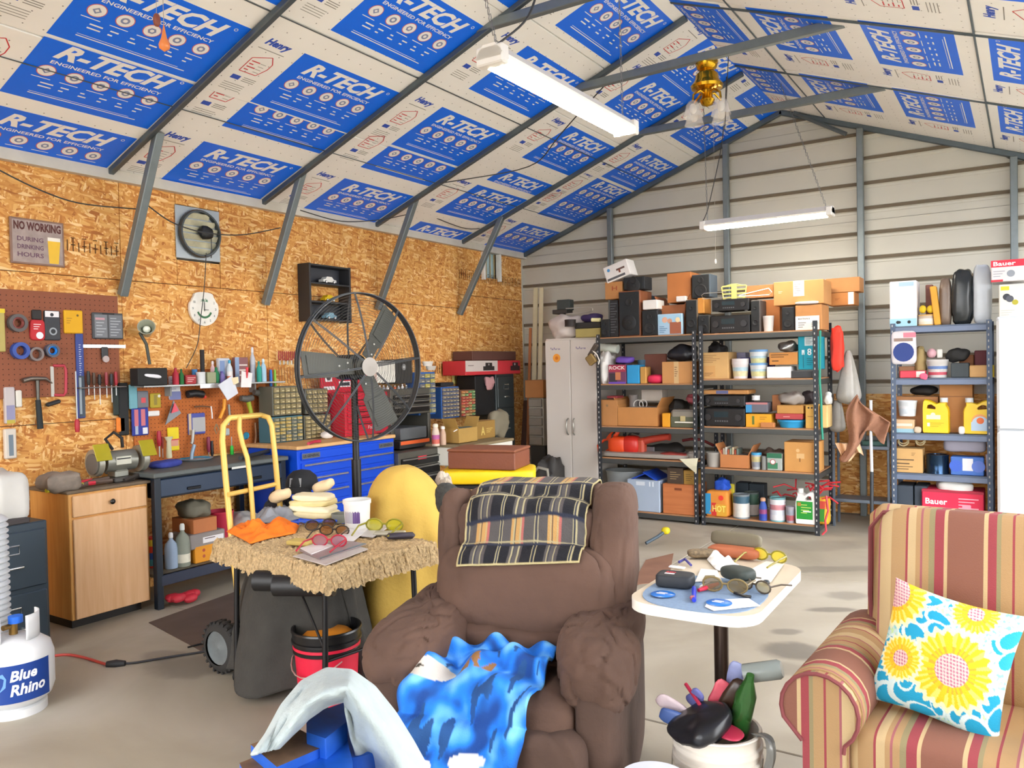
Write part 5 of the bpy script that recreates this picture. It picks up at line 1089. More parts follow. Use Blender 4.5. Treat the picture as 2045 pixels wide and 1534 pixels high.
item('lump', 'white_bag_roll', 'tall white plastic wrapped bundle beside the black one', 'bundle', ZE_, (1525, 138, 1715, 705), Y3, .18, '#c8d0d8', e=.5, amp=.015, rgh=.3, zb=1.775)
zft = zt
item('box', 'tool_box_carton', 'white product box with yellow patches and a tool picture on the fridge', 'box', ZE_, (1790, 312, 2060, 622), 7.34, .28, '#dcd8cc', [('r', .08, .82, .4, .94, '#d8c030'), ('c', .3, .62, .10, '#30343c'), ('c', .42, .56, .10, '#4a4e58'), ('s', .08, .05, .6, .25, 3, '#b8b8b0'), ('c', .62, .45, .08, '#a8a030')], zb=zft)
item('box', 'tool_box_carton', 'wide red and white box reading Bauer at the top right corner', 'box', ZE_, (1712, 92, 2120, 310), 7.36, .34, '#d8d4d4', [('r', 0, .68, 1, 1, '#e02840'), ('t', 'Bauer', .06, .74, .62, .94, '#f4f0f0'), ('r', 0, .0, .3, .1, '#c83040'), ('c', .5, .36, .16, '#8a9098'), ('s', .06, .2, .35, .55, 3, '#9a98a0')])
# shelf 4
item('lump', 'snack_bag', 'shiny bag with a dark blue front hanging at the left of the blue-grey shelving', 'bag', ZE_, (705, 822, 955, 1142), 7.44, .05, '#c8c4c8', [('c', .5, .36, .30, '#20387c'), ('r', .5, .82, 1, .97, '#d87888'), ('r', .12, .7, .88, .8, '#8a7468')], e=.3, amp=.006, rgh=.3)
item('lump', 'yellow_sponge', 'yellow-tan cloth ball behind the shiny blue-fronted bag', 'cloth', ZE_, (930, 890, 1050, 1110), Y3+.08, .1, '#c0a870', zb=1.335)
item('box', 'red_box', 'long flat pinkish-red box at the shelf edge under the hanging bag', 'box', ZE_, (790, 1190, 1050, 1240), Y3-.01, .1, '#d84858', [('r', .65, .1, .98, .9, '#f0e8dc')], zb=1.335)
item('box', 'tan_box', 'low tan box behind the pinkish-red box', 'box', ZE_, (780, 1145, 1040, 1235), Y3+.12, .12, '#a87a58', zb=1.335)
item('lump', 'pink_tag', 'small pink rag over the shelf edge', 'rag', ZE_, (1002, 1242, 1068, 1300), 7.47, .02, '#e06080')
item('tub', 'cup', 'white tub with blue and red print holding small items', 'tub', ZE_, (1055, 1075, 1280, 1232), Y3, .12, '#d4d0cc', zb=1.335, band=['#c85060', '#d4d0cc', '#6a88c0', '#d4d0cc'])
item('lump', 'pink_ball', 'pink and white ball sitting in the printed white tub', 'ball', ZE_, (1062, 992, 1158, 1085), Y3+.02, .07, '#d8a8b0', amp=0, e=1)
item('box', 'white_packet', 'small white packet sticking out of the printed tub', 'packet', ZE_, (1165, 998, 1222, 1085), Y3+.04, .03, '#e4e0d8')
item('box', 'dark_bin', 'dark grey bin with black cables heaped above', 'bin', ZE_, (1305, 1110, 1490, 1232), Y3, .14, '#3c4448', zb=1.335)
item('lump', 'black_cables', 'tangle of black cables over the dark grey bin', 'cables', ZE_, (1250, 1000, 1490, 1112), Y3+.02, .14, '#1c1c1c')
item('box', 'orange_box', 'small orange-brown box behind the black cables', 'box', ZE_, (1390, 975, 1540, 1120), Y3+.18, .1, '#a86c44', zb=1.335)
item('box', 'dark_red_box', 'dark red upright package at the right end of that shelf', 'box', ZE_, (1545, 935, 1668, 1130), Y3+.14, .1, '#6a3038', zb=1.335)
item('box', 'tan_yellow_box', 'low tan box with a yellow end at the right front of the shelf', 'box', ZE_, (1495, 1132, 1745, 1228), Y3, .12, '#c49a64', [('r', .74, 0, 1, 1, '#c8b020')], zb=1.335)
# shelf 3
item('carton', 'carton', 'long brown carton behind the white tub and the left jug', 'carton', ZF, (755, 140, 1180, 470), Y3+.12, .2, '#b07a4c', zb=.87)
item('lump', 'black_cables', 'black cable bundle on the long brown carton', 'cables', ZF, (890, 60, 1170, 145), Y3+.14, .14, '#1e1a18')
item('carton', 'carton', 'square brown carton between the two yellow jugs', 'carton', ZF, (1192, 12, 1528, 470), Y3+.12, .22, '#b47c46', [('r', 0, .74, 1, .76, '#8a5a30')], zb=.87)
item('tub', 'ice_cream_tub', 'square-ish white tub with a pale print above a small striped box', 'tub', ZF, (760, 205, 962, 362), Y3, .12, '#d8dce0', band=['#c8d0d8', '#dcdce0'])
item('box', 'box', 'small orange, white and blue striped box under the white tub', 'box', ZF, (745, 365, 938, 468), Y3, .12, '#d4b088', [('r', 0, 0, 1, .3, '#90b8c8'), ('r', 0, .5, .9, .7, '#dcd0c0')], zb=.87)
YLW = '#ecc40c'
item('jug', 'detergent_jug', 'bright yellow jug with a plain pale label, left of the square brown carton', 'jug', ZF, (1020, 148, 1290, 478), Y3-.01, .12, YLW, [('r', .15, .40, .68, .52, '#e0dcb8'), ('c', .4, .53, .06, '#e0dcb8'), ('s', .3, .18, .8, .32, 3, '#b89808'), ('r', .18, .2, .28, .3, '#e8e4d0')], rgh=.35, zb=.87)
item('jug', 'detergent_jug', 'bright yellow jug with a blue and orange label, right of the square brown carton', 'jug', ZF, (1430, 145, 1722, 478), Y3-.01, .12, YLW, [('c', .58, .36, .20, '#e8a060'), ('c', .6, .30, .20, '#b8d0e4'), ('r', .28, .10, .88, .34, '#b4cce4'), ('c', .6, .38, .09, '#e07040')], rgh=.35, side=-1, zb=.87)
item('lump', 'white_scoop', 'white scoop lying left of the right yellow jug', 'cap', ZF, (1382, 430, 1448, 472), Y3-.02, .03, '#e0dcdc', amp=0, zb=.87)
item('lump', 'cream_bowl', 'small cream lump at the shelf edge beside the left jug', 'sponge', ZF, (932, 440, 1008, 474), Y3-.02, .04, '#c8b8a0', amp=0, zb=.87)
# shelf 2
item('carton', 'carton', 'tan printed carton with coils of rope sticking out of it', 'carton', ZF, (745, 658, 1022, 872), Y3, .2, TNC, [('s', .04, .3, .85, .62, 2, '#5a4630'), ('s', .04, .1, .8, .3, 2, '#5a4630'), ('s', .6, .7, .75, .85, 3, '#6a5030')], zb=.53)
for k, (x, r_) in enumerate(((830, .04), (1000, .035))):
    p = at(ZF[0]+x/ZF[2], ZF[1]+628/ZF[2], Y=Y3+.08); b = B(); b.tube([p+Vector((r_*math.cos(a), .01*k*math.sin(a*2), r_*math.sin(a)+.003*a)) for a in [2*PI*i/18 for i in range(36)]], .006, M('#c8b890', .9), 6); b.obj('rope_coil', None, None, 0, ('left' if k == 0 else 'right') + ' coil of tan rope above the printed tan carton', 'rope')
b = B(); p = at(ZF[0]+1170/ZF[2], 0, Y=Y3+.1); o = item('can', 'metal_pot', 'shiny dark blue metal pot beside the tan carton', 'pot', ZF, (1045, 715, 1285, 868), Y3, .14, '#28405c', metal=.8, rgh=.2, zb=.53)
item('box', 'blue_canister', 'wide blue and white plastic box with rounded ends', 'box', ZF, (1305, 732, 1640, 876), Y3, .14, '#4470c0', [('r', .36, .25, .68, .92, '#dcdce0'), ('c', .16, .5, .32, '#3a62c8'), ('c', .84, .5, .32, '#5a78cc')], zb=.53)
item('tub', 'glass', 'ribbed drinking glass at the right post of the shelf', 'glass', ZF, (1655, 705, 1738, 880), Y3, .05, '#b0a8b4', rgh=.2, zb=.53)
item('lump', 'newspapers', 'stack of folded grey papers on the wide blue box', 'papers', ZF, (1235, 575, 1655, 722), Y3+.01, .16, '#8c8a98', e=.35, amp=.01)
# bottom shelf
for k, (a, c) in enumerate(((762, 925), (938, 1070))): item('box', 'dark_case', ('left' if k == 0 else 'right') + ' of two dark grey-blue cases on the lowest blue-grey shelf', 'case', ZF, (a, 1000, c, 1262), Y3+.03, .26, '#3a4450', zb=.14)
item('box', 'tool_box_carton', 'large red box reading Bauer on the lowest shelf behind the striped armchair', 'box', ZF, (1015, 1112, 1640, 1420), Y3-.02, .30, '#d8284c', [('t', 'Bauer', .06, .52, .42, .72, '#f4e4e8'), ('s', .60, .2, .92, .8, 6, '#f0b0c0'), ('r', .66, .12, .8, .55, '#e898ac'), ('r', 0, .92, 1, 1, '#a02038')])
item('lump', 'white_cloth', 'crumpled white cloth on the large red box', 'cloth', ZF, (1150, 1018, 1535, 1150), Y3+.0, .2, '#dcdcd8', amp=.03)
# ---- narrow steel stand with towel
sx0, sx1 = at(1664, 900, Y=7.62).x, at(1774, 900, Y=7.62).x
st = thing('steel_stand', 'narrow bare steel stand between the two sets of shelving', 'stand', ((sx0+sx1)/2, 7.74, 0)); hw = (sx1-sx0)/2; SM_ = M('#6a7480', .4, .5, .1)
for sx in (-1, 1):
    for sy in (-1, 1): b = B(); b.rbox((sx*hw, sy*.11, .43), (.022, .022, .86), SM_, .003); b.obj('leg', st)
for z in (.72, .24): b = B(); b.rbox((0, 0, z), (2*hw+.02, .26, .03), SM_, .004); b.obj('shelf', st)
item('box', 'green_box', 'dark green box behind the white broom pole', 'box', ZF, (405, 670, 685, 770), 7.66, .16, '#3c5c54', zb=.735)
item('box', 'grey_box', 'plain grey box behind the dark green one', 'box', ZF, (440, 580, 685, 680), 7.80, .06, '#6a6a68', zb=.735)
b = B(); p = at(1739, 866, Y=7.40); q = at(1741, 942, Y=7.40); e_ = at(1741, 1060, Y=7.40); b.cyl(p, q, .013, M('#d0d4d8', .4), 12); b.cyl(q, e_, .015, M('#30363c', .5), 12); b.cyl((p.x, p.y, p.z), (p.x, p.y+.02, 1.15), .013, M('#d0d4d8', .4), 12)
b.obj('broom_pole', None, None, 0, 'white and dark grey pole standing below the brown towel', 'pole')
tw = B()
def towel(u, v):
    xl = (.02+.10*math.sin(v*3)) * (1-v) + (-.02)*v; px0 = 1712-40*v-12*math.sin(v*6); px1 = 1718+60*min(1, v*2.2)*(1-.35*max(0, v-.45)); x = px0+(px1-px0)*u
    yb = 788 + 20*u + v*(118+ 22*math.sin(u*7+.5) - 60*u); p = at(x, yb, Y=7.36); p.y += .035*math.sin(u*15+v*3)*min(1, v*2+.2); return p
tw.grid(towel, 40, 40, M('#9c7058', .95, 0, .15, 30, .5, 120)); tw.obj('brown_towel', None, None, 0, 'brown towel hanging from the wall post beside the blue-grey shelving', 'towel', solid=.01)
tw = B()
def towel2(u, v): px0 = 1668+14*v; x = px0+(48-6*v)*u; p = at(x, 885+v*(28+10*math.sin(u*6)), Y=7.40); p.y += .03*math.sin(u*13); return p
tw.grid(towel2, 24, 14, M('#e0b890', .9)); tw.obj('cream_cloth', None, None, 0, 'cream cloth hem hanging below the brown towel', 'cloth', solid=.006)
def bagfn(cx, top, bot, w0, w1, Y):
    b = B()
    def f(u, v):
        a = 2*PI*u; r = w0+(w1-w0)*(v**.7); 
        if v > .8: r *= math.sqrt(max(0, 1-((v-.8)/.2)**2))
        p = at(cx + r*math.cos(a)*(1+.12*math.sin(a*5+v*2)), top+(bot-top)*v, Y=Y); p.y += .0055*r*math.sin(a)*.6; return p
    b.grid(f, 40, 24, M('#a8a49c', .35, 0, .12, 20)); return b
bagfn(1694, 700, 808, 3, 27, 7.58).obj('grey_bag', None, None, 0, 'grey plastic bag hanging from the wall right of the red nylon bag', 'bag')
bagfn(1672, 800, 864, 6, 17, 7.60).obj('grey_bag', None, None, 0, 'smaller grey bag hanging below the big grey plastic bag', 'bag')
b = B(); p = at(1721, 734, Y=8.27); b.rbox(p, (.075, .02, .125), M('#d8d8cc', .5), .004); b.box(p-Vector((0, .011, -.02)), (.02, .002, .03), M('#8a8a80')); b.obj('electrical_outlet', None, None, 0, 'pale outlet box on the grey siding beside the wall post', 'outlet')
# ---- on top of the white storage cabinet
item('lump', 'white_bag', 'rumpled white bag slumped on the white storage cabinet', 'bag', ZH, (392, 535, 815, 882), 7.30, .30, '#d4c8c0', amp=.05, zb=1.785)
item('box', 'staple_gun', 'dark grey tool head standing on the rumpled white bag', 'tool', ZH, (550, 295, 745, 460), 7.4, .1, '#3c4240')
item('box', 'sander_plate', 'dark base plate lying on the rumpled white bag', 'tool', ZH, (480, 445, 700, 512), 7.38, .14, '#38322e')
b = B(); b.tube([at(ZH[0]+x/ZH[2], ZH[1]+y/ZH[2], Y=7.4) for x, y in ((690, 432), (1060, 412), (1100, 430), (1100, 465), (1060, 485), (690, 512))], .005, M('#d8d4c8', .3, .7), 6); b.obj('wire_loop', None, None, 0, 'long bright wire loop above the white storage cabinet', 'wire')
item('box', 'olive_box', 'low olive-tan box on the right half of the white cabinet', 'box', ZH, (835, 735, 1215, 868), 7.28, .25, '#b0a060', zb=1.785)
item('box', 'black_box', 'black box stacked on the olive-tan box', 'box', ZH, (822, 640, 1225, 733), 7.30, .2, '#33302c')
item('lump', 'blue_purple_cloth', 'dark blue and purple crumpled things behind the yellow tube', 'cloth', ZH, (900, 510, 1180, 640), 7.36, .14, '#3a2a58')
item('can', 'dark_knife_block', 'slanted dark plastic piece on the white bag', 'tool', ZH, (660, 600, 815, 705), 7.22, .06, '#2c2422')
b = B(); b.cyl(at(1182, 639, Y=7.25), at(1199, 639, Y=7.25), .02, M('#e8e0a8', .5), 14); b.obj('yellow_tube', None, None, 0, 'short pale yellow tube lying on the black box', 'tube')
b = B(); p = at(1185, 700, Y=7.12); b.rbox(p, (.05, .05, .16), M('#4a4038', .5), .012, rot=(0, R(35), 0)); b.rbox(p+Vector((-.02, -.01, -.09)), (.09, .05, .10), M('#8a7040', .6), .01, rot=(0, R(-35), 0)); b.obj('nail_gun', None, None, 0, 'brown and dark tool hanging at the white cabinet corner', 'tool')
b = B(); b.tube([at(x, y, Y=7.1) for x, y in ((1183, 700), (1192, 708), (1197, 720), (1195, 728))], .006, M('#e8e0d4', .5), 6); b.obj('white_cable', None, None, 0, 'white cord looping down beside the white cabinet corner', 'cord')
# ---- planks, drawers and boxes left of the cabinet
for k, (x0, x1, yt, yb, c, nm) in enumerate(((1064, 1076, 575, 762, '#cfc4a0', 'left cream plank'), (1076, 1087, 575, 745, '#d8cca8', 'right cream plank'), (1056, 1063, 655, 800, '#c07848', 'orange-brown stick'), (1044, 1056, 800, 900, '#6a4a3c', 'dark brown board'))):
    p = at((x0+x1)/2, yt, Y=8.1); w_ = (x1-x0)*.0045; q = Vector((at((x0+x1)/2-12, yb, Y=7.85).x, 7.85, .02)); d = (p-q).normalized(); b = B(); L_ = (p-q).length
    b.rbox((0, 0, L_/2), (w_, .02, L_), M(c, .7), .003); o = b.obj('plank', None, q, 0, f'{nm} leaning in the corner beside the tall white cabinet', 'plank'); o.rotation_euler = d.to_track_quat('Z', 'Y').to_euler()
item('carton', 'carton', 'brown carton on the tower of plastic drawers in the corner', 'carton', ZG, (1066, 508, 1252, 688), 7.55, .3, '#a8703c')
o = item('box', 'drawer_tower', 'tower of five translucent plastic drawers beside the white cabinet', 'drawers', ZG, (1108, 690, 1256, 1175), 7.58, .32, '#a8a090')
hq = at(1071, 700+92, Y=7.58).z - at(1071, 888, Y=7.58).z
za = at(1071, 889.8, Y=7.58).z; zb_ = at(1071, 794.9, Y=7.58).z; wq = at(1085.6, 840, Y=7.58).x-at(1056.7, 840, Y=7.58).x
for k in range(5): b = B(); b.rbox((0, -.17, (zb_-za)*(k+.5)/5), (wq*.9, .03, (zb_-za)/5*.82), M('#8c8478', .25, 0, .1), .006); b.obj('drawer', o)
o.location.z = za
b = B(); b.rbox((0, 0, za/2), (wq, .3, za), M('#3a3630', .7), .01); b.obj('dark_crate', None, (o.location.x, 7.74, 0), 0, 'dark crate on the floor carrying the tower of plastic drawers', 'crate')
o = item('lump', 'shop_vacuum', 'dark shop vacuum with yellow trim left of the white cabinet foot', 'vacuum', None, (1058, 895, 1104, 975), 7.05, .3, '#3c3a38', zb=0)
b = B(); b.tube([Vector((-.10, -.14, .40)), Vector((-.02, -.17, .46)), Vector((.08, -.16, .44)), Vector((.09, -.16, .36)), Vector((.02, -.17, .33))], .016, M('#a8a498', .5), 8); b.obj('hose', o)
b = B(); b.rbox((.10, -.16, .22), (.08, .03, .04), M('#d8c020', .5), .01); b.obj('yellow_latch', o)
# ================================================================== LEFT WALL: FLAT RED BOX, TOWER, ORGANISERS
XW = -4.86
item('box', 'wooden_case', 'dark brown flat case on top of the red and white box', 'case', ZG, (530, 212, 975, 305), None, .26, '#5c3a30', X=-4.92)
item('box', 'flat_box', 'flat red and white box printed with a black appliance, on the tall filing cabinet', 'box', ZG, (458, 308, 1020, 450), None, .30, '#c83038', [('r', 0, .25, .56, 1, '#c8bcb4'), ('r', .3, .3, .50, .6, '#2a2422'), ('r', .34, .55, .46, .85, '#2a2422'), ('c', .40, .72, .07, '#b0a8a0'), ('r', .80, .25, .98, .6, '#3a2426'), ('r', .84, .55, .95, .85, '#3a2426'), ('c', .885, .72, .09, '#c8c0c0'), ('s', .04, .6, .2, .75, 1, '#6a6058')], X=-4.88)
item('box', 'computer_tower', 'black open-fronted box beside the tall filing cabinet', 'box', ZG, (560, 460, 765, 862), None, .24, '#0e0d0d', X=-4.90)
item('lump', 'pink_doll', 'small pink stuffed toy hanging before the black box', 'toy', ZG, (680, 475, 752, 595), None, .05, '#b88888', X=-4.86)
def organizer(label, Z, r, X, nr, nc, case, drw, dep=.16, zb=None):
    x0, y0, x1, y1 = px_(Z, r); a = at(x0, (y0+y1)/2, X=X); c = at(x1, (y0+y1)/2, X=X); zt = at((x0+x1)/2, y0, X=X).z; z0 = at((x0+x1)/2, y1, X=X).z if zb is None else zb
    w_ = c.y-a.y; h = zt-z0; t = thing('drawer_organizer', label, 'organizer', (X, (a.y+c.y)/2, z0)); cm = M(case, .5)
    b = B(); b.rbox((-dep/2, 0, h/2), (dep, w_, h), cm, .003); b.obj('case', t)
    pw, ph = w_*.94/nc, h*.94/nr; me = {}
    for i in range(nr):
        for j in range(nc):
            cc = random.choice(drw)
            if cc not in me:
                q = B(); q.rbox((.006, 0, 0), (.018, pw*.88, ph*.84), M(cc, .35, 0, .1), .003); q.box((.018, 0, -ph*.12), (.008, pw*.4, ph*.14), M('#d8cca0', .4)); me[cc] = q.mesh('drawer')
            o = bpy.data.objects.new('drawer', me[cc]); COL.objects.link(o); o.parent = t; o.location = (0, -w_*.47+pw*(j+.5), h*.03+ph*(i+.5))
    return t
TD = ['#8a7c58', '#94865e', '#857850']
organizer('upper left tan small-drawer organiser in a grey case behind the hand truck', ZQ, (1380, 730, 1625, 978), -4.95, 5, 5, '#5c5c50', TD)
organizer('lower left small-drawer organiser in a blue-green case behind the hand truck', ZQ, (1380, 985, 1640, 1240), -4.95, 7, 5, '#3c6a78', ['#6a6a58', '#7c7a5c', '#a8904c', '#6c6c60'], zb=.94)
organizer('upper right tan small-drawer organiser seen through the fan cage', ZR_, (345, 830, 515, 1018), -4.95, 5, 4, '#5a5a52', TD)
organizer('lower right small-drawer organiser seen through the fan cage beside the red chest', ZR_, (335, 1028, 540, 1235), -4.95, 6, 5, '#57584e', TD, zb=.94)
organizer('tallest blue-framed drawer organiser right of the fan', ZG, (-20, 425, 150, 860), -4.84, 8, 3, '#2058a0', ['#8a8a70', '#a89c50', '#6c6c6c'])
organizer('middle blue-framed organiser with grey drawers above the white desk', ZG, (212, 575, 392, 895), -4.86, 8, 5, '#2a5a9c', ['#74685c', '#80746a', '#6a625c'])
organizer('right-hand organiser with red, green and tan drawers above the white desk', ZG, (408, 605, 555, 880), -4.86, 9, 4, '#6a4a38', ['#b04838', '#a89058', '#5c8a58', '#b0703c'])
for (r, nm, c) in (((60, 315, 150, 362), 'white enamel dish on the tallest blue organiser', '#dcd4c8'), ((95, 362, 180, 405), 'pale metal dish on the tallest blue organiser', '#c8c0b4')): item('tub', 'dish', nm, 'dish', ZG, r, None, .08, c, X=-4.88)
item('box', 'black_glasses_case', 'black case with shiny lenses on the middle blue organiser', 'case', ZG, (210, 530, 340, 570), None, .08, '#1c1c1e', X=-4.88)
b = B(); p = at(908, 756, X=-5.19); b.rbox(p, (.01, .08, .12), M('#d8c878', .5), .003); b.box(p+Vector((.006, 0, .0)), (.002, .02, .04), M('#8a7c48')); b.obj('electrical_outlet', None, None, 0, 'pale yellow outlet on the strand board above the blue organisers', 'outlet')
# desk top things
XD = -4.30
item('bottle', 'plastic_bottle', 'white and red squat bottle at the left end of the white desk', 'bottle', ZG, (142, 868, 222, 1010), None, .07, '#d8c4b0', X=-4.42, cap='#e8e0c8', neck=.6, band=['#c86050', '#b05890'], zb=.808)
item('bottle', 'plastic_bottle', 'smaller cream bottle next to the white and red one', 'bottle', ZG, (222, 895, 278, 1005), None, .06, '#c8a890', X=-4.42, cap='#f0e8dc', neck=.6, zb=.808)
item('open', 'carton', 'small open tan carton with jars on the white desk', 'carton', ZG, (388, 930, 578, 1018), None, .16, '#b08c48', X=-4.36, fill='#5a6258', zb=.808)
item('carton', 'carton', 'tan carton marked with a pale triangle on the white desk', 'carton', ZG, (578, 878, 760, 1010), None, .16, '#9c7838', [('t', 'A', .2, .2, .42, .68, '#d8c068'), ('s', .5, .3, .85, .6, 3, '#d8c068')], X=-4.46, zb=.808)
item('lump', 'vise_tool', 'old grey-tan clamp tool at the back right of the white desk', 'tool', ZG, (760, 775, 930, 975), None, .12, '#7c7460', X=-4.46, amp=.05, zb=.808)
b = B(); b.tube([at(906, 862, X=-4.25), at(913, 858, X=-4.25)], .004, M('#e8e4dc', .5), 6); b.obj('pencil', None, None, 0, 'white pencil on the front of the white desk', 'pencil')
# cases in the open bay of the tall grey chest
item('box', 'drill_case', 'grey plastic drill case, upper one in the open bay under the chest', 'case', ZR_, (1075, 1125, 1275, 1215), None, .3, '#55585a', X=-4.68)
item('box', 'orange_case', 'orange and black tool case under the grey drill case', 'case', ZR_, (1070, 1222, 1300, 1285), None, .3, '#2a2624', [('r', .02, .5, .98, .95, '#e06028')], X=-4.66, zb=.79)
# red tool chest on the blue cabinet
ra = at(690, 784, X=-4.78); rb_ = at(781, 876, X=-4.78)
rt = thing('red_tool_chest', 'red metal tool chest with open lid and stickers on the blue cabinet', 'tool chest', (-4.93, (ra.y+rb_.y)/2, .94)); RC = M('#c01c34', .35, .2, .06); W_ = rb_.y-ra.y; H_ = at(735, 784, X=-4.78).z-.94
b = B(); b.rbox((0, 0, H_/2), (.28, W_, H_), RC, .006); b.obj('body', rt)
z = H_-.05
for h in (.05, .05, .05, .055, .055):
    b = B(); b.rbox((.145, 0, z-h/2), (.014, W_-.05, h-.012), RC, .003); d = b.obj('drawer', rt); b = B(); b.rbox((.154, 0, z-.01), (.012, W_*.6, .008), M('#2a1418', .4), .003); b.obj('handle', d); z -= h
b = B(); b.rbox((-.12, 0, H_+.10), (.03, W_+.04, .20), RC, .006)
b.obj('lid', rt)
b = B(); T = frame((-.104, -W_/2, H_), (0, 1, 0), (0, 0, 1)); rect(b, .02, .10, .10, .18, M('#e4dcdc'), .001, T); disc(b, .06, .14, .03, M('#3a3034'), .0016, T, 12); rect(b, .0, .03, .13, .06, M('#d8d4d4'), .001, T); rect(b, .18, .05, .32, .10, M('#e0dcdc'), .001, T); rect(b, .19, .06, .31, .09, M('#20242c'), .0016, T); b.obj('stickers', rt)
b = B(); T = frame((.1525, -.02, .05), (0, 1, 0), (0, 0, 1)); text(b, 'Tool', 0, 0, .08, .03, M('#e8dcdc'), .001, T, shear=.3); b.obj('badge', rt)
item('box', 'white_box', 'white ribbed box behind the right side of the fan', 'box', ZR_, (895, 615, 1042, 785), None, .2, '#dcd8cc', X=-4.92)
item('box', 'black_speaker', 'black speaker with a round cone behind the right side of the fan', 'speaker', ZR_, (1045, 605, 1165, 790), None, .2, '#2a2826', [('c', .45, .68, .20, '#1a1a1a'), ('c', .45, .68, .13, '#8a8a88'), ('c', .45, .68, .05, '#d0d0d0')], X=-4.90)
b = B(); rng = random.Random(5)
for k, c in enumerate(('#c8c0b8', '#8a8c94', '#d8d4d0', '#3a5a90', '#c86038', '#b0b4b8', '#e0dcd8', '#7a8088')):
    x = 758+k*7.5; item('bottle', 'small_bottle', ['cream', 'grey', 'white', 'navy', 'orange', 'silver', 'milky', 'slate'][k] + ' little bottle in the row under the white box behind the fan', 'bottle', None, (x, 767+rng.random()*4, x+6.5, 783), None, .03, c, group='little bottles behind the fan', X=-4.84)
# ================================================================== LEFT WALL: SIGN, FAN, CLOCK, SHELF, PEGBOARDS
def wallT(px, py, off=.0, X=XL): p = at(px, py, X=X); return frame((X+off, p.y, p.z), (0, 1, 0), (0, 0, 1)), p
# tin sign
a = at(16, 432, X=XL); c = at(127, 535, X=XL); w_, h = c.y-a.y, a.z-c.z
b = B(); b.rbox((w_/2, h/2, .006), (w_, h, .012), M('#8a6a5a', .6, 0, .2, 12), .003)
T0 = frame((XL+.005, a.y, c.z), (0, 1, 0), (0, 0, 1)); o = b.obj('tin_sign', None, None, 0, 'weathered No Working sign with a yellow beer glass on the strand board wall', 'sign'); o.matrix_world = T0
b = B(); rect(b, .012, .012, w_-.012, h-.012, M('#a8968e', .7, 0, .25, 20), .0125)
DK = M('#5a2c26', .7); text(b, 'NO WORKING', .02, h*.74, w_-.02, h*.93, DK, .0135, bold=.04)
for k, t_ in enumerate(('DURING', 'DRINKING', 'HOURS')): text(b, t_, w_*.12, h*(.50-.17*k), w_*.60, h*(.60-.17*k), M('#6a4a5c', .7), .0135, bold=.02)
b.obj('printed_face', o)
b = B(); b.add([(w_*.70, h*.06, .0135), (w_*.88, h*.06, .0135), (w_*.92, h*.56, .0135), (w_*.68, h*.56, .0135)], [(0, 1, 2, 3)], M('#e8b818', .5)); rect(b, w_*.68, h*.56, w_*.92, h*.64, M('#ece4d4'), .0135); b.obj('beer_glass_print', o)
# round exhaust fan in its square panel
T, p = wallT(394, 468, .0); wf_ = thing('exhaust_fan', 'round louvred exhaust fan in a square galvanised panel high on the strand board', 'fan', (XL+.004, p.y, p.z))
GV = M('#a8b0b4', .4, .4, .1, 10); H2 = .19
b = B(); b.rbox((.004, 0, 0), (.012, .375, .385), GV, .003); b.obj('panel', wf_)
b = B(); RX = frame((0, 0, 0), (0, 1, 0), (0, 0, 1)); pr = [(.172, .01), (.178, .035), (.170, .05), (.158, .05), (.158, .01)]
b.lathe(pr, M('#4c5254', .4, .5), (0, 0, 0), 36, rot=(0, R(90), 0)); b.obj('ring', wf_)
for k in range(6):
    z = -.13+k*.052; hw = math.sqrt(max(.001, .158**2-z*z)); b = B(); b.rbox((.018, 0, z), (.012, 2*hw, .044), M('#dcd8b8', .3, .4, .3, 14), .003, rot=(0, R(28), 0)); b.obj('louver', wf_)
b = B(); b.sq((.055, .03, .01), (.07, .11, .10), M('#181818', .5, 0, .3, 30), .8, .8, 18, amp=.01, nsc=30); b.obj('motor', wf_)
b = B(); b.tube([(.06, .05, 0), (.05, .08, -.03), (.045, .085, -.10), (.03, .09, -.17)], .004, M('#3a3c3c', .5), 6); b.obj('motor_bracket', wf_)
# clock
T, p = wallT(404, 617, .002); ck = thing('wall_clock', 'white wall clock with green scale and palm tree hanging on the strand board', 'clock', (XL+.004, p.y, p.z))
outl = []
for i in range(40):
    q = 2*PI*i/40; r_ = .125
    if math.sin(q) > .35: r_ = .125*(1-.05*math.cos(4*(q-PI/2)))*(1.02 if abs(math.cos(q)) < .6 else .92)
    outl.append((r_*math.cos(q), r_*1.02*math.sin(q)))
b = B(); b.prism(outl, .02, M('#e8e4d8', .4), frame((0, 0, 0), (0, 1, 0), (0, 0, 1))); b.obj('face', ck)
b = B(); TT = frame((.021, 0, 0), (0, 1, 0), (0, 0, 1)); GRN_ = M('#2a6a3c', .5)
arc = [(.068*math.cos(R(200+i*14)), .068*math.sin(R(200+i*14))-.005) for i in range(11)]; ar2 = [(.052*math.cos(R(200+i*14)), .052*math.sin(R(200+i*14))-.005) for i in range(11)]
b.add([(x, y, .001) for x, y in arc+ar2], [(i, i+1, 12+i, 11+i) for i in range(10)], GRN_, False, TT); b.obj('green_scale', ck)
b = B()
for i in range(1, 13):
    q = R(90-30*i); x, y = .098*math.cos(q), .098*math.sin(q); s_ = .011
    if i in (11, 12, 1): continue
    text(b, str(i), x-s_*(.5 if i < 10 else .8), y-s_, x+s_*(.5 if i < 10 else .8), y+s_*.6, M('#3c4a44', .5), .001, TT)
b.obj('numerals', ck)
b = B(); rect(b, -.003, -.02, .003, .055, M('#5a6a4c'), .0015, TT)
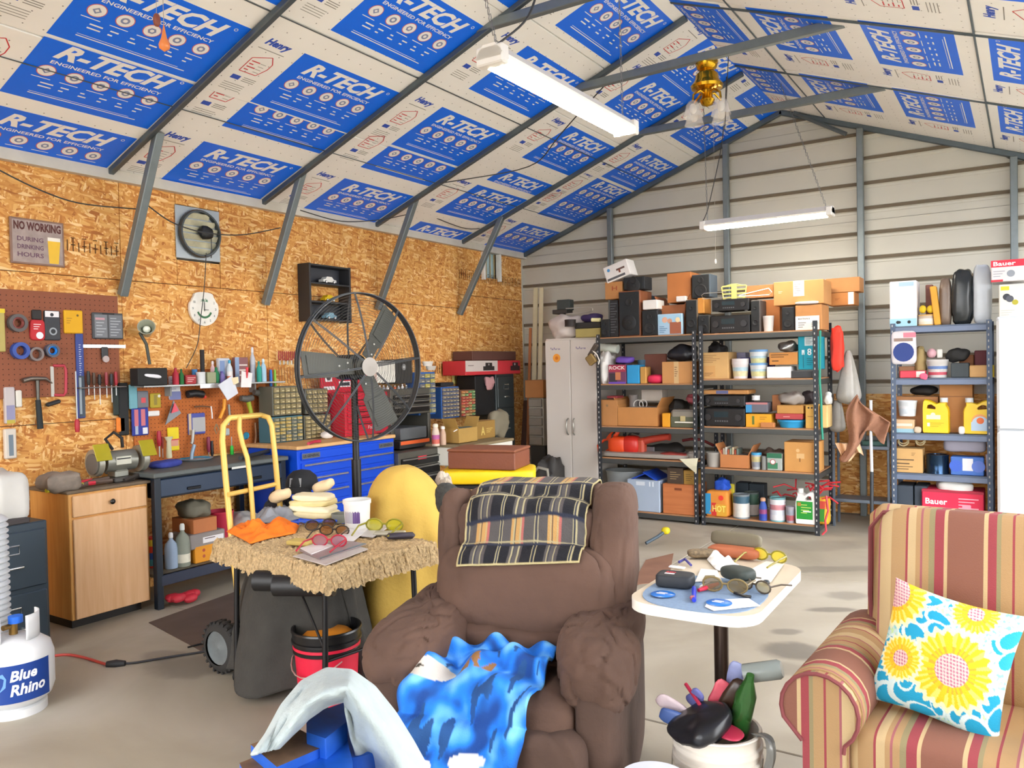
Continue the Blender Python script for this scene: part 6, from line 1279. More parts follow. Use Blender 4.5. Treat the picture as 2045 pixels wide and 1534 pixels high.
for q in (20, 60, 120, 160, -15, 195): b.add([(0, .055, .0015), (.018*math.cos(R(q))-.004, .058+.014*math.sin(R(q)), .0015), (.036*math.cos(R(q)), .055+.018*math.sin(R(q)), .0015), (.018*math.cos(R(q))+.004, .066+.012*math.sin(R(q)), .0015)], [(0, 1, 2, 3)], M('#3a7a54'), False, TT)
b.obj('palm_tree_print', ck)
b = B(); b.box((.024, .0, .015), (.002, .004, .06), M('#1c1c1c')); b.obj('hand', ck); b = B(); b.box((.026, .014, -.008), (.002, .04, .004), M('#1c1c1c')); b.obj('hand', ck)
# black display shelf
a = at(617, 524, X=-5.06); c = at(703, 645, X=-5.06); w_, h = c.y-a.y, a.z-c.z; SB = M('#2a2a2c', .5, 0, .15)
ds = thing('display_shelf', 'black wall cubby shelf holding three model cars above the fan', 'shelf', (-5.13, (a.y+c.y)/2, c.z))
for sy in (-1, 1): b = B(); b.rbox((0, sy*(w_/2-.01), h/2), (.14, .02, h), SB, .002); b.obj('side_panel', ds)
for f in (0.03, .34, .66, .975): b = B(); b.rbox((0, 0, h*f), (.14, w_-.04, .015), SB, .002); b.obj('shelf', ds)
b = B(); b.box((-.062, 0, h*.82), (.01, w_-.03, h*.30), M('#3a3c44', .5)); b.obj('back_panel', ds); b = B(); b.box((-.062, 0, h*.18), (.01, w_-.03, h*.28), M('#2c2e34', .5)); b.obj('back_panel', ds)
def car(name, label, z, col, L_, y0=0):
    t = thing(name, label, 'toy car', (-5.10, ds.location.y+y0, z)); m = M(col, .25, .2, .1)
    b = B(); Tt = Matrix(((0, 0, 1, -.03), (1, 0, 0, 0), (0, 1, 0, 0), (0, 0, 0, 1)))
    b.prism([(-L_/2, .012), (L_/2, .012), (L_/2, .032), (L_*.30, .036), (L_*.16, .058), (-L_*.22, .058), (-L_*.34, .036), (-L_/2, .034)], .06, m, Tt); b.obj('body', t)
    for sx in (-1, 1):
        for sy in (-.3, .3): b = B(); b.cyl((sx*.03, sy*L_, .013), (sx*.036, sy*L_, .013), .013, M('#2a2a2a'), 12); b.cyl((sx*.036, sy*L_, .013), (sx*.038, sy*L_, .013), .009, M('#e0e0e0', .3), 12); b.obj('wheel', t)
    return t
zz = ds.location.z
car('model_car', 'white model car on the top tier of the black wall shelf', zz+h*.66+.008, '#e4e4e0', .15); car('model_car', 'yellow model car with white wheels on the middle tier of the wall shelf', zz+h*.34+.008, '#d8b818', .12, .0); car('model_car', 'small blue and white model car on the bottom tier behind the fan cage', zz+h*.03+.008, '#8ab4c8', .12, .01)
# window in the left wall near the corner
w0 = sempty('window_1'); a = at(967, 497, X=XL); c = at(998, 552, X=XL); WF = M('#e8e6de', .5)
yc_, hw_, zt_, zb2 = 7.625, .175, 2.80, 2.53
b = B(); b.rbox((XL-.06, yc_, 2.69), (.02, 2*hw_-.02, .36), M('#b8d4d8', .2), .004); b.obj('shutter', w0)
for sy in (-1, 1): b = B(); b.rbox((XL+.01, yc_+sy*(hw_-.015), 2.69), (.06, .035, .40), WF, .004); b.obj('window_frame', w0)
b = B(); b.rbox((XL+.01, yc_, 2.87), (.06, 2*hw_, .03), WF, .004); b.obj('window_frame', w0)
for k in range(4): b = B(); b.box((XL-.03, yc_-.12+.08*k, 2.66), (.012, .006, .28), M('#c0a878')); b.obj('muntin', w0)
# ---- pegboards
PBM = M('#8c5238', .8, 0, .1, 8); HOLE = M('#3c2014', .9)
def pegboard(label, y0, y1, z0, z1, m, step):
    t = thing('pegboard', label, 'pegboard', (XL+.012, (y0+y1)/2, z0)); b = B(); b.rbox((0, 0, (z1-z0)/2), (.012, y1-y0, z1-z0), m, .002); b.obj('board', t)
    b = B(); TT = frame((.0066, -(y1-y0)/2, 0), (0, 1, 0), (0, 0, 1)); ny, nz = int((y1-y0)/step), int((z1-z0)/step)
    for i in range(ny):
        for j in range(nz): disc(b, (i+.5)*step, (j+.5)*step, .0035, HOLE, 0, TT, 6)
    o = b.obj('holes', t); o['kind'] = 'stuff'; return t
a = at(232, 595, X=XL); c = at(232, 787, X=XL); pegboard('dull brown pegboard at the left with tape coils and hammer on it', 1.95, a.y, c.z, a.z+.01, PBM, .032)
a = at(262, 745, X=XL); c = at(548, 905, X=XL); pegboard('orange-brown pegboard full of small tools above the black workbench', a.y, c.y, .885, a.z+.02, M('#b8662a', .8, 0, .08, 8), .028)
XP = -5.165
def wall_item(kind, name, label, cat, Z, r, col, dec=None, dep=.03, X=XP, **k): return item(kind, name, label, cat, Z, r, None, dep, col, dec, X=X, **k)
def ring(name, label, Z, cx, cy, r, th, col, col2=None, group=None):
    p = at(Z[0]+cx/Z[2], Z[1]+cy/Z[2], X=XP); q = at(Z[0]+(cx+r)/Z[2], Z[1]+cy/Z[2], X=XP); rr = abs(q.y-p.y); b = B()
    b.lathe([(rr, 0), (rr, .035), (rr*(1-th), .035), (rr*(1-th), 0), (rr, 0)], M(col, .6, 0, .15, 20), (0, 0, 0), 24, rot=(0, R(90), 0)); o = b.obj(name, None, (XL+.02, p.y, p.z), 0, label, 'tape', group)
    if col2: b = B(); b.lathe([(rr*(1-th)*1.01, .03), (rr*(1-th)*.8, .036), (rr*(1-th)*.6, .02)], M(col2, .5), (0, 0, 0), 20, rot=(0, R(90), 0)); b.obj('core', o)
wall_item('box', 'ruler', 'yellow measuring stick hanging at the far left of the brown pegboard', 'ruler', ZP, (-15, 140, 42, 470), '#b8a860', [('r', 0, .9, 1, 1, '#d8c020')], .01)
ring('tape_coil', 'grey coil with a reddish centre, topmost on the brown pegboard', ZP, 132, 250, 72, .35, '#5c5654', '#8a4a44')
wall_item('box', 'tool_package', 'black package above the red and white package', 'package', ZP, (250, 148, 322, 225), '#2c2826')
wall_item('lump', 'tool_package', 'red and white blister package on the brown pegboard', 'package', ZP, (235, 228, 348, 378), '#c02830', [('s', .2, .5, .7, .85, 3, '#e8dcd8'), ('c', .6, .22, .18, '#e4e4e8')], amp=0, e=.4)
wall_item('box', 'tool_package', 'tall package with white top and black tool beside the red one', 'package', ZP, (345, 155, 465, 382), '#3a3c40', [('r', .02, .78, .9, .98, '#e4e0e0'), ('c', .45, .86, .06, '#20242c'), ('c', .5, .3, .13, '#9aa0a4'), ('c', .5, .3, .08, '#202428')])
wall_item('box', 'stud_finder', 'bright yellow device package on the brown pegboard', 'package', ZP, (495, 152, 637, 330), '#e0a810', [('s', .1, .4, .4, .7, 3, '#a87808'), ('c', .7, .78, .05, '#6a5010')])
o = wall_item('box', 'socket_set', 'open grey socket set case at the right of the brown pegboard', 'tool set', ZP, (712, 172, 945, 372), '#4c4e50', [('r', .05, .05, .46, .92, '#75787c'), ('r', .52, .05, .95, .92, '#6c6f74'), ('r', .08, .72, .38, .8, '#c09098'), ('s', .1, .1, .42, .68, 5, '#a8acb0'), ('s', .56, .1, .9, .85, 7, '#a8acb0'), ('r', .3, .93, .7, .99, '#1c1c1c')], .05)
wall_item('box', 'spirit_level', 'long upright blue level hanging on the brown pegboard', 'level', ZP, (592, 330, 650, 980), '#3a4a8c', [('s', .3, .50, .62, .88, 14, '#c8ccd8'), ('r', .1, .02, .9, .5, '#3c4854'), ('r', .2, .05, .5, .48, '#98a4ac')], .02)
ring('tape_coil', 'large blue tape coil on the brown pegboard', ZP, 152, 462, 68, .42, '#3450a0'); ring('tape_coil', 'tan-grey tape coil overlapping the large blue one', ZP, 272, 488, 55, .32, '#7c706c'); ring('tape_coil', 'small coil with bright blue centre right of the grey coil', ZP, 395, 462, 52, .3, '#5a5a66', '#2a88e0')
b = B(); p = at(ZP[0]+780/ZP[2], ZP[1]+428/ZP[2], X=XP); q0 = at(ZP[0]+630/ZP[2], 0, X=XP).y; q1 = at(ZP[0]+930/ZP[2], 0, X=XP).y
T, p = wallT(203, 692, .02); b.rbox(p+Vector((.03, 0, 0)), (.004, .30, .022), M('#d8dcdc', .3, .6), .001); b.rbox(p+Vector((.035, .0, -.045)), (.018, .045, .08), M('#26282a', .5), .006); b.cyl(p+Vector((.04, 0, -.085)), p+Vector((.05, 0, -.085)), .022, M('#b8a8a4', .5), 14); b.obj('combination_square', None, None, 0, 'combination square with white blade below the grey socket set', 'square')
# hammer
T, p = wallT(68, 760, .03); hm = thing('claw_hammer', 'claw hammer hanging head up on the brown pegboard', 'hammer', p+Vector((.04, 0, 0)))
b = B(); b.tube([(0, -.085, .0), (0, -.04, .012), (0, .0, .012), (0, .05, .01), (0, .09, -.02)], [.016, .014, .014, .011, .004], M('#7c7268', .35, .7), 10); b.obj('head', hm)
b = B(); b.tube([(0, 0, 0), (0, .0, -.12)], [.012, .010], M('#5c5a54', .35, .7), 8); b.obj('shaft', hm); b = B(); b.tube([(0, .0, -.12), (0, .004, -.20), (0, .008, -.30)], [.015, .017, .018], M('#1c2426', .7), 10); b.obj('grip', hm)
b = B(); T, p = wallT(110, 762, .03); b.tube([p+Vector((.02, y, z)) for y, z in ((-.02, .10), (.05, .10), (.06, .07), (.055, -.07), (.04, -.09), (-.02, -.085))], .009, M('#b83848', .5), 8); b.box(p+Vector((.02, -.028, 0)), (.006, .02, .19), M('#a8a49c', .4, .5)); b.obj('hacksaw', None, None, 0, 'red-framed hacksaw hanging right of the claw hammer', 'saw')
b = B(); T, p = wallT(103, 805, .03); b.rbox(p+Vector((.02, 0, 0)), (.03, .09, .025), M('#222426', .6), .008, rot=(R(15), 0, 0)); b.obj('black_tool', None, None, 0, 'small dark tool stuck on the wall below the red hacksaw', 'tool')
def driver(name, label, Z, x, y0, y1, y2, col, w_=.011, X=XP, cat='screwdriver', group=None, up=True):
    """hand tool hanging: handle from y0 to y1, shaft down to y2"""
    a = at(Z[0]+x/Z[2], Z[1]+y0/Z[2], X=X); c = at(Z[0]+x/Z[2], Z[1]+y1/Z[2], X=X); e = at(Z[0]+x/Z[2], Z[1]+y2/Z[2], X=X); b = B()
    h = a.z-c.z; s = 1 if h > 0 else -1; b.tube([(0, 0, 0), (0, 0, -h*.3), (0, 0, -h*.8), (0, 0, -h)], [w_*.8, w_, w_, w_*.6], M(col, .45, 0, .1), 8); b2 = B(); b2.tube([(0, 0, -h), (0, 0, e.z-a.z)], w_*.28, M('#a8aaa8', .3, .8), 6)
    o = b.obj(name, None, (X+.02, a.y, a.z), 0, label, cat, group); b2.obj('shaft', o); return o
rk = thing('tool_rack', 'slim steel rack holding screwdrivers under the brown pegboard', 'rack', at(ZP[0]+770/ZP[2], ZP[1]+742/ZP[2], X=XP))
b = B(); b.rbox((.02, 0, 0), (.04, .32, .008), M('#6a6460', .4, .6), .002); b.obj('rail', rk)
for k, (x, c, nm) in enumerate(((662, '#20201e', 'leftmost black-handled'), (705, '#4a3424', 'brown-handled'), (748, '#1c1c1c', 'tall black-handled'), (800, '#8a2c34', 'dark red-handled'), (838, '#26262c', 'grey-black-handled'), (872, '#a01c2c', 'bright red-handled'))):
    driver('screwdriver', f'{nm} screwdriver in the rack below the brown pegboard', ZP, x, 618+(k*13) % 30, 728, 800+(k*37) % 90, c)
driver('screwdriver', 'long red-handled screwdriver hanging upside down beside the blue level', ZP, 580, 1085, 985, 620, '#b02030', .016)
for k, (r, c, d, nm) in enumerate((((40, 740, 120, 1020), '#c0b8b8', [('r', .1, .05, .9, .5, '#8a88a8'), ('r', .1, .0, .9, .1, '#b8a840')], 'clear package with grey parts below the yellow ruler'), ((125, 765, 172, 895), '#dcd8cc', None, 'narrow white package beside the clear one'), ((40, 1060, 130, 1290), '#d0c8bc', [('r', .3, .1, .7, .8, '#6c7c88')], 'hanging package with a grey blade, lowest at the left edge'))): wall_item('box', 'tool_package', nm, 'package', ZP, r, c, d)
# desk lamp and tissue box on the shelf above the small-tool pegboard
la = at(293, 658, X=-5.08); lm = thing('gooseneck_lamp', 'grey clamp lamp with a pale round shade above the black tissue box', 'lamp', (la.x, la.y, la.z))
b = B(); b.tube([(-.02, -.04, -.02), (-.01, .0, -.1), (0, .015, -.24)], .011, M('#3c4038', .5), 8); b.obj('gooseneck', lm)
b = B(); b.lathe([(.025, -.07), (.035, -.03), (.052, .02), (.058, .04), (.052, .04), (.03, -.02), (.001, -.03)], M('#a4a894', .4, .2), (0, 0, 0), 24, rot=(0, R(65), R(-35))); b.obj('shade', lm)
b = B(); b.sq((.0, .0, 0), (.05, .05, .05), M('#e8ecdc', .3), 1, 1, 16); b.obj('bulb', lm)
ws = thing('wall_shelf', 'narrow metal shelf full of bottles above the small-tool pegboard', 'shelf', (XL+.075, (at(262, 770, X=XL).y+at(545, 770, X=XL).y)/2, at(400, 765, X=-5.1).z-.012)); L_ = at(545, 770, X=XL).y-at(262, 770, X=XL).y
b = B(); b.rbox((0, 0, 0), (.15, L_, .012), M('#b8bab8', .4, .4), .002); b.obj('plank', ws); b = B(); b.rbox((.075, .02, -.01), (.006, L_*.32, .035), M('#d8dcdc', .3, .5), .002); b.obj('front_lip', ws)
zs = ws.location.z+.006
for y in (-.3, .3): b = B(); b.box((-.03, y*L_, -.04), (.08, .012, .07), M('#8a8c8a')); b.obj('bracket', ws)
XS = -5.04
item('box', 'tissue_box', 'black tissue box with a white tissue showing on its front', 'tissue box', ZP, (1058, 592, 1285, 725), None, .10, '#1c1c1c', X=-5.02, zb=zs)
b = B(); T, p = wallT(305, 751, 0, -5.02); b.sq(p+Vector((.004, .0, .0)), (.02, .125, .026), M('#e8e8ec', .9), .8, .8, 18, rot=(R(-8), 0, 0), amp=.004, nsc=40); b.obj('tissue', None, None, 0, 'white tissue pulled through the front of the black tissue box', 'tissue')
BT = [  # kind, rect in ZQ, colour, cap, band, label
 ('bottle', (545, 560, 600, 690), '#b82c40', '#a82438', None, 'red bottle right of the tissue box'),
 ('bottle', (603, 570, 640, 690), '#1c6c34', '#155c28', None, 'dark green bottle next to the red one'),
 ('box', (648, 625, 735, 695), '#a83038', None, [('s', .1, .2, .9, .8, 3, '#e0c0b8')], 'red printed box on the bottle shelf'),
 ('can', (715, 530, 755, 600), '#3a78b0', None, None, 'blue lidded can standing behind the red printed box'),
 ('can', (785, 385, 818, 640), '#221e20', None, None, 'tall black cylinder on the bottle shelf'),
 ('can', (755, 600, 822, 692), '#d8dcdc', None, None, 'bright white round lamp puck on the bottle shelf'),
 ('box', (832, 600, 905, 690), '#9a9e7c', None, None, 'pale green-grey jar block on the bottle shelf'),
 ('bottle', (868, 462, 905, 600), '#d8b4b8', '#e8e0e0', None, 'pink-white nozzle bottle at the back of the shelf'),
 ('bottle', (895, 560, 942, 690), '#1c7848', '#186c3c', None, 'emerald green bottle in the middle of the shelf'),
 ('box', (925, 410, 1018, 540), '#c8ccd4', None, [('r', .05, .3, .5, .9, '#7a90b8'), ('s', .1, .1, .9, .3, 2, '#5a6a80')], 'pale blue and white packet card at the back'),
 ('box', (1060, 405, 1175, 540), '#8a5c5c', None, [('r', .0, .0, .3, 1, '#8aa0c0'), ('s', .3, .2, .9, .8, 3, '#d8c8c0')], 'red-brown packet card at the back'),
 ('bottle', (945, 600, 990, 700), '#7c70b0', '#5c50a0', None, 'violet bottle in the shelf cluster'),
 ('bottle', (1010, 500, 1055, 690), '#d0d8dc', '#3aa0c8', ['#d8805c', '#e8e4e0'], 'white bottle with cyan cap on the wall shelf'),
 ('bottle', (1070, 475, 1115, 640), '#e0dccc', '#e8e4d8', ['#c8c8c0'], 'cream squeeze bottle on the wall shelf'),
 ('bottle', (1118, 470, 1168, 640), '#9aa89c', '#c8ccc4', None, 'cloudy green-grey bottle on the wall shelf'),
 ('bottle', (1190, 360, 1262, 620), '#c0c4cc', '#dcd8d8', ['#b0b4c0'], 'bottle with a long thin white spout'),
 ('bottle', (1265, 520, 1300, 700), '#2a9c8c', '#208878', None, 'turquoise bottle right of the long-spout bottle'),
 ('bottle', (1300, 500, 1340, 700), '#a8cce0', '#d0e4ec', None, 'pale blue translucent bottle')]
for k, (kd, r, c, cap, band, nm) in enumerate(BT):
    kw = dict(X=XS-.02-(.05 if r[3] < 650 else 0), zb=zs)
    if kd == 'bottle': item('bottle', 'bottle', nm, 'bottle', ZQ, r, None, .045, c, cap=cap, band=band, neck=.4, group='bottles on the narrow wall shelf', **kw)
    elif kd == 'can': item('can', 'can', nm, 'can', ZQ, r, None, .05, c, **kw)
    else: item('box', 'packet', nm, 'packet', ZQ, r, None, .04, c, band, **kw)
# things hanging below the shelf on the orange-brown pegboard
PGI = [('box', 'scissors_pack', 'light blue clear package left of the pliers card', (165, 715, 235, 925), '#70a8b4', None, 'package'),
 ('box', 'pliers_card', 'card with red grips and grey tool under the tissue box', (235, 770, 330, 915), '#70747c', [('r', .3, .3, .7, .6, '#d04850')], 'package'),
 ('box', 'chisel_set', 'blue backed set of red-handled chisels on the pegboard', (190, 915, 330, 1150), '#2c3c98', [('r', .12, .35, .36, .95, '#c87078'), ('r', .52, .35, .78, .95, '#c87078'), ('r', .15, .05, .33, .35, '#a8b0c0'), ('r', .6, .05, .9, .28, '#dcdce0')], 'chisels'),
 ('box', 'black_saw_case', 'tall black sheath at the left end of the small-tool pegboard', (80, 700, 160, 1150), '#181a1c', None, 'sheath'),
 ('box', 'wood_saw', 'dark saw with green edge hanging left of the black sheath', (30, 740, 78, 980), '#24302c', None, 'saw'),
 ('box', 'orange_card', 'orange card hanging above the bench grinder', (60, 995, 130, 1120), '#e88028', None, 'card'),
 ('box', 'yellow_package', 'yellow tool package under the tissue box', (345, 790, 435, 915), '#b09c28', [('r', .3, .2, .6, .9, '#8c7c30'), ('c', .8, .8, .1, '#e0dcd0')], 'package'),
 ('box', 'white_tag', 'white plastic tag under the yellow tool package', (322, 940, 425, 985), '#e8e6e2', None, 'tag'),
 ('box', 'paper_note', 'white and blue papers hanging at the left of the shelf lip', (505, 645, 600, 845), '#dcdce0', [('r', 0, 0, 1, .35, '#7078a8'), ('s', .1, .4, .9, .9, 4, '#a0a0b0')], 'paper'),
 ('box', 'yellow_card', 'bright yellow card with pink print near the bench', (495, 1080, 590, 1280), '#e8d020', [('r', .1, .2, .9, .45, '#d89880'), ('r', .0, .45, 1, .5, '#c83848')], 'card'),
 ('box', 'sandpaper_pack', 'grey pad with blue border hanging in the middle of the pegboard', (668, 960, 812, 1140), '#4c54a0', [('r', .22, .12, .98, .8, '#a8a8a8'), ('r', 0, .0, .16, 1, '#c8b090')], 'package'),
 ('box', 'bit_card', 'clear card of bits beside the hand truck rail', (975, 1090, 1020, 1150), '#a8b0b0', None, 'card')]
for (kd, nm, lb_, r, c, d, ct) in PGI: wall_item(kd, nm, lb_, ct, ZQ, r, c, d, dep=.018)
for (x, y0, y1, y2, c, w_, nm) in ((400, 1110, 1240, 1330, '#a81c30', .016, 'dark red-handled screwdriver left of the yellow card'), (430, 1160, 1260, 1340, '#8a2c20', .008, 'thin red-handled file beside it'), (820, 1160, 1290, 1330, '#7c1c3c', .014, 'maroon-handled screwdriver near the bench top'),
   (850, 1195, 1330, 1335, '#1a1a20', .011, 'black-handled awl near the bench top'), (1020, 1235, 1335, 1160, '#18b030', .014, 'bright green-handled tool behind the hand truck'), (1385, 590, 760, 770, '#8ac838', .011, 'lime green marker at the right of the shelf'), (1350, 590, 750, 770, '#1c70c8', .013, 'blue marker at the right of the shelf')):
    driver('screwdriver' if 'handled' in nm else 'marker', nm, ZQ, x, y0, y1, y2, c, w_, cat='tool')
def wtube(name, label, cat, Z, pts, r, col, X=XP, off=.025, metal=0, parent=None):
    b = B(); b.tube([at(Z[0]+x/Z[2], Z[1]+y/Z[2], X=X)+Vector((off, 0, 0)) for x, y in pts], r, M(col, .45, metal), 8); return b.obj(name, None, None, 0, label, cat)
b = B()
for (pts, c) in (((( 545, 860), (470, 1055), (500, 1060), (600, 980), (545, 860)), '#787c80'),): 
    q = [at(ZQ[0]+x/ZQ[2], ZQ[1]+y/ZQ[2], X=XP+.03) for x, y in ((535, 850), (465, 1060), (600, 960))]; b.add([*q, *[v+Vector((.006, 0, 0)) for v in q]], [(0, 2, 1), (3, 4, 5), (0, 1, 4, 3), (1, 2, 5, 4), (2, 0, 3, 5)], M(c, .4, .5))
b.obj('speed_square', None, None, 0, 'grey triangular speed square hanging under the papers', 'square')
b = B(); q = [at(ZQ[0]+x/ZQ[2], ZQ[1]+y/ZQ[2], X=XP+.045) for x, y in ((545, 870), (520, 960), (580, 940))]; b.add([*q, *[v+Vector((.006, 0, 0)) for v in q]], [(0, 2, 1), (3, 4, 5), (0, 1, 4, 3), (1, 2, 5, 4), (2, 0, 3, 5)], M('#e05060', .5)); b.obj('pink_square', None, None, 0, 'small pinkish red triangle tool over the grey speed square', 'square')
wtube('hand_plane', 'black hand tool with a red tip under the shelf lip', 'tool', ZQ, ((640, 800), (700, 790), (770, 800)), .028, '#1c1c1e'); wtube('red_tip', 'red light on the black hand tool', 'tool', ZQ, ((775, 822), (790, 822)), .012, '#e84838', off=.03)
wtube('scraper_handle', 'curved bright orange-yellow handle hanging on the pegboard', 'tool', ZQ, ((955, 840), (950, 920), (915, 1005)), .013, '#e89a20'); wtube('shears', 'long thin dark pointed tool hanging sideways', 'tool', ZQ, ((700, 905), (760, 900), (830, 905)), .006, '#6a4a30')
wtube('white_wrench', 'pale grey adjustable wrench standing on the bench', 'wrench', ZQ, ((690, 1100), (682, 1200), (672, 1220)), .012, '#a8a8a4', metal=.6); wtube('pipe_wrench', 'grey-blue pliers standing below the grey pad', 'pliers', ZQ, ((680, 1225), (660, 1300), (655, 1350)), .014, '#8aa0b4', off=.05, metal=.4)
wtube('white_hook', 'small white bent hook in the middle of the pegboard', 'hook', ZQ, ((840, 900), (848, 960), (850, 1005)), .005, '#e8e8e4'); wtube('blue_tape_reel', 'round blue tape reel behind the hand truck', 'tape', ZQ, ((1130, 1150), (1140, 1152)), .030, '#1c90b8', off=.03)
wtube('oval_ring', 'grey oval ring hanging beside the hand truck', 'ring', ZQ, ((885, 1050), (870, 1090), (885, 1135), (905, 1095), (888, 1052)), .004, '#8a7c5c')
for (cx, cy, nm, s_) in ((1130, 840, 'grey and lime cordless drill, left one on the pegboard', 1), (1235, 790, 'lime green and grey cordless tool, upper right on the pegboard', .9)):
    p = at(ZQ[0]+cx/ZQ[2], ZQ[1]+cy/ZQ[2], X=XP)+Vector((.05, 0, 0)); t = thing('cordless_drill', nm, 'drill', p)
    b = B(); b.tube([(0, -.06*s_, .01), (0, .0, .0), (0, .05*s_, .01)], [.022, .028, .024], M('#5c5a54', .5), 10); b.obj('body', t); b = B(); b.tube([(0, .01, -.02), (0, .03, -.09*s_), (0, .035, -.13*s_)], [.018, .016, .022], M('#98a820', .5), 8); b.obj('grip', t)
for (cx, y0, y1, nm) in ((990, 885, 1060, 'grey metal clamp hanging left of the curved rail'), (1215, 1040, 1250, 'rusty wrench hanging right of the hand truck rail'), (1265, 1040, 1260, 'pale steel pliers hanging right of the hand truck rail')):
    wtube('hanging_tool', nm, 'tool', ZQ, ((cx, y0), (cx+8, (y0+y1)/2), (cx-4, y1)), .010, '#8a8880' if 'rusty' not in nm else '#7c5a40', metal=.5)
# white and cream tags over the shelf lip
for (q4, c, nm) in ((((920, 720), (1040, 640), (1090, 790), (1000, 850)), '#d8dce4', 'tilted white paper pad hanging over the shelf front'), (((1120, 600), (1210, 620), (1200, 740), (1115, 740)), '#ece8e6', 'white bag with a red tip hanging from the shelf'), (((1030, 660), (1090, 650), (1095, 700), (1050, 720)), '#e8d8b0', 'cream tag pinned above the tilted paper pad')):
    q = [at(ZQ[0]+x/ZQ[2], ZQ[1]+y/ZQ[2], X=-4.99) for x, y in q4]; b = B(); b.add([*q, *[v+Vector((-.006, 0, 0)) for v in q]], [(3, 2, 1, 0), (4, 5, 6, 7), (0, 1, 5, 4), (1, 2, 6, 5), (2, 3, 7, 6), (3, 0, 4, 7)], M(c, .6)); b.obj('paper_tag', None, None, 0, nm, 'paper')
b = B(); b.cyl(at(ZQ[0]+1165/ZQ[2], ZQ[1]+570/ZQ[2], X=-4.985), at(ZQ[0]+1165/ZQ[2], ZQ[1]+660/ZQ[2], X=-4.985), .012, M('#d83040', .5), 10, .004); b.obj('red_nozzle', None, None, 0, 'red nozzle in front of the white bag on the shelf', 'nozzle')
# red plier row on the wall
for k in range(7):
    x = 1430+k*33; p = at(ZQ[0]+x/ZQ[2], ZQ[1]+490/ZQ[2], X=XP); b = B()
    for s in (-1, 1): b.tube([p+Vector((.02, s*.004, -.02)), p+Vector((.02, s*.012, .0)), p+Vector((.02, s*.010, .055))], .005, M('#a02830', .5), 6)
    b.tube([p+Vector((.02, 0, -.02)), p+Vector((.02, 0, -.055))], .007, M('#a8a498', .35, .7), 6); b.obj('pliers', None, None, 0, ('leftmost', 'second', 'third', 'fourth', 'fifth', 'sixth', 'rightmost')[k] + ' of seven red-handled pliers in a row on the strand board', 'pliers', 'red-handled pliers in a row')
for k in range(9):
    x = 1425+k*24; p = at(ZQ[0]+x/ZQ[2], ZQ[1]+600/ZQ[2], X=XP); b = B(); b.tube([p+Vector((.012, 0, .03)), p+Vector((.014, .002, -.10))], .004, M('#a06a34', .5), 5); b.obj('drill_bit', None, None, 0, ('first', 'second', 'third', 'fourth', 'fifth', 'sixth', 'seventh', 'eighth', 'ninth')[k] + ' from the left of the thin brown rods beneath the red-handled pliers', 'rod', 'thin rods under the pliers')
# ================================================================== ON THE WORKBENCH AND BELOW IT
zb_ = .872
b = B(); p = at(390, 918, Z=zb_); b.lathe([(.001, 0), (.11, 0), (.125, .012), (.12, .014), (.10, .005), (.001, .004)], M('#a8b0b4', .4), p, 28); b.lathe([(.07, .006), (.10, .0065), (.103, .012)], M('#3aa0c8', .4), p, 28); b.obj('plate', None, None, 0, 'grey plate with a light blue ring on the workbench', 'plate')
b = B(); p = at(332, 932, Z=zb_); b.sq(p+Vector((0, 0, .02)), (.12, .24, .05), M('#3c48a0', .9, 0, .3, 20), .7, .7, 20, rot=(0, 0, R(10)), amp=.012, nsc=20); b.obj('glove', None, None, 0, 'blue work glove lying on the left of the workbench', 'glove')
b = B(); p = at(318, 921, Z=zb_); b.sq(p+Vector((0, 0, .012)), (.06, .12, .024), M('#d0cc20', .6), .7, .7, 16); b.obj('yellow_rag', None, None, 0, 'yellow plastic piece behind the blue work glove', 'tool')
b = B(); p = at(338, 905, Z=zb_); b.lathe([(.018, 0), (.02, .01), (.014, .12), (.03, .15)], M('#d8d4b0', .5), at(338, 915, X=-5.12) * 1.0 + Vector((0, 0, 0)), 14); b.obj('caulk_tube', None, None, 0, 'cream glue tube standing at the back of the workbench', 'tube')
b = B(); b.tube([at(x, y, Z=zb_+.02) for x, y in ((480, 915), (520, 905), (570, 893))], .016, M('#2a2e30', .5), 8); b.obj('grease_gun', None, None, 0, 'dark long tool lying across the right of the workbench', 'tool')
b = B(); p = at(572, 898, Z=.94); b.rbox(at(575, 900, X=-4.9), (.18, .12, .02), M('#7c8488', .5), .005); b.obj('grey_tray', None, None, 0, 'small grey tray by the blue cabinet corner', 'tray')
b = B(); b.tube([at(x, y, Z=.96) for x, y in ((616, 886), (628, 882), (640, 881))], .012, M('#b8243c', .5), 8); b.obj('red_handle_snips', None, None, 0, 'red-handled snips on the wooden top of the blue cabinet', 'tool')
b = B(); b.sq(at(652, 868, X=-4.85)+Vector((0, 0, .0)), (.08, .10, .06), M('#d8d0c8', .8), .8, .8, 16, amp=.02, nsc=20); b.obj('white_rag', None, None, 0, 'white rag on the blue cabinet before the red chest', 'rag')
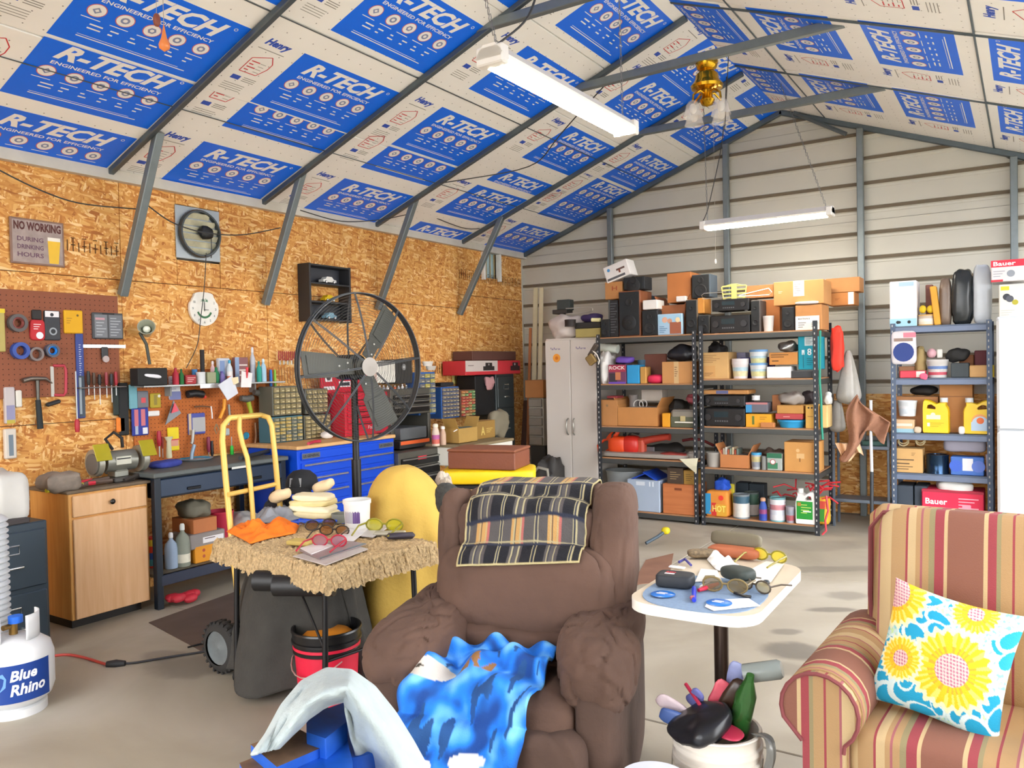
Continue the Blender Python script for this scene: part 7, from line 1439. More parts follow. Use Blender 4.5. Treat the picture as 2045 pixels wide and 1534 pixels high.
# under-bench items (lower shelf)
zl = .217; XB = -4.72
item('bottle', 'spray_bottle', 'pale blue spray bottle at the left of the bench lower shelf', 'bottle', (0, 900, 3.933), (1335, 650, 1425, 935), None, .1, '#a0b4cc', X=XB, zb=zl, cap='#e8e8e8', neck=.3)
item('bottle', 'spray_bottle', 'clear grey-green bottle with a white label on the bench lower shelf', 'bottle', (0, 900, 3.933), (1420, 580, 1520, 920), None, .1, '#8c9284', X=XB+.02, zb=zl, cap='#d8dcd8', neck=.3, band=['#e0dcc8', '#8c9284'])
item('carton', 'carton', 'orange-yellow carton with round red prints on the bench lower shelf', 'carton', (0, 900, 3.933), (1535, 755, 1770, 910), None, .22, '#e0941c', [('c', .28, .7, .10, '#b04830'), ('c', .28, .35, .10, '#b05030'), ('c', .68, .6, .16, '#a85c30'), ('c', .68, .6, .08, '#e8b850')], X=XB, zb=zl)
item('box', 'white_box', 'grey-white flat box with printed strip on the orange carton', 'box', (0, 900, 3.933), (1495, 640, 1770, 755), None, .24, '#8c8480', [('r', .35, .3, .95, .7, '#e0dcdc'), ('s', .4, .5, .9, .7, 1, '#5a4a48')], X=XB)
item('carton', 'carton', 'brown carton with folded canvas on it under the workbench', 'carton', (0, 900, 3.933), (1520, 530, 1705, 665), None, .24, '#b87040', X=XB-.02)
item('lump', 'canvas', 'folded grey-green canvas on the brown carton under the bench', 'canvas', (0, 900, 3.933), (1510, 400, 1690, 532), None, .22, '#6c6858', X=XB-.04, amp=.03)
item('tub', 'red_bucket', 'red plastic bucket under the workbench', 'bucket', (0, 900, 3.933), (1712, 500, 1890, 830), None, .2, '#c02040', X=-4.84, zb=zl)
item('lump', 'rags_box', 'pale rags beside the red bucket under the bench', 'rags', (0, 900, 3.933), (1890, 500, 2050, 640), None, .2, '#a8a4a0', X=-4.80, amp=.03)
item('box', 'tan_box', 'low tan box at the right of the bench lower shelf', 'box', (0, 900, 3.933), (1860, 750, 2040, 830), None, .2, '#b0a060', X=XB, zb=zl)
item('can', 'oil_can', 'red and blue can between the cabinet and the bench leg', 'can', (0, 900, 3.933), (1195, 690, 1265, 940), None, .09, '#b83020', X=-4.86, band=['#3a8ca0', '#2050a0', '#c83820', '#c8b030'], zb=zl)
b = B(); p = at(368, 1198, Z=.03)
for k in range(5): b.sq(p+Vector((random.uniform(-.05, .05), random.uniform(-.06, .08), .01+.02*random.random())), (.07, .09, .05), M('#c02838', .6, 0, .3, 30), .8, .8, 12, amp=.01, nsc=30)
b.obj('red_shoes', None, None, 0, 'small red and grey toy on the floor under the bench', 'toy')
# top of the tan cabinet: bench grinder and clutter
zc = .826; gp = at(235, 950, Z=zc); gr = thing('bench_grinder', 'grey bench grinder with amber eye shields on the wooden cabinet', 'grinder', (-4.86, at(235, 905, X=-4.86).y, zc)); GR_ = M('#8c8c82', .4, .5, .15, 14)
b = B(); b.rbox((0, 0, .015), (.16, .14, .03), M('#4a4844', .6), .008); b.rbox((0, 0, .05), (.10, .09, .05), GR_, .01); b.obj('base', gr)
b = B(); b.cyl((0, -.10, .13), (0, .10, .13), .066, GR_, 24); b.obj('motor', gr)
b = B(); rect(b, -.05, -.02, .05, .03, M('#c8c8b8'), .0, frame((.0675, .0, .13), (0, 1, 0), (0, 0, 1))); rect(b, -.045, .012, .045, .02, M('#26262a'), .0006, frame((.0675, .0, .13), (0, 1, 0), (0, 0, 1))); b.obj('name_plate', gr)
for s in (-1, 1):
    b = B(); b.cyl((0, s*.13, .13), (0, s*.165, .13), .085, M('#9c9a8e', .4, .5), 24); b.obj('wheel_guard', gr)
    b = B(); b.cyl((.01, s*.168, .125), (.01, s*.176, .125), .065, M('#6a645c', .9), 20); b.obj('grinding_wheel', gr)
    b = B(); b.rbox((.09, s*.15, .20), (.006, .10, .11), M('#a89c20', .25, 0, 0, alpha=.85), .002, rot=(0, R(-25), 0)); b.obj('eye_shield', gr)
b = B(); b.tube([(-.02, -.02, .20), (-.03, -.06, .27), (-.02, -.01, .31), (0, .03, .27), (-.01, .04, .21)], .010, M('#1c1c1c', .6), 8); b.obj('cord', gr)
CL = [(120, 935, .16, '#8c8074', 'grey-tan leather pouch heaped on the left of the wooden cabinet'), (150, 955, .08, '#c8283c', 'red-handled pliers on the wooden cabinet'), (125, 960, .06, '#b8b428', 'yellow-green handle beside the red pliers'), (185, 950, .09, '#5a4a40', 'rusty clamp by the bench grinder'), (275, 948, .08, '#3a3430', 'black brush in front of the grinder')]
for k, (x, y, s_, c, nm) in enumerate(CL):
    p = at(x, y, X=-4.80); p.z = zc+.012; b = B()
    if s_ > .1: b.sq(p+Vector((0, 0, .04)), (s_, s_*1.4, .11), M(c, .9, 0, .3, 20), .7, .7, 20, amp=.03, nsc=18)
    else:
        for q in (-1, 1): b.tube([p+Vector((.03, -.11, 0)), p+Vector((.0, 0, .012+.004*q)), p+Vector((-.02*q, .11, q*.006+.014))], .013, M(c, .5), 6)
    b.obj('leather_pouch' if s_ > .1 else 'hand_tool', None, None, 0, nm, 'tool')

o = item('lump', 'white_machine_bag', 'white bag-covered machine on the dark filing cabinet', 'bag', (0, 900, 3.933), (-60, 180, 270, 560), None, .36, '#c8c6c0', X=-4.52, zb=.722, amp=.03, e=.5)
item('box', 'magazine', 'dark magazine with red edge under the white bag-covered machine', 'magazine', (0, 900, 3.933), (-30, 545, 240, 590), None, .06, '#3a3434', X=-4.49)
# cables along the left wall and over the ceiling
def cable(label, pts, r=.0045, col='#3a3a38', group=None, cat='cable'):
    b = B(); P = []
    for i in range(len(pts)-1):
        for k in range(6): P.append(pts[i].lerp(pts[i+1], k/6))
    P.append(pts[-1]); 
    for _ in range(6): P = [P[0]] + [(P[i-1]+P[i]*2+P[i+1])/4 for i in range(1, len(P)-1)] + [P[-1]]
    b.tube(P, r, M(col, .5), 6); return b.obj('cable', None, None, 0, label, cat)
X1 = -5.12
cable('dark cable sagging along the wall left of the first knee brace', [at(x, y, X=-5.0) for x, y in ((-20, 330), (60, 372), (150, 408), (280, 418))])
cable('dark cable from the first knee brace across the round exhaust fan', [at(x, y, X=-4.95) for x, y in ((288, 405), (340, 445), (400, 465), (480, 472), (560, 455))])
cable('dark cable looping below the ceiling between the second and third braces', [at(x, y, X=-4.9) for x, y in ((600, 420), (680, 445), (760, 440), (815, 428))])
cable('dark cable looping below the ceiling towards the fourth brace', [at(x, y, X=-4.9) for x, y in ((830, 415), (880, 440), (940, 462), (1000, 445))])
cable('thin dark cable hanging from the exhaust fan past the clock to the shelf', [at(x, y, X=-5.14) for x, y in ((412, 505), (408, 580), (400, 640), (396, 690), (372, 735))], .0035)
cable('black cable running from the third brace up to the near shop light', [SLP(.9, 5.6, .07), SLP(1.5, 6.3, .1), SLP(1.9, 6.0, .1), SLP(2.6, 5.7, .08)], .005)
cable('black cord rising from the near shop light to the roof', [Vector((-1.80, 2.72, 2.80)), Vector((-1.75, 2.9, 2.95)), Vector((-1.74, 3.0, 3.2)), Vector((-1.76, 3.1, ceilz(-1.76)))], .005)
cable('dark cord dropping from the roof to the far shop light', [at(x, y, Y=6.93) for x, y in ((1452, 130), (1445, 280), (1418, 400), (1412, 425), (1400, 450))], .004)
cable('long red-brown drop cord from the second collar tie', [at(x, y, Y=5.6) for x, y in ((1455, 105), (1450, 215), (1447, 260))], .003)
b = B(); p = at(1429, 522, Y=7.6); b.cyl(p, (p.x, p.y, ceilz(p.x)), .0015, M('#b8b4a8'), 5); b.sq(p, (.025, .025, .05), M('#e8e4dc'), 1, 1, 10); b.obj('pull_string', None, None, 0, 'white bead on a thin string hanging before the back wall', 'string')
# ================================================================== BRASS CHANDELIER
tp = at(1411, 118, Y=5.60); bt = at(1411, 215, Y=5.60); ch = thing('chandelier', 'brass chandelier with glass shades hanging from the middle collar tie', 'chandelier', (tp.x, tp.y, tp.z)); BR = M('#c89a28', .18, .95, .05); H_ = tp.z-bt.z; ch.scale = (1.35,)*3
b = B(); b.lathe([(.001, 0), (.055, -.0), (.06, -.02), (.05, -.05), (.035, -.06), (.06, -.085), (.062, -.11), (.085, -.14), (.08, -.155), (.03, -.165), (.028, -.20), (.04, -.215), (.028, -.24), (.001, -.25)], BR, (0, 0, 0), 24); b.obj('body', ch)
for k in range(4):
    a = PI/4+k*PI/2+.3; d = Vector((math.cos(a), math.sin(a), 0)); b = B(); b.tube([Vector((0, 0, -.19)), d*.05+Vector((0, 0, -.17)), d*.095+Vector((0, 0, -.20)), d*.10+Vector((0, 0, -.235))], .006, BR, 6); b.obj('arm', ch)
    b = B(); b.lathe([(.02, 0), (.035, -.02), (.045, -.06), (.052, -.085), (.049, -.085), (.042, -.06), (.03, -.02)], M('#f0ece4', .05, 0, 0, alpha=.28), d*.10+Vector((0, 0, -.235)), 18); b.obj('glass_shade', ch)
    b = B(); b.sq(d*.10+Vector((0, 0, -.275)), (.04, .04, .055), M('#f4f0e8', .2), 1, 1, 14); b.obj('bulb', ch)
# hanging orange tear-drop ornament at the top left
p = at(328, 85, X=-3.2); t = thing('hanging_ornament', 'orange glass tear-drop ornament on a string at the top left', 'ornament', p)
b = B(); b.lathe([(.001, -.04), (.022, -.025), (.024, -.01), (.012, .02), (.003, .07), (.001, .08)], M('#e88848', .3), (0, 0, 0), 18); b.obj('drop', t); b = B(); b.cyl((0, 0, .07), (0, 0, ceilz(p.x)-p.z), .0015, M('#a8a098'), 5); b.obj('string', t)
p = at(313, 40, X=-3.3); b = B(); b.sq((0, 0, 0), (.03, .03, .06), M('#8a4a38', .5), .8, .8, 14); o = b.obj('hanging_ornament', None, p, 0, 'small brown ornament hanging left of the orange tear-drop', 'ornament'); b = B(); b.cyl((0, 0, .03), (0, 0, ceilz(p.x)-p.z), .0012, M('#a8a098'), 5); b.obj('string', o)
# ================================================================== PEDESTAL FAN
fc_ = at(722, 733, Y=3.45); nrm = Vector((.985, -.17, 0)).normalized(); fx = Vector((-nrm.y*-1, nrm.x, 0)); fx = Vector((.17, .985, 0)).normalized(); FT = Matrix(((fx.x, 0, nrm.x, 0), (fx.y, 0, nrm.y, 0), (fx.z, 1, nrm.z, 0), (0, 0, 0, 1)))
pf = thing('pedestal_fan', 'large black industrial pedestal fan with three paddle blades and round wire cage', 'fan', (fc_.x, fc_.y, 0)); FM = M('#44474a', .5, .3, .1); FR_ = .43; FT2 = Matrix.Translation((0, 0, fc_.z)) @ FT
CG = M('#54524c', .5, .3, .1)
def cage(z0, bulge, nr, name, wr=.0009):
    b = B()
    for i in range(nr):
        r = .07 + (FR_-.07)*i/(nr-1); z = z0+bulge*(1-(r/FR_)**2.2); n = 48
        b.tube([FT2 @ Vector((r*math.cos(2*PI*k/n), r*math.sin(2*PI*k/n), z)) for k in range(n)], wr, CG, 3, closed=True)
    for k in range(8):
        a = 2*PI*k/8+.12
        for da in (-.035, .035): b.tube([FT2 @ Vector((r*math.cos(a+da*.1/r), r*math.sin(a+da*.1/r), z0+bulge*(1-(r/FR_)**2.2)+(.002 if bulge > 0 else -.002))) for r in (.06, .15, .25, .34, FR_)], .003, FM, 5)
    o = b.obj(name, pf); o['kind'] = 'stuff'
cage(.02, .06, 26, 'front_cage'); cage(-.02, -.09, 20, 'rear_cage')
b = B(); b.tube([FT2 @ Vector(((FR_+.003)*math.cos(2*PI*k/64), (FR_+.003)*math.sin(2*PI*k/64), 0)) for k in range(64)], .004, FM, 6, closed=True)
n = 64; vs = [FT2 @ Vector((FR_*math.cos(2*PI*k/n), FR_*math.sin(2*PI*k/n), z)) for z in (-.022, .022) for k in range(n)]; b.add(vs, [(k, (k+1) % n, n+(k+1) % n, n+k) for k in range(n)], FM, True)
for z in (-.022, .022): b.tube([FT2 @ Vector((FR_*math.cos(2*PI*k/64), FR_*math.sin(2*PI*k/64), z)) for k in range(64)], .004, FM, 6, closed=True)
b.obj('rim', pf)
BM_ = M('#484a46', .5, .2, .08)
for k, a in enumerate((57, 178, 297)):
    b = B(); Tb = FT2 @ Matrix.Rotation(R(a), 4, 'Z') @ Matrix.Rotation(R(16), 4, 'X')
    b.prism([(.06, -.045), (.16, -.05), (.18, -.072), (.39, -.082), (.40, -.06), (.40, .06), (.39, .075), (.18, .065), (.16, .05), (.06, .045)], .004, BM_, Tb); b.prism([(.20, -.05), (.37, -.058), (.37, .05), (.20, .045)], .009, BM_, Tb); bl_ = b.obj('blade', pf)
    b = B()
    for (x, y) in ((.10, -.02), (.10, .02), (.16, 0)): b.sq(Tb @ Vector((x, y, .008)), (.012, .012, .012), M('#d8d8d4', .3), 1, 1, 8)
    b.obj('rivets', bl_)
b = B(); b.lathe([(.05, -.02), (.05, .02), (.035, .03), (.035, .045), (.001, .05)], BM_, FT2 @ Vector((0, 0, 0)), 20, rot=(FT.to_3x3().to_euler())); b.obj('hub', pf)
b = B(); b.lathe([(.05, 0), (.055, .008), (.001, .012)], M('#8c8680', .5, .4), FT2 @ Vector((0, 0, .072)), 24, rot=(FT.to_3x3().to_euler())); b.obj('hub_cap', pf)
b = B(); b.cyl(FT2 @ Vector((0, 0, -.20)), FT2 @ Vector((0, 0, -.04)), .075, M('#2a2c2e', .5, .3), 20); b.obj('motor', pf)
b = B(); b.cyl((-.10, .04, fc_.z-.04), (-.10, .04, .04), .020, M('#1c1c1e', .4, .3), 16); b.cyl((-.10, .04, fc_.z-.55), (-.10, .04, .03), .028, M('#1c1c1e', .4, .3), 16); b.obj('pole', pf)
b = B(); b.lathe([(.001, .05), (.05, .05), (.28, .015), (.28, 0), (.001, 0)], M('#1c1c1e', .5), (-.10, .04, 0), 32); b.obj('base', pf)
# ================================================================== HAND TRUCK
YT = M('#d8b45c', .4, .1, .06); ht = thing('hand_truck', 'pale yellow steel hand truck standing before the black workbench', 'hand truck', (-3.40, 2.80, 0))
def hl(P): return [p-Vector((-3.40, 2.80, 0)) for p in P]
lf = [(475, 1190), (466, 1110), (458, 1030), (450, 950), (444, 880), (446, 850), (458, 835)]; rt_ = [(520, 829), (536, 834), (543, 850), (550, 920), (556, 985), (566, 1060), (576, 1150)]
L3 = [at(x, y, Y=2.62+.02*i) for i, (x, y) in enumerate(lf)]; R3 = [at(x, y, Y=2.98+.01*i) for i, (x, y) in enumerate(rt_)]
b = B(); b.tube(hl([Vector((L3[0].x+.05, L3[0].y, .12))] + L3 + R3), .0155, YT, 10); b.obj('frame', ht)
b = B(); b.tube(hl([at(x, y, Y=2.80) for x, y in ((478, 832), (478, 858), (484, 885), (494, 915), (500, 960), (506, 1040), (514, 1150))]), .013, YT, 8); b.obj('centre_rail', ht)
b = B(); b.tube(hl([at(456, 988, Y=2.66), at(556, 966, Y=3.03)]), .013, YT, 8); b.obj('cross_bar', ht)
b = B(); b.tube(hl([Vector((-3.33, 2.55, .13)), Vector((-3.33, 3.1, .13))]), .01, M('#5a5048', .4, .6), 8); b.rbox((.16, .02, .01), (.22, .40, .012), YT, .003); b.obj('axle_and_toe_plate', ht)
wc_ = at(445, 1291, Z=.13)
for y in (wc_.y, wc_.y+.52):
    b = B(); pr = []
    for k in range(17): a = -PI/2+PI*k/16; pr.append((.085+.045*math.cos(a), .038*math.sin(a)))
    b.lathe(pr, M('#2a2826', .85), (0, 0, 0), 36, rot=(R(90), 0, 0))
    for k in range(24):
        a = 2*PI*k/24
        for s in (-1, 1): b.box((.124*math.cos(a+s*.06), s*.018, .124*math.sin(a+s*.06)), (.014, .022, .012), M('#2a2826', .85), rot=(0, -a, 0))
    wo = b.obj('wheel', ht, (wc_.x+3.40, y-2.80, .13))
    b = B(); b.lathe([(.001, -.03), (.03, -.03), (.05, -.02), (.085, -.028), (.085, .028), (.05, .02), (.001, .03)], M('#9aa4a8', .35, .7, .2, 20), (0, 0, 0), 20, rot=(R(90), 0, 0)); b.obj('rim', wo)
# ================================================================== CARPET-TOPPED FOLDING TABLE
TZ = .70; tcx, tcy, trz = -2.80, 2.66, R(-9); ct = thing('carpet_table', 'folding tray table with a shaggy beige carpet top beside the recliner', 'table', (tcx, tcy, 0), trz); W2, D2 = .96, .66
b = B()
def carpet(u, v):
    x = (u-.5)*2; y = (v-.5)*2; m_ = max(abs(x), abs(y)); k = min(1, m_/.93); X_ = x*W2/2; Y_ = y*D2/2
    ed = max(0, (m_-.93)/.07); z = TZ - .095*ed**1.0; q = Vector((X_*70, Y_*70, 0)); q2 = Vector((X_*26, Y_*26, 5))
    s_ = 1-.02*ed; z += .010*noise.noise(q) + .006*noise.noise(q2) - (.03*abs(noise.noise(q2*.8+Vector((9, 0, 0)))) if ed > .6 else 0)
    if m_ > .93: X_ = X_/m_*.93*(1+.05*ed); Y_ = Y_/m_*.93*(1+.05*ed) if m_ else Y_; X_ += .012*noise.noise(q*1.3+Vector((3, 3, 3))); Y_ += .012*noise.noise(q*1.3)
    return (X_, Y_, z)
CP = M('#c8ac80', .98, 0, .5, 90, 1.0, 120); b.grid(carpet, 190, 150, CP); b.obj('carpet_top', ct)
b = B(); b.rbox((0, 0, TZ-.035), (W2*.9, D2*.9, .03), M('#3a342c', .8), .004); b.obj('table_board', ct)
LG = M('#1e1d1e', .45, .4)
for sx in (-1, 1):
    for sy in (-1, 1): b = B(); b.cyl((sx*.36, sy*.24, TZ-.05), (sx*.36, sy*.26, 0), .013, LG, 10); b.obj('leg', ct)
    b = B(); b.cyl((sx*.36, -.25, .28), (sx*.36, .25, .28), .007, LG, 8); b.obj('cross_bar', ct)
b = B(); b.cyl((.36, -.24, .30), (.02, -.2, TZ-.06), .006, LG, 8); b.cyl((-.36, -.24, .30), (-.02, -.2, TZ-.06), .006, LG, 8); b.obj('brace', ct)
def T7(x, y, dz=0): p = at(x, y, Z=TZ+.008); p.z += dz; return p
def cloth_lump(name, label, cat, pts, h, col, amp=.02, seed=0, sc=14, n=26, z0=None, mat=None):
    """crumpled cloth whose outline on the table follows the given points"""
    P = [at(x, y, Z=z0 if z0 is not None else TZ+.008) for x, y in pts]; c = sum(P, Vector())/len(P); b = B(); N = len(P)
    def f(u, v):
        t = u*N; i = int(t) % N; fr = t-int(t); e = P[i].lerp(P[(i+1) % N], fr); r = v; p = c.lerp(e, min(1, r*1.0)); hh = h*(1-r**3); nz = noise.noise(Vector((p.x*sc+seed, p.y*sc, seed)))+.5*noise.noise(Vector((p.x*sc*2.3, p.y*sc*2.3, seed)))
        return (p.x, p.y, c.z + max(.0, hh*(.6+1.0*nz) + amp*nz*(1-r)))
    b.grid(f, n*2, n//2, mat or M(col, .9, 0, .12, 20)); return b.obj(name, None, None, 0, label, cat, solid=.003)
cloth_lump('orange_cloth', 'bright orange cloth spread on the left corner of the carpet table', 'cloth', [(452, 1062), (480, 1045), (530, 1048), (575, 1038), (598, 1050), (590, 1065), (540, 1075), (500, 1086), (490, 1080), (470, 1070)], .045, '#f07a18', seed=3)
cloth_lump('grey_cloth', 'grey and white cloth behind the orange cloth on the carpet table', 'cloth', [(498, 1042), (515, 1025), (560, 1015), (590, 1022), (600, 1035), (560, 1046)], .05, '#8c9098', seed=5)
cloth_lump('black_cloth', 'black cloth heap next to the cap on the carpet table', 'cloth', [(520, 1022), (545, 1008), (580, 1002), (590, 1018), (560, 1030)], .08, '#1a1a20', seed=9)
# folded cream towels: four layers
for k in range(4):
    b = B(); p = T7(628, 1030-k*2, .012+.026*k); b.sq(p, (.27-.02*k, .17, .034), M(('#e8dcb0', '#f0e8c8', '#e4d49c', '#ece0bc')[k], .95, 0, .1, 20), .45, .4, 30, rot=(0, R(3*(k % 2)), R(12+6*k)), amp=.022, nsc=22, seed=k*3)
    b.obj('folded_towel', None, None, 0, ('lowest', 'second', 'third', 'top')[k] + ' cream towel of the folded stack on the carpet table', 'towel', 'folded cream towels')
for k, (x, y, dz, nm) in enumerate(((648, 985, .13, 'rolled cream work glove on top of the towel stack at the right'), (560, 1000, .11, 'pinkish cream glove left of the black cap'))):
    b = B(); b.sq(T7(x, y+30, dz), (.13, .08, .06), M('#e0c8a0', .95, 0, .12, 20), .7, .7, 20, rot=(0, R(-20), R(30)), amp=.014, nsc=24, seed=k+4); b.obj('work_glove', None, None, 0, nm, 'glove')
cp_ = T7(604, 1010, .10); cpt = thing('baseball_cap', 'black baseball cap with a grey front patch on the towel stack', 'cap', cp_, R(25))
b = B(); b.lathe([(.092, 0), (.094, .03), (.082, .075), (.05, .105), (.001, .115)], M('#1e2024', .9, 0, .1), (0, 0, 0), 28, sy=1.1); b.obj('crown', cpt)
b = B(); b.grid(lambda u, v: ((.085+.075*v*math.sin(PI*u)**.5)*math.cos(R(-150+120*u)), -.0+(.095+.075*v*math.sin(PI*u)**.5)*math.sin(R(-150+120*u)), .006-.022*v+.012*math.sin(PI*u)), 16, 5, M('#1e2024', .9)); b.obj('brim', cpt, solid=.004)
b = B(); TT = frame((-.035, -.098, .025), (1, 0, 0), (0, .2, 1)); rect(b, 0, 0, .07, .05, M('#8a8e92', .7), .0, TT); rect(b, .008, .008, .03, .042, M('#26282c'), .001, TT); rect(b, .038, .008, .062, .024, M('#26282c'), .001, TT); b.obj('patch', cpt)
b = B(); b.rbox(T7(627, 1047, .014), (.24, .03, .012), M('#2458d0', .5), .004, rot=(0, 0, R(38))); b.obj('blue_strip', None, None, 0, 'long blue plastic strip lying in front of the towel stack', 'tool')
p = at(714, 1055, Z=TZ+.01); pb_ = thing('white_bucket', 'small white bucket with a printed label on the carpet table', 'bucket', p)
b = B(); b.lathe([(.001, 0), (.056, 0), (.060, .006), (.066, .125), (.070, .126), (.070, .145), (.064, .145), (.058, .01), (.001, .008)], M('#dcdcd8', .4, 0, .03), (0, 0, 0), 30); b.obj('body', pb_)
b = B()
for k in range(10): a = R(-110+8*k); b.box((.0635*math.cos(a), .0635*math.sin(a), .065), (.001, .008, .06), M('#a8a4ac' if k < 6 else '#5a3c78'), rot=(0, 0, a))
b.obj('printed_label', pb_); b = B(); b.lathe([(.001, .10), (.055, .10)], M('#5c6870', .6, 0, .4, 60), (0, 0, 0), 20); b.obj('contents', pb_)
def glasses(name, label, c, rz, fcol, lcol, z=0, s=1.0, alpha=.8):
    t = thing(name, label, 'glasses', c + Vector((0, 0, z)), rz); b = B()
    for sx in (-1, 1): b.tube([(sx*(.035+.028*math.cos(q))*s, 0, (.022+.02*math.sin(q))*s) for q in [2*PI*k/14 for k in range(14)]], .0028*s, M(fcol, .4), 6, closed=True)
    b.tube([(-.008*s, 0, .026*s), (.008*s, 0, .026*s)], .003*s, M(fcol, .4), 6); b.obj('frame', t)
    for sx in (-1, 1):
        b = B(); b.add([((sx*(.035+.027*math.cos(q)))*s, .001, (.022+.019*math.sin(q))*s) for q in [2*PI*k/14 for k in range(14)]], [tuple(range(14))], M(lcol, .15, 0, 0, alpha=alpha)); b.obj('lens', t)
        b = B(); b.tube([(sx*.062*s, 0, .028*s), (sx*.068*s, .05*s, .028*s), (sx*.06*s, .12*s, .012*s)], .003*s, M(fcol, .4), 6); b.obj('temple', t)
glasses('sunglasses', 'brown-lensed sunglasses nearest the towels on the carpet table', T7(640, 1058), R(60), '#2a2018', '#5a3820', s=1.2); glasses('sunglasses', 'amber-lensed sunglasses by the white paper on the carpet table', T7(668, 1070), R(-160), '#2a2420', '#7a4a20', s=1.2)
glasses('red_glasses', 'red-framed glasses lying on the magazines', T7(658, 1095, .006), R(200), '#b01c38', '#8a5060', s=1.3); glasses('yellow_glasses', 'yellow-lensed safety glasses at the right of the carpet table', T7(768, 1062), R(200), '#8a8420', '#b8b018', s=1.5)
b = B(); b.rbox(T7(602, 1088, .012), (.12, .075, .02), M('#b8a058', .9), .006, rot=(0, 0, R(12))); b.obj('sponge', None, None, 0, 'flat tan sponge near the front edge of the carpet table', 'sponge')
for k, (q4, dz, c, nm) in enumerate(((((585, 1112), (690, 1085), (735, 1098), (650, 1130)), .004, '#b8b0ac', 'lowest magazine at the front corner of the carpet table'), (((598, 1103), (680, 1080), (732, 1090), (640, 1121)), .009, '#8e7c7c', 'upper magazine with pinkish cover at the front corner'), (((600, 1100), (640, 1088), (665, 1095), (622, 1112)), .013, '#dcd8d8', 'white booklet on the magazines'), (((665, 1082), (715, 1040), (738, 1058), (705, 1085)), .010, '#e4e2e4', 'bright white paper in the middle of the carpet table'), (((716, 1072), (760, 1035), (790, 1045), (745, 1075)), .006, '#c0bcc0', 'grey-white plastic sleeve behind the yellow glasses'))):
    q = [T7(x, y, dz) for x, y in q4]; b = B(); b.add([*q, *[v-Vector((0, 0, .004)) for v in q]], [(0, 1, 2, 3), (7, 6, 5, 4), (0, 4, 5, 1), (1, 5, 6, 2), (2, 6, 7, 3), (3, 7, 4, 0)], M(c, .35, 0, .15, 12))
    if k == 1: b.add([q[0].lerp(q[1], .2).lerp(q[3], .9)+Vector((0, 0, .001)), q[0].lerp(q[1], .9).lerp(q[2], .9)+Vector((0, 0, .001)), q[2]+Vector((0, 0, .001)), q[3]+Vector((0, 0, .001))], [(0, 1, 2, 3)], M('#5c7880', .35, 0, .4, 40))
    b.obj('magazine' if k < 3 else 'paper', None, None, 0, nm, 'magazine' if k < 3 else 'paper')
b = B(); b.rbox(T7(800, 1076, .014), (.135, .045, .028), M('#35303c', .5), .012, rot=(0, 0, R(38)), smooth=True); b.obj('glasses_case', None, None, 0, 'dark oblong glasses case at the right end of the carpet table', 'case')
b = B(); b.rbox(T7(778, 1068, .008), (.15, .06, .014), M('#a8a494', .5), .005, rot=(0, 0, R(32))); b.obj('grey_case', None, None, 0, 'flat grey-beige case behind the dark glasses case', 'case')
b = B(); b.lathe([(.001, 0), (.05, 0), (.052, .045), (.046, .045), (.044, .01), (.001, .01)], M('#7c8078', .5), T7(682, 1042), 24); b.obj('grey_dish', None, None, 0, 'small grey dish with green bits beside the white bucket', 'dish')
# ================================================================== DARK DRAPED LOAD UNDER THE TABLE
dk = thing('draped_load', 'charcoal blanket draped over a load beneath the carpet table', 'covered load', (-3.0, 2.70, 0), R(0))
b = B()
def dfn(u, v):
    a = 2*PI*u; fold = .035*math.sin(a*7+1.5*math.sin(a*2))*v + .015*noise.noise(Vector((a*3, v*3, 2)))
    if v < .22: r = (.03+.97*(v/.22)**.6)*.23; z = .56-.05*(v/.22)**2
    else: t = (v-.22)/.78; r = .23+.09*t**.7+fold; z = .51*(1-t)+.045*t + .02*math.sin(a*5)*t
    z += .05*math.cos(a-2.6)*max(0, 1-v); return (r*1.15*math.cos(a), r*1.0*math.sin(a), z)
b.grid(dfn, 110, 44, M('#3a3834', .97, 0, .2, 14, .3, 80)); b.obj('blanket', dk, solid=.006)
b = B(); b.rbox((0, 0, .25), (.34, .30, .46), M('#1e1c1b'), .02); b.obj('load', dk)
for y in (-.2, .12): b = B(); b.cyl((-.24, y, .03), (-.20, y, .03), .03, M('#141414', .6), 14); b.obj('caster', dk)
for k, (x, y, nm) in enumerate(((560, 1160, 'bundled black pipe insulation, left piece'), (600, 1170, 'rolled black sheet, right piece'))):
    p = at(x, y, Z=.585); b = B(); b.cyl(p+Vector((-.10, -.05, 0)), p+Vector((.14, .06, .005*k)), .045, M('#131214', .5, 0, .2), 16); b.obj('black_roll', None, None, 0, nm + ' on the charcoal-draped load', 'roll')
p = at(652, 1254, Z=.335); bk2 = thing('nested_buckets', 'black bucket set inside a red bucket under the carpet table edge', 'bucket', (p.x, p.y, 0))
b = B(); b.lathe([(.001, 0), (.125, 0), (.128, .01), (.143, .26), (.150, .262), (.150, .275), (.14, .275)], M('#d01c3c', .4, 0, .05), (0, 0, 0), 36); b.obj('red_bucket', bk2)
b = B(); b.lathe([(.12, .10), (.139, .24), (.150, .245), (.151, .258), (.147, .262), (.149, .285), (.156, .288), (.156, .298), (.150, .302), (.153, .335), (.158, .337), (.156, .345), (.148, .345), (.118, .12), (.001, .11)], M('#141416', .3, 0, .05), (0, 0, 0), 36); b.obj('black_bucket', bk2)
b = B(); b.tube([(.158*math.cos(a), .158*math.sin(a), .26+.13*math.sin(-a-.0)*-1*0 - .10*abs(math.sin(a))) for a in [R(200+i*14) for i in range(11)]], .003, M('#d8b8b0', .3, .6), 6); b.obj('bail', bk2)
b = B(); b.lathe([(.001, .325), (.10, .32), (.134, .29)], M('#e89020', .7, 0, .15, 10), (.01, .0, 0), 24); b.obj('orange_contents', bk2)
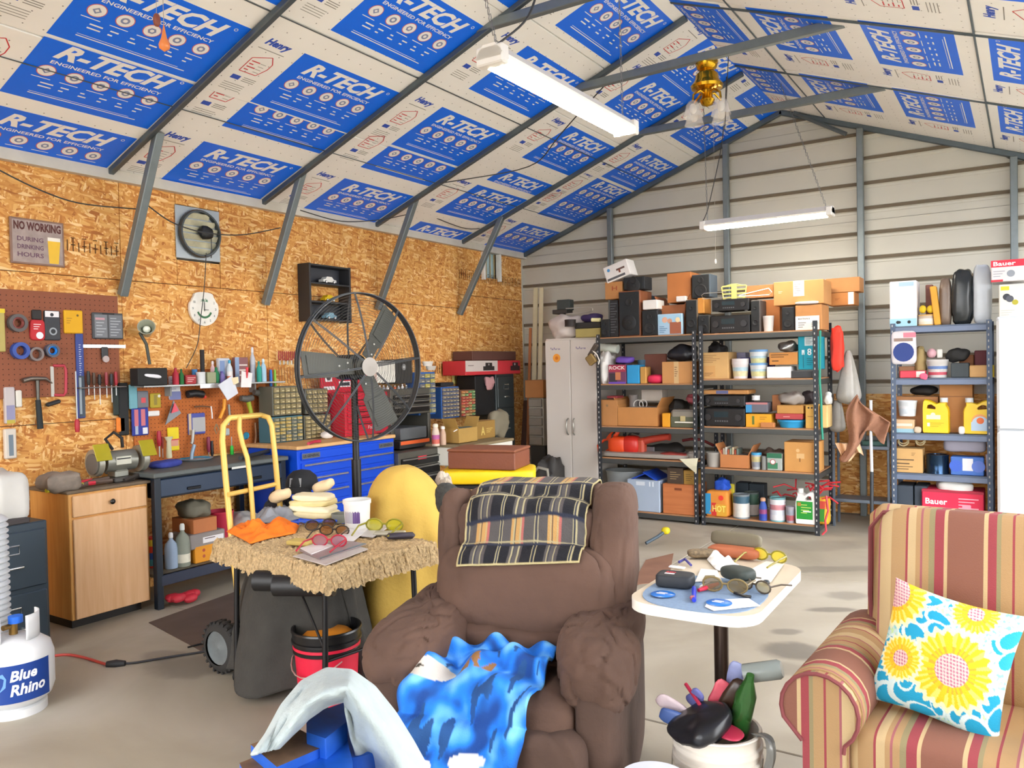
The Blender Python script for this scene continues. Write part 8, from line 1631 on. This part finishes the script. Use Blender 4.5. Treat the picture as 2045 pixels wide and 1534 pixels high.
# ================================================================== MUSTARD BLANKET OVER A CHAIR
mc = thing('covered_chair', 'chair completely covered by a mustard yellow blanket behind the recliner', 'chair', (at(815, 1000, Y=3.25).x, 3.25, 0), R(30)); MU = M('#c4a24c', .96, 0, .08, 8, .25, 60)
b = B()
def mfn(u, v):
    a = 2*PI*u; t0 = .18
    if v < t0: k = v/t0; r = (.02+.98*k**.65)*.5; z = .985-.10*k**2.2
    else: k = (v-t0)/(1-t0); r = .5+.42*k**.8; z = .885*(1-k)+.12*k
    f = .09*math.sin(a*6+.8*math.sin(a*3))*max(0, (v-.3))/.7 + .05*noise.noise(Vector((math.cos(a)*2.4, math.sin(a)*2.4, v*3)))*min(1, v*4) + .02*math.sin(a*9+v*3)*min(1, v*2)
    x = (r+f)*.38*math.cos(a); y = (r+f)*.34*math.sin(a); z += -.11*max(0, math.cos(a-.1))*(1-v)*min(1, v*6) ; return (x, y, z)
b.grid(mfn, 110, 50, MU); b.obj('blanket', mc, solid=.006)
for sx in (-1, 1):
    for sy in (-1, 1): b = B(); b.cyl((sx*.2, sy*.17, .45), (sx*.22, sy*.2, 0), .012, LG, 10); b.obj('leg', mc)
b = B(); b.rbox((0, 0, .44), (.40, .38, .04), M('#3a3430'), .01); b.obj('seat', mc)
# ================================================================== YELLOW STOOL WITH BROWN CASE
p = at(978, 945, Z=.74); ys = thing('yellow_stool', 'bright yellow-topped stool behind the recliner carrying a brown case', 'stool', (p.x, p.y, 0), R(30)); YM = M('#f0c808', .5, 0, .04)
b = B(); b.sq((0, 0, .735), (.66, .42, .10), YM, .25, .22, 32); b.obj('seat', ys)
for sx in (-1, 1):
    for sy in (-1, 1): b = B(); b.cyl((sx*.24, sy*.13, .70), (sx*.27, sy*.16, 0), .018, M('#1e1c1a', .5), 10); b.obj('leg', ys)
b = B(); b.rbox((0, 0, .665), (.58, .34, .03), M('#1e1c1a', .7), .005); b.obj('under_frame', ys)
bcs = thing('brown_case', 'brown leather-covered box lying on the yellow stool', 'case', (p.x+.0, p.y, .787), R(14)); LB = M('#7c4630', .6, 0, .12, 8, .15, 60)
b = B(); b.rbox((0, 0, .06), (.50, .34, .12), LB, .006); b.obj('body', bcs); b = B(); b.rbox((0, 0, .13), (.51, .35, .018), M('#8a5238', .6, 0, .12, 8), .006); b.obj('lid', bcs)
cloth_lump('beige_rag', 'pale beige cloth wedged between the covered chair and the recliner', 'cloth', [(868, 960), (880, 950), (900, 952), (905, 975), (885, 985)], .05, '#c4b8a8', z0=.80)
b = B(); b.sq(at(893, 995, Y=3.0), (.10, .12, .14), M('#3a3a36', .9, 0, .5, 60), .7, .7, 18, amp=.02, nsc=14); b.obj('patterned_bag', None, None, 0, 'dark patterned bag edge beside the left top of the recliner', 'bag')
# ================================================================== BENCH VISE WITH CLOTH
vz = at(640, 1480, Z=.87); vs_ = thing('bench_vise', 'worn bright blue bench vise at the bottom edge with a cloth over it', 'vise', (vz.x, vz.y, 0), R(0)); VB = M('#1c60c8', .45, .2, .35, 20); RU = M('#8a6a50', .7, .3, .35, 30)
def plate(pts, z, th, m1, m2, name):
    P = [at(x, y, Z=z)-Vector((vz.x, vz.y, 0)) for x, y in pts]; b = B(); n = len(P)
    up = [p for p in P]; dn = [p-Vector((0, 0, th)) for p in P]
    b.add(up, [tuple(range(n))], m1); b.add(up+dn, [(i, n+i, n+(i+1) % n, (i+1) % n) for i in range(n)] + [tuple(range(2*n-1, n-1, -1))], m2)
    # orientation is fixed by recalculating on a bmesh
    me = b.mesh(name); bm = bmesh.new(); bm.from_mesh(me); bmesh.ops.recalc_face_normals(bm, faces=bm.faces); bm.to_mesh(me); bm.free(); o = bpy.data.objects.new(name, me); fin(o, vs_, bev=.002); return o
plate([(500, 1487), (590, 1453), (640, 1478), (650, 1490), (553, 1532)], .88, .022, RU, VB, 'jaw_plate'); plate([(478, 1524), (530, 1503), (580, 1530), (560, 1570), (500, 1570)], .86, .022, RU, VB, 'outer_jaw')
plate([(560, 1528), (650, 1488), (690, 1462), (704, 1520), (700, 1600), (580, 1600)], .865, .16, VB, VB, 'jaw_body'); plate([(612, 1440), (645, 1418), (690, 1402), (694, 1440), (650, 1475), (612, 1462)], .90, .05, VB, VB, 'rear_anvil')
b = B(); b.cyl((.02, .06, .70), (.02, .06, .85), .06, VB, 24); b.obj('swivel_base', vs_)
b = B(); b.rbox((.02, .04, .68), (.30, .26, .03), M('#5a564e', .5, .4), .005); b.cyl((.02, .04, .02), (.02, .04, .67), .04, M('#3c3e40', .5, .5), 20); b.rbox((.02, .04, .012), (.36, .36, .022), M('#3c3e40', .5, .5), .004); b.obj('stand', vs_)
O_ = [(500, 1510), (530, 1468), (562, 1408), (602, 1360), (652, 1334), (702, 1338), (748, 1370), (790, 1422), (826, 1480), (870, 1560)]; I_ = [(556, 1495), (585, 1466), (603, 1450), (616, 1436), (645, 1416), (686, 1402), (692, 1430), (700, 1475), (712, 1520), (722, 1600)]; Zs = [.89, .905, .925, .94, .955, .96, .93, .88, .83, .76]
def lerp_l(L_, t): t = min(t*(len(L_)-1), len(L_)-1.0001); i = int(t); f = t-i; return tuple(L_[i][k]*(1-f)+L_[i+1][k]*f for k in range(2)) if isinstance(L_[0], tuple) else L_[i]*(1-f)+L_[i+1]*f
def vf(u, v):
    a = lerp_l(O_, u); c = lerp_l(I_, u); z = lerp_l(Zs, u) + .028*math.sin(PI*v)*1.0 + .008*math.sin(v*9+u*5) + .006*noise.noise(Vector((u*8, v*6, 0))) - .03*(v < .02)
    return at(a[0]*(1-v)+c[0]*v, a[1]*(1-v)+c[1]*v, Z=z)
b = B(); b.grid(vf, 70, 26, M('#b4c0c0', .95, 0, .12, 16, .3, 90)); b.obj('grey_cloth', None, None, 0, 'pale blue-grey flannel cloth draped over the blue bench vise', 'cloth', solid=.006, sub=1)
# ================================================================== PROPANE TANK AND RIBBED DUCT
p = at(32, 1418, Z=.0); pt = thing('propane_tank', 'white propane tank with navy blue label standing at the left edge', 'gas tank', (p.x, p.y, 0)); PW_ = M('#d8dadc', .35, .05, .04); ang0 = math.atan2(-p.y, -p.x)
b = B(); b.lathe([(.10, 0), (.125, .0), (.125, .035), (.10, .045)], PW_, (0, 0, 0), 36); b.obj('foot_ring', pt)
b = B(); b.lathe([(.001, .03), (.10, .035), (.145, .07), (.158, .11), (.158, .25), (.145, .295), (.10, .33), (.04, .345), (.001, .345)], PW_, (0, 0, 0), 48); b.obj('tank_body', pt)
b = B()
for s in (-1, 1): b.grid(lambda u, v, s=s: (.10*math.cos(ang0+s*(.5+1.6*u)+.0), .10*math.sin(ang0+s*(.5+1.6*u)), .33+.11*v), 16, 3, PW_)
b.obj('collar', pt, solid=.006)
b = B(); b.cyl((0, 0, .34), (0, 0, .40), .018, M('#a88448', .3, .8), 14); b.cyl((0, 0, .385), (.05*math.cos(ang0-.9), .05*math.sin(ang0-.9), .385), .012, M('#a88448', .3, .8), 10); b.obj('valve', pt); b = B(); b.cyl((.02*math.cos(ang0+.5), .02*math.sin(ang0+.5), .40), (.02*math.cos(ang0+.5), .02*math.sin(ang0+.5), .43), .03, M('#1c68d8', .5), 14); b.obj('valve_knob', pt)
def bent(b, txt, a0, a1, z0, z1, m, r, shear=.2, bold=.03, slope=0):
    vs, fs, asp = tmesh(txt, shear, bold); b.add([(r*math.cos(ang0+a0+(a1-a0)*u), r*math.sin(ang0+a0+(a1-a0)*u), z0+(z1-z0)*v+slope*u) for u, v in vs], fs, m)
b = B(); b.grid(lambda u, v: (.1595*math.cos(ang0-.95+1.9*u), .1595*math.sin(ang0-.95+1.9*u), .085+.165*v + .0*u), 24, 2, M('#103c8c', .4)); b.obj('label', pt)
b = B(); bent(b, 'Blue', -.12, .55, .178, .225, M('#eceef2', .4, 0, 0), .1605, slope=.006); bent(b, 'Rhino', -.12, .78, .115, .165, M('#eceef2', .4, 0, 0), .1605, slope=.006); b.obj('lettering', pt)
b = B(); pts = [(0, .0), (.25, -.05), (.5, .05), (.62, .3), (.95, .45), (1, .75), (.8, .95), (.55, .9), (.3, 1), (.05, .7), (-.1, .35)]; vs2 = [(.161*math.cos(ang0-.62+.42*x), .161*math.sin(ang0-.62+.42*x), .105+.12*y) for x, y in pts]; b.add(vs2, [tuple(range(len(vs2)))], M('#6a9cdc', .4)); b.obj('animal_mark', pt)
p2 = at(3, 1300, Z=.25); b = B(); pr = [(.001, .03), (.085, .03)]
for k in range(30): z = .04+k*.027; pr += [(.082, z), (.094, z+.009), (.094, z+.016), (.082, z+.025)]
pr += [(.05, .87), (.04, .92), (.001, .93)]
b.lathe(pr, M('#c4c8cc', .45, .1, .05), (0, 0, 0), 32); b.obj('ribbed_duct', None, (p2.x-.12, p2.y+.0, 0), 0, 'white ribbed hose cylinder standing behind the propane tank', 'duct')
# ================================================================== FLOOR PIECES, CORDS
q = [at(x, y, Z=.004) for x, y in ((297, 1243), (425, 1312), (640, 1262), (480, 1178))]; b = B(); b.add([*q, *[v-Vector((0, 0, .004)) for v in q]], [(0, 1, 2, 3), (7, 6, 5, 4), (0, 4, 5, 1), (1, 5, 6, 2), (2, 6, 7, 3), (3, 7, 4, 0)], M('#5c4c42', .9, 0, .2, 6)); b.obj('floor_mat', None, None, 0, 'thin dark brown mat on the floor before the workbench', 'mat')
q = [at(x, y, Z=.004) for x, y in ((1262, 1168), (1290, 1118), (1345, 1105), (1335, 1160))]; b = B(); b.add([*q, *[v-Vector((0, 0, .004)) for v in q]], [(0, 1, 2, 3), (7, 6, 5, 4), (0, 4, 5, 1), (1, 5, 6, 2), (2, 6, 7, 3), (3, 7, 4, 0)], M('#8a6450', .9, 0, .2, 6)); b.obj('floor_mat', None, None, 0, 'reddish brown mat on the floor right of the recliner back', 'mat')
cable('red extension cord running from the propane tank', [at(x, y, Z=.008) for x, y in ((70, 1316), (130, 1306), (165, 1312), (215, 1328))], .007, '#c04840', cat='cord')
cable('black cord running along the floor to the hand truck wheel', [at(x, y, Z=.008) for x, y in ((235, 1326), (270, 1324), (320, 1315), (418, 1300))], .006, '#26262a', cat='cord')
cable('thin black cord at the edge of the dark brown mat', [at(x, y, Z=.010) for x, y in ((375, 1293), (400, 1286), (420, 1283))], .005, '#1c1c1c', cat='cord')
b = B(); a = at(213, 1327, Z=.012); c = at(250, 1325, Z=.012); b.tube([a, (a+c)/2, c], [.016, .022, .014], M('#222428', .6), 10); b.obj('cord_plug', None, None, 0, 'black plug joining the red and black floor cords', 'plug')
b = B(); a = at(1290, 1085, Z=.03); b.tube([a, a+Vector((.06, .10, .04)), a+Vector((.09, .16, .07))], .014, M('#3c4c58', .5), 8); b.sq(a+Vector((.10, .18, .08)), (.07, .07, .06), M('#d8c418', .5), .8, .8, 14); b.obj('torch', None, None, 0, 'yellow-headed tool lying on the floor right of the recliner back', 'tool')
# ================================================================== ON THE PEDESTAL TABLE
def T8(x, y, dz=0): p = at(x, y, Z=TBZ+.004); p.z += dz; return p
def flat(name, label, cat, q4, c, dz=.001, th=.0015, m=None):
    q = [T8(x, y, dz+th) for x, y in q4]; n = len(q); b = B(); b.add([*q, *[v-Vector((0, 0, th)) for v in q]], [tuple(range(n)), tuple(range(2*n-1, n-1, -1))] + [(i, n+i, n+(i+1) % n, (i+1) % n) for i in range(n)], m or M(c, .5, 0, .05))
    me = b.mesh(name); bm = bmesh.new(); bm.from_mesh(me); bmesh.ops.recalc_face_normals(bm, faces=bm.faces); bm.to_mesh(me); bm.free(); return fin(bpy.data.objects.new(name, me), None, None, 0, label, cat)
flat('paper', 'small white paper beside the black glasses case on the pedestal table', 'paper', ((1388, 1163), (1400, 1137), (1432, 1140), (1442, 1162)), '#e0dedc'); flat('paper', 'large curled white sheet at the right of the pedestal table', 'paper', ((1487, 1145), (1530, 1122), (1566, 1126), (1540, 1163), (1500, 1168)), '#f0ece0')
flat('envelope', 'white card under the round blue coaster on the near edge', 'card', ((1408, 1213), (1425, 1221), (1518, 1211), (1495, 1196), (1415, 1200)), '#dcdce4')
for (x, y, nm) in ((1324, 1189, 'round blue button badge at the left of the placemat'), (1436, 1206, 'round blue button badge on the white card')):
    p = T8(x, y, .004); b = B(); b.lathe([(.001, .003), (.036, .002), (.040, 0), (.001, 0)], M('#1c70c8', .3, 0, .2, 20), p, 28); o = b.obj('blue_badge', None, None, 0, nm, 'badge'); b = B(); TT = frame((p.x-.02, p.y-.012, p.z+.0035), (1, 0, 0), (0, 1, 0)); rect(b, .0, .0, .03, .01, M('#d8dcf0'), .0, TT); rect(b, .004, .013, .034, .022, M('#d8dcf0'), .0, TT); b.obj('print', o)
b = B(); p = T8(1349, 1170, .022); b.sq(p, (.125, .085, .046), M('#20242a', .6, 0, .1), .35, .35, 28, rot=(0, 0, R(8))); o = b.obj('glasses_case', None, None, 0, 'black zip glasses case with red and white letters on the pedestal table', 'case')
b = B(); TT = frame((p.x-.028, p.y-.030, p.z+.0235), (1, .1, 0), (-.1, 1, 0)); rect(b, 0, 0, .022, .016, M('#d03040'), .0, TT); text(b, 'RED', .001, .018, .034, .034, M('#d03040'), .0002, TT, bold=.03); text(b, 'NOW', .001, -.002, .034, .014, M('#e8e4e4'), .0006, TT, bold=.03) if False else rect(b, .0, -.0, .034, .014, M('#e8e4e4'), .0004, TT); b.obj('lettering', o)
b = B(); b.sq(T8(1474, 1168, .040), (.15, .078, .046), M('#38403c', .6, 0, .15, 30), .6, .7, 26, rot=(0, R(-6), R(-38))); b.obj('glasses_case', None, None, 0, 'dark oval glasses case lying across sunglasses on the pedestal table', 'case')
b = B(); b.sq(T8(1466, 1112, .020), (.20, .075, .040), M('#a85c38', .6, 0, .1), .5, .35, 28, rot=(0, 0, R(-2))); o = b.obj('glasses_case', None, None, 0, 'long open glasses case with orange-brown base at the far edge of the table', 'case'); b = B(); b.sq(T8(1466, 1108, .055)+Vector((0, .03, 0)), (.20, .045, .06), M('#6c6450', .7, 0, .1), .5, .35, 26, rot=(R(-15), 0, R(-2))); b.obj('lid', o)
b = B(); b.sq(T8(1404, 1113, .016), (.12, .06, .03), M('#7c6a50', .6, 0, .8, 90), .6, .5, 22, rot=(0, 0, R(30))); b.obj('glasses_case', None, None, 0, 'small animal-print glasses case at the far left of the pedestal table', 'case')
cloth_lump('tissue', 'crumpled white tissue beside the brown glasses case', 'tissue', [(1412, 1118), (1420, 1106), (1440, 1112), (1462, 1120), (1482, 1138), (1460, 1143), (1430, 1138)], .026, '#ecebe8', z0=TBZ+.006, sc=22, seed=2)
glasses('yellow_glasses', 'bright yellow-lensed safety glasses at the far right of the pedestal table', T8(1537, 1122), R(165), '#8c8018', '#e0cc08', s=1.1); glasses('sunglasses', 'round gold-rimmed sunglasses under the dark oval case', T8(1448, 1184), R(5), '#7c6a40', '#6a5c3c', s=1.15); glasses('reading_glasses', 'dark reading glasses at the right edge of the placemat', T8(1506, 1182), R(-20), '#4a4034', '#a89c78', s=1.0)
b = B(); a = T8(1395, 1184, .008); c = T8(1434, 1172, .010); b.tube([a, (a+c)/2, c], [.006, .009, .006], M('#c02440', .4), 8); b.obj('penknife', None, None, 0, 'red penknife in the middle of the placemat', 'knife'); b = B(); b.tube([T8(1398, 1178, .010), T8(1418, 1168, .012)], .003, M('#e4dcd4', .4), 6); b.obj('white_pick', None, None, 0, 'short white stick beside the red penknife', 'stick')
b = B(); b.tube([T8(1386, 1204, .008), T8(1386, 1180, .010)], .007, M('#2438c0', .4), 8); b.sq(T8(1383, 1200, .01), (.018, .02, .014), M('#a05860', .5), .8, .8, 10); b.obj('blue_lighter', None, None, 0, 'small shiny blue lighter on the placemat', 'lighter')
b = B(); b.tube([T8(1356, 1126, .006), T8(1368, 1122, .010), T8(1380, 1132, .006)], .005, M('#4a4890', .4), 6); b.obj('violet_clip', None, None, 0, 'violet clip at the far left edge of the pedestal table', 'clip')
b = B(); b.rbox(T8(1352, 1135, .004), (.06, .02, .006), M('#dcdcdc', .4), .002); b.obj('white_holder', None, None, 0, 'white plastic holder behind the black zip case', 'holder')
b = B(); b.sq(T8(1530, 1170, .010), (.025, .025, .02), M('#2c3438', .4), .8, .8, 12); b.obj('black_button', None, None, 0, 'little black cap right of the reading glasses', 'cap'); b = B(); b.tube([T8(1467, 1188, .006), T8(1485, 1194, .006), T8(1500, 1196, .006)], .005, M('#1c1c1c', .3, 0, .6, 200), 8); b.obj('beaded_cord', None, None, 0, 'black and white beaded cord end under the dark oval case', 'cord')
# ================================================================== BUCKET OF RUBBISH AND PAIL
p = at(1432, 1452, Z=.355); wb_ = thing('plastic_bucket', 'white plastic bucket overflowing with rubbish at the foot of the pedestal table', 'bucket', (p.x, p.y, 0)); WP = M('#d8d0c4', .4, 0, .04)
b = B(); b.lathe([(.001, 0), (.118, 0), (.121, .006), (.130, .25), (.139, .254), (.139, .275), (.131, .28), (.132, .30), (.139, .303), (.139, .318), (.132, .322), (.133, .352), (.137, .356), (.134, .36), (.126, .36), (.112, .02), (.001, .01)], WP, (0, 0, 0), 40); b.obj('bucket_body', wb_)
b = B(); b.tube([(.142*math.cos(a), .142*math.sin(a), .29-.17*abs(math.sin(a))**.8) for a in [R(180+i*12) for i in range(16)]], .0022, M('#8c8478', .3, .8), 6); b.obj('bail', wb_)
cx_, cy_ = p.x, p.y
b = B(); b.sq((cx_-.03, cy_-.05, .375), (.22, .17, .08), M('#1e1f24', .3, 0, .2), .7, .7, 30, rot=(R(20), R(-18), R(-30)), amp=.02, nsc=16); b.obj('black_plastic', None, None, 0, 'black plastic tray crumpled over the front of the rubbish bucket', 'rubbish')
b = B(); b.sq((cx_+.045, cy_-.055, .375), (.115, .075, .014), M('#b02c48', .4), .8, .8, 24, rot=(R(8), R(6), R(-12))); b.tube([(cx_+.0, cy_-.04, .38), (cx_-.06, cy_+.0, .42), (cx_-.12, cy_+.05, .45)], .006, M('#b02c48', .4), 8); b.obj('red_scoop', None, None, 0, 'dark pink plastic scoop on the rubbish bucket', 'scoop')
b = B(); b.lathe([(.001, 0), (.030, .003), (.032, .02), (.032, .15), (.014, .20), (.012, .22), (.001, .22)], M('#2c5c28', .12, 0, .1, alpha=.85), (cx_+.055, cy_+.03, .33), 20, rot=(R(8), R(14), 0)); b.obj('green_bottle', None, None, 0, 'green plastic bottle leaning out of the rubbish bucket', 'bottle')
b = B(); b.lathe([(.001, 0), (.03, .003), (.030, .11), (.024, .12), (.001, .12)], M('#8c9490', .15, 0, .1, alpha=.8), (cx_+.07, cy_+.05, .52), 18, rot=(R(10), R(75), R(20))); b.obj('clear_bottle', None, None, 0, 'clear grey bottle lying across the top of the green bottle', 'bottle')
b = B(); b.sq((cx_+.02, cy_+.03, .42), (.05, .04, .20), M('#3c281c', .3, 0, .3), .7, .7, 18, rot=(0, R(28), 0), amp=.006, nsc=30); b.obj('brown_wrapper', None, None, 0, 'dark brown shiny wrapper beside the green bottle', 'wrapper')
for k, (dx, dy, dz, c, r_, nm) in enumerate(((-.01, .05, .44, '#d05060', (0, 25, 10), 'red and white striped wrapper near the table pole'), (.03, .09, .49, '#8c94c0', (0, 10, 0), 'pale violet wrapper behind the table pole'), (-.15, .0, .39, '#dcc8cc', (10, -60, 0), 'pinkish white wrapper sticking out at the left of the bucket'), (-.13, -.03, .365, '#4c68a8', (0, -80, 0), 'small blue wrapper at the left rim of the bucket'), (-.08, .03, .42, '#6c70b0', (30, 40, 0), 'violet card edge across the rubbish bucket'))):
    b = B(); b.sq((cx_+dx, cy_+dy, dz), (.05, .015, .10), M(c, .4, 0, .2, 30), .6, .6, 16, rot=tuple(R(q) for q in r_), amp=.008, nsc=30, seed=k); b.obj('wrapper', None, None, 0, nm, 'wrapper')
b = B(); b.grid(lambda u, v: (cx_+.125+.05*math.sin(u*PI*.9)+.012*math.sin(v*9), cy_-.04+.03*v+.01*math.sin(u*9), .37-.15*u+.05*math.sin(u*PI)), 16, 8, M('#7c7c78', .25, .2)); b.obj('foil_strip', None, None, 0, 'grey plastic strip drooping over the right rim of the bucket', 'plastic', solid=.002)
p = at(1307, 1556, Z=.30); pl2 = thing('white_pail', 'plain white pail cut off by the bottom edge beside the rubbish bucket', 'pail', (p.x, p.y, 0)); b = B(); b.lathe([(.001, 0), (.085, 0), (.088, .005), (.096, .29), (.101, .292), (.101, .30), (.001, .302)], M('#e4e8f4', .4, 0, .03), (0, 0, 0), 36); b.obj('pail_body', pl2)
b = B(); b.lathe([(.001, .303), (.10, .303), (.104, .298), (.104, .288)], M('#e8ecf8', .4, 0, .03), (0, 0, 0), 36); b.obj('lid', pl2)
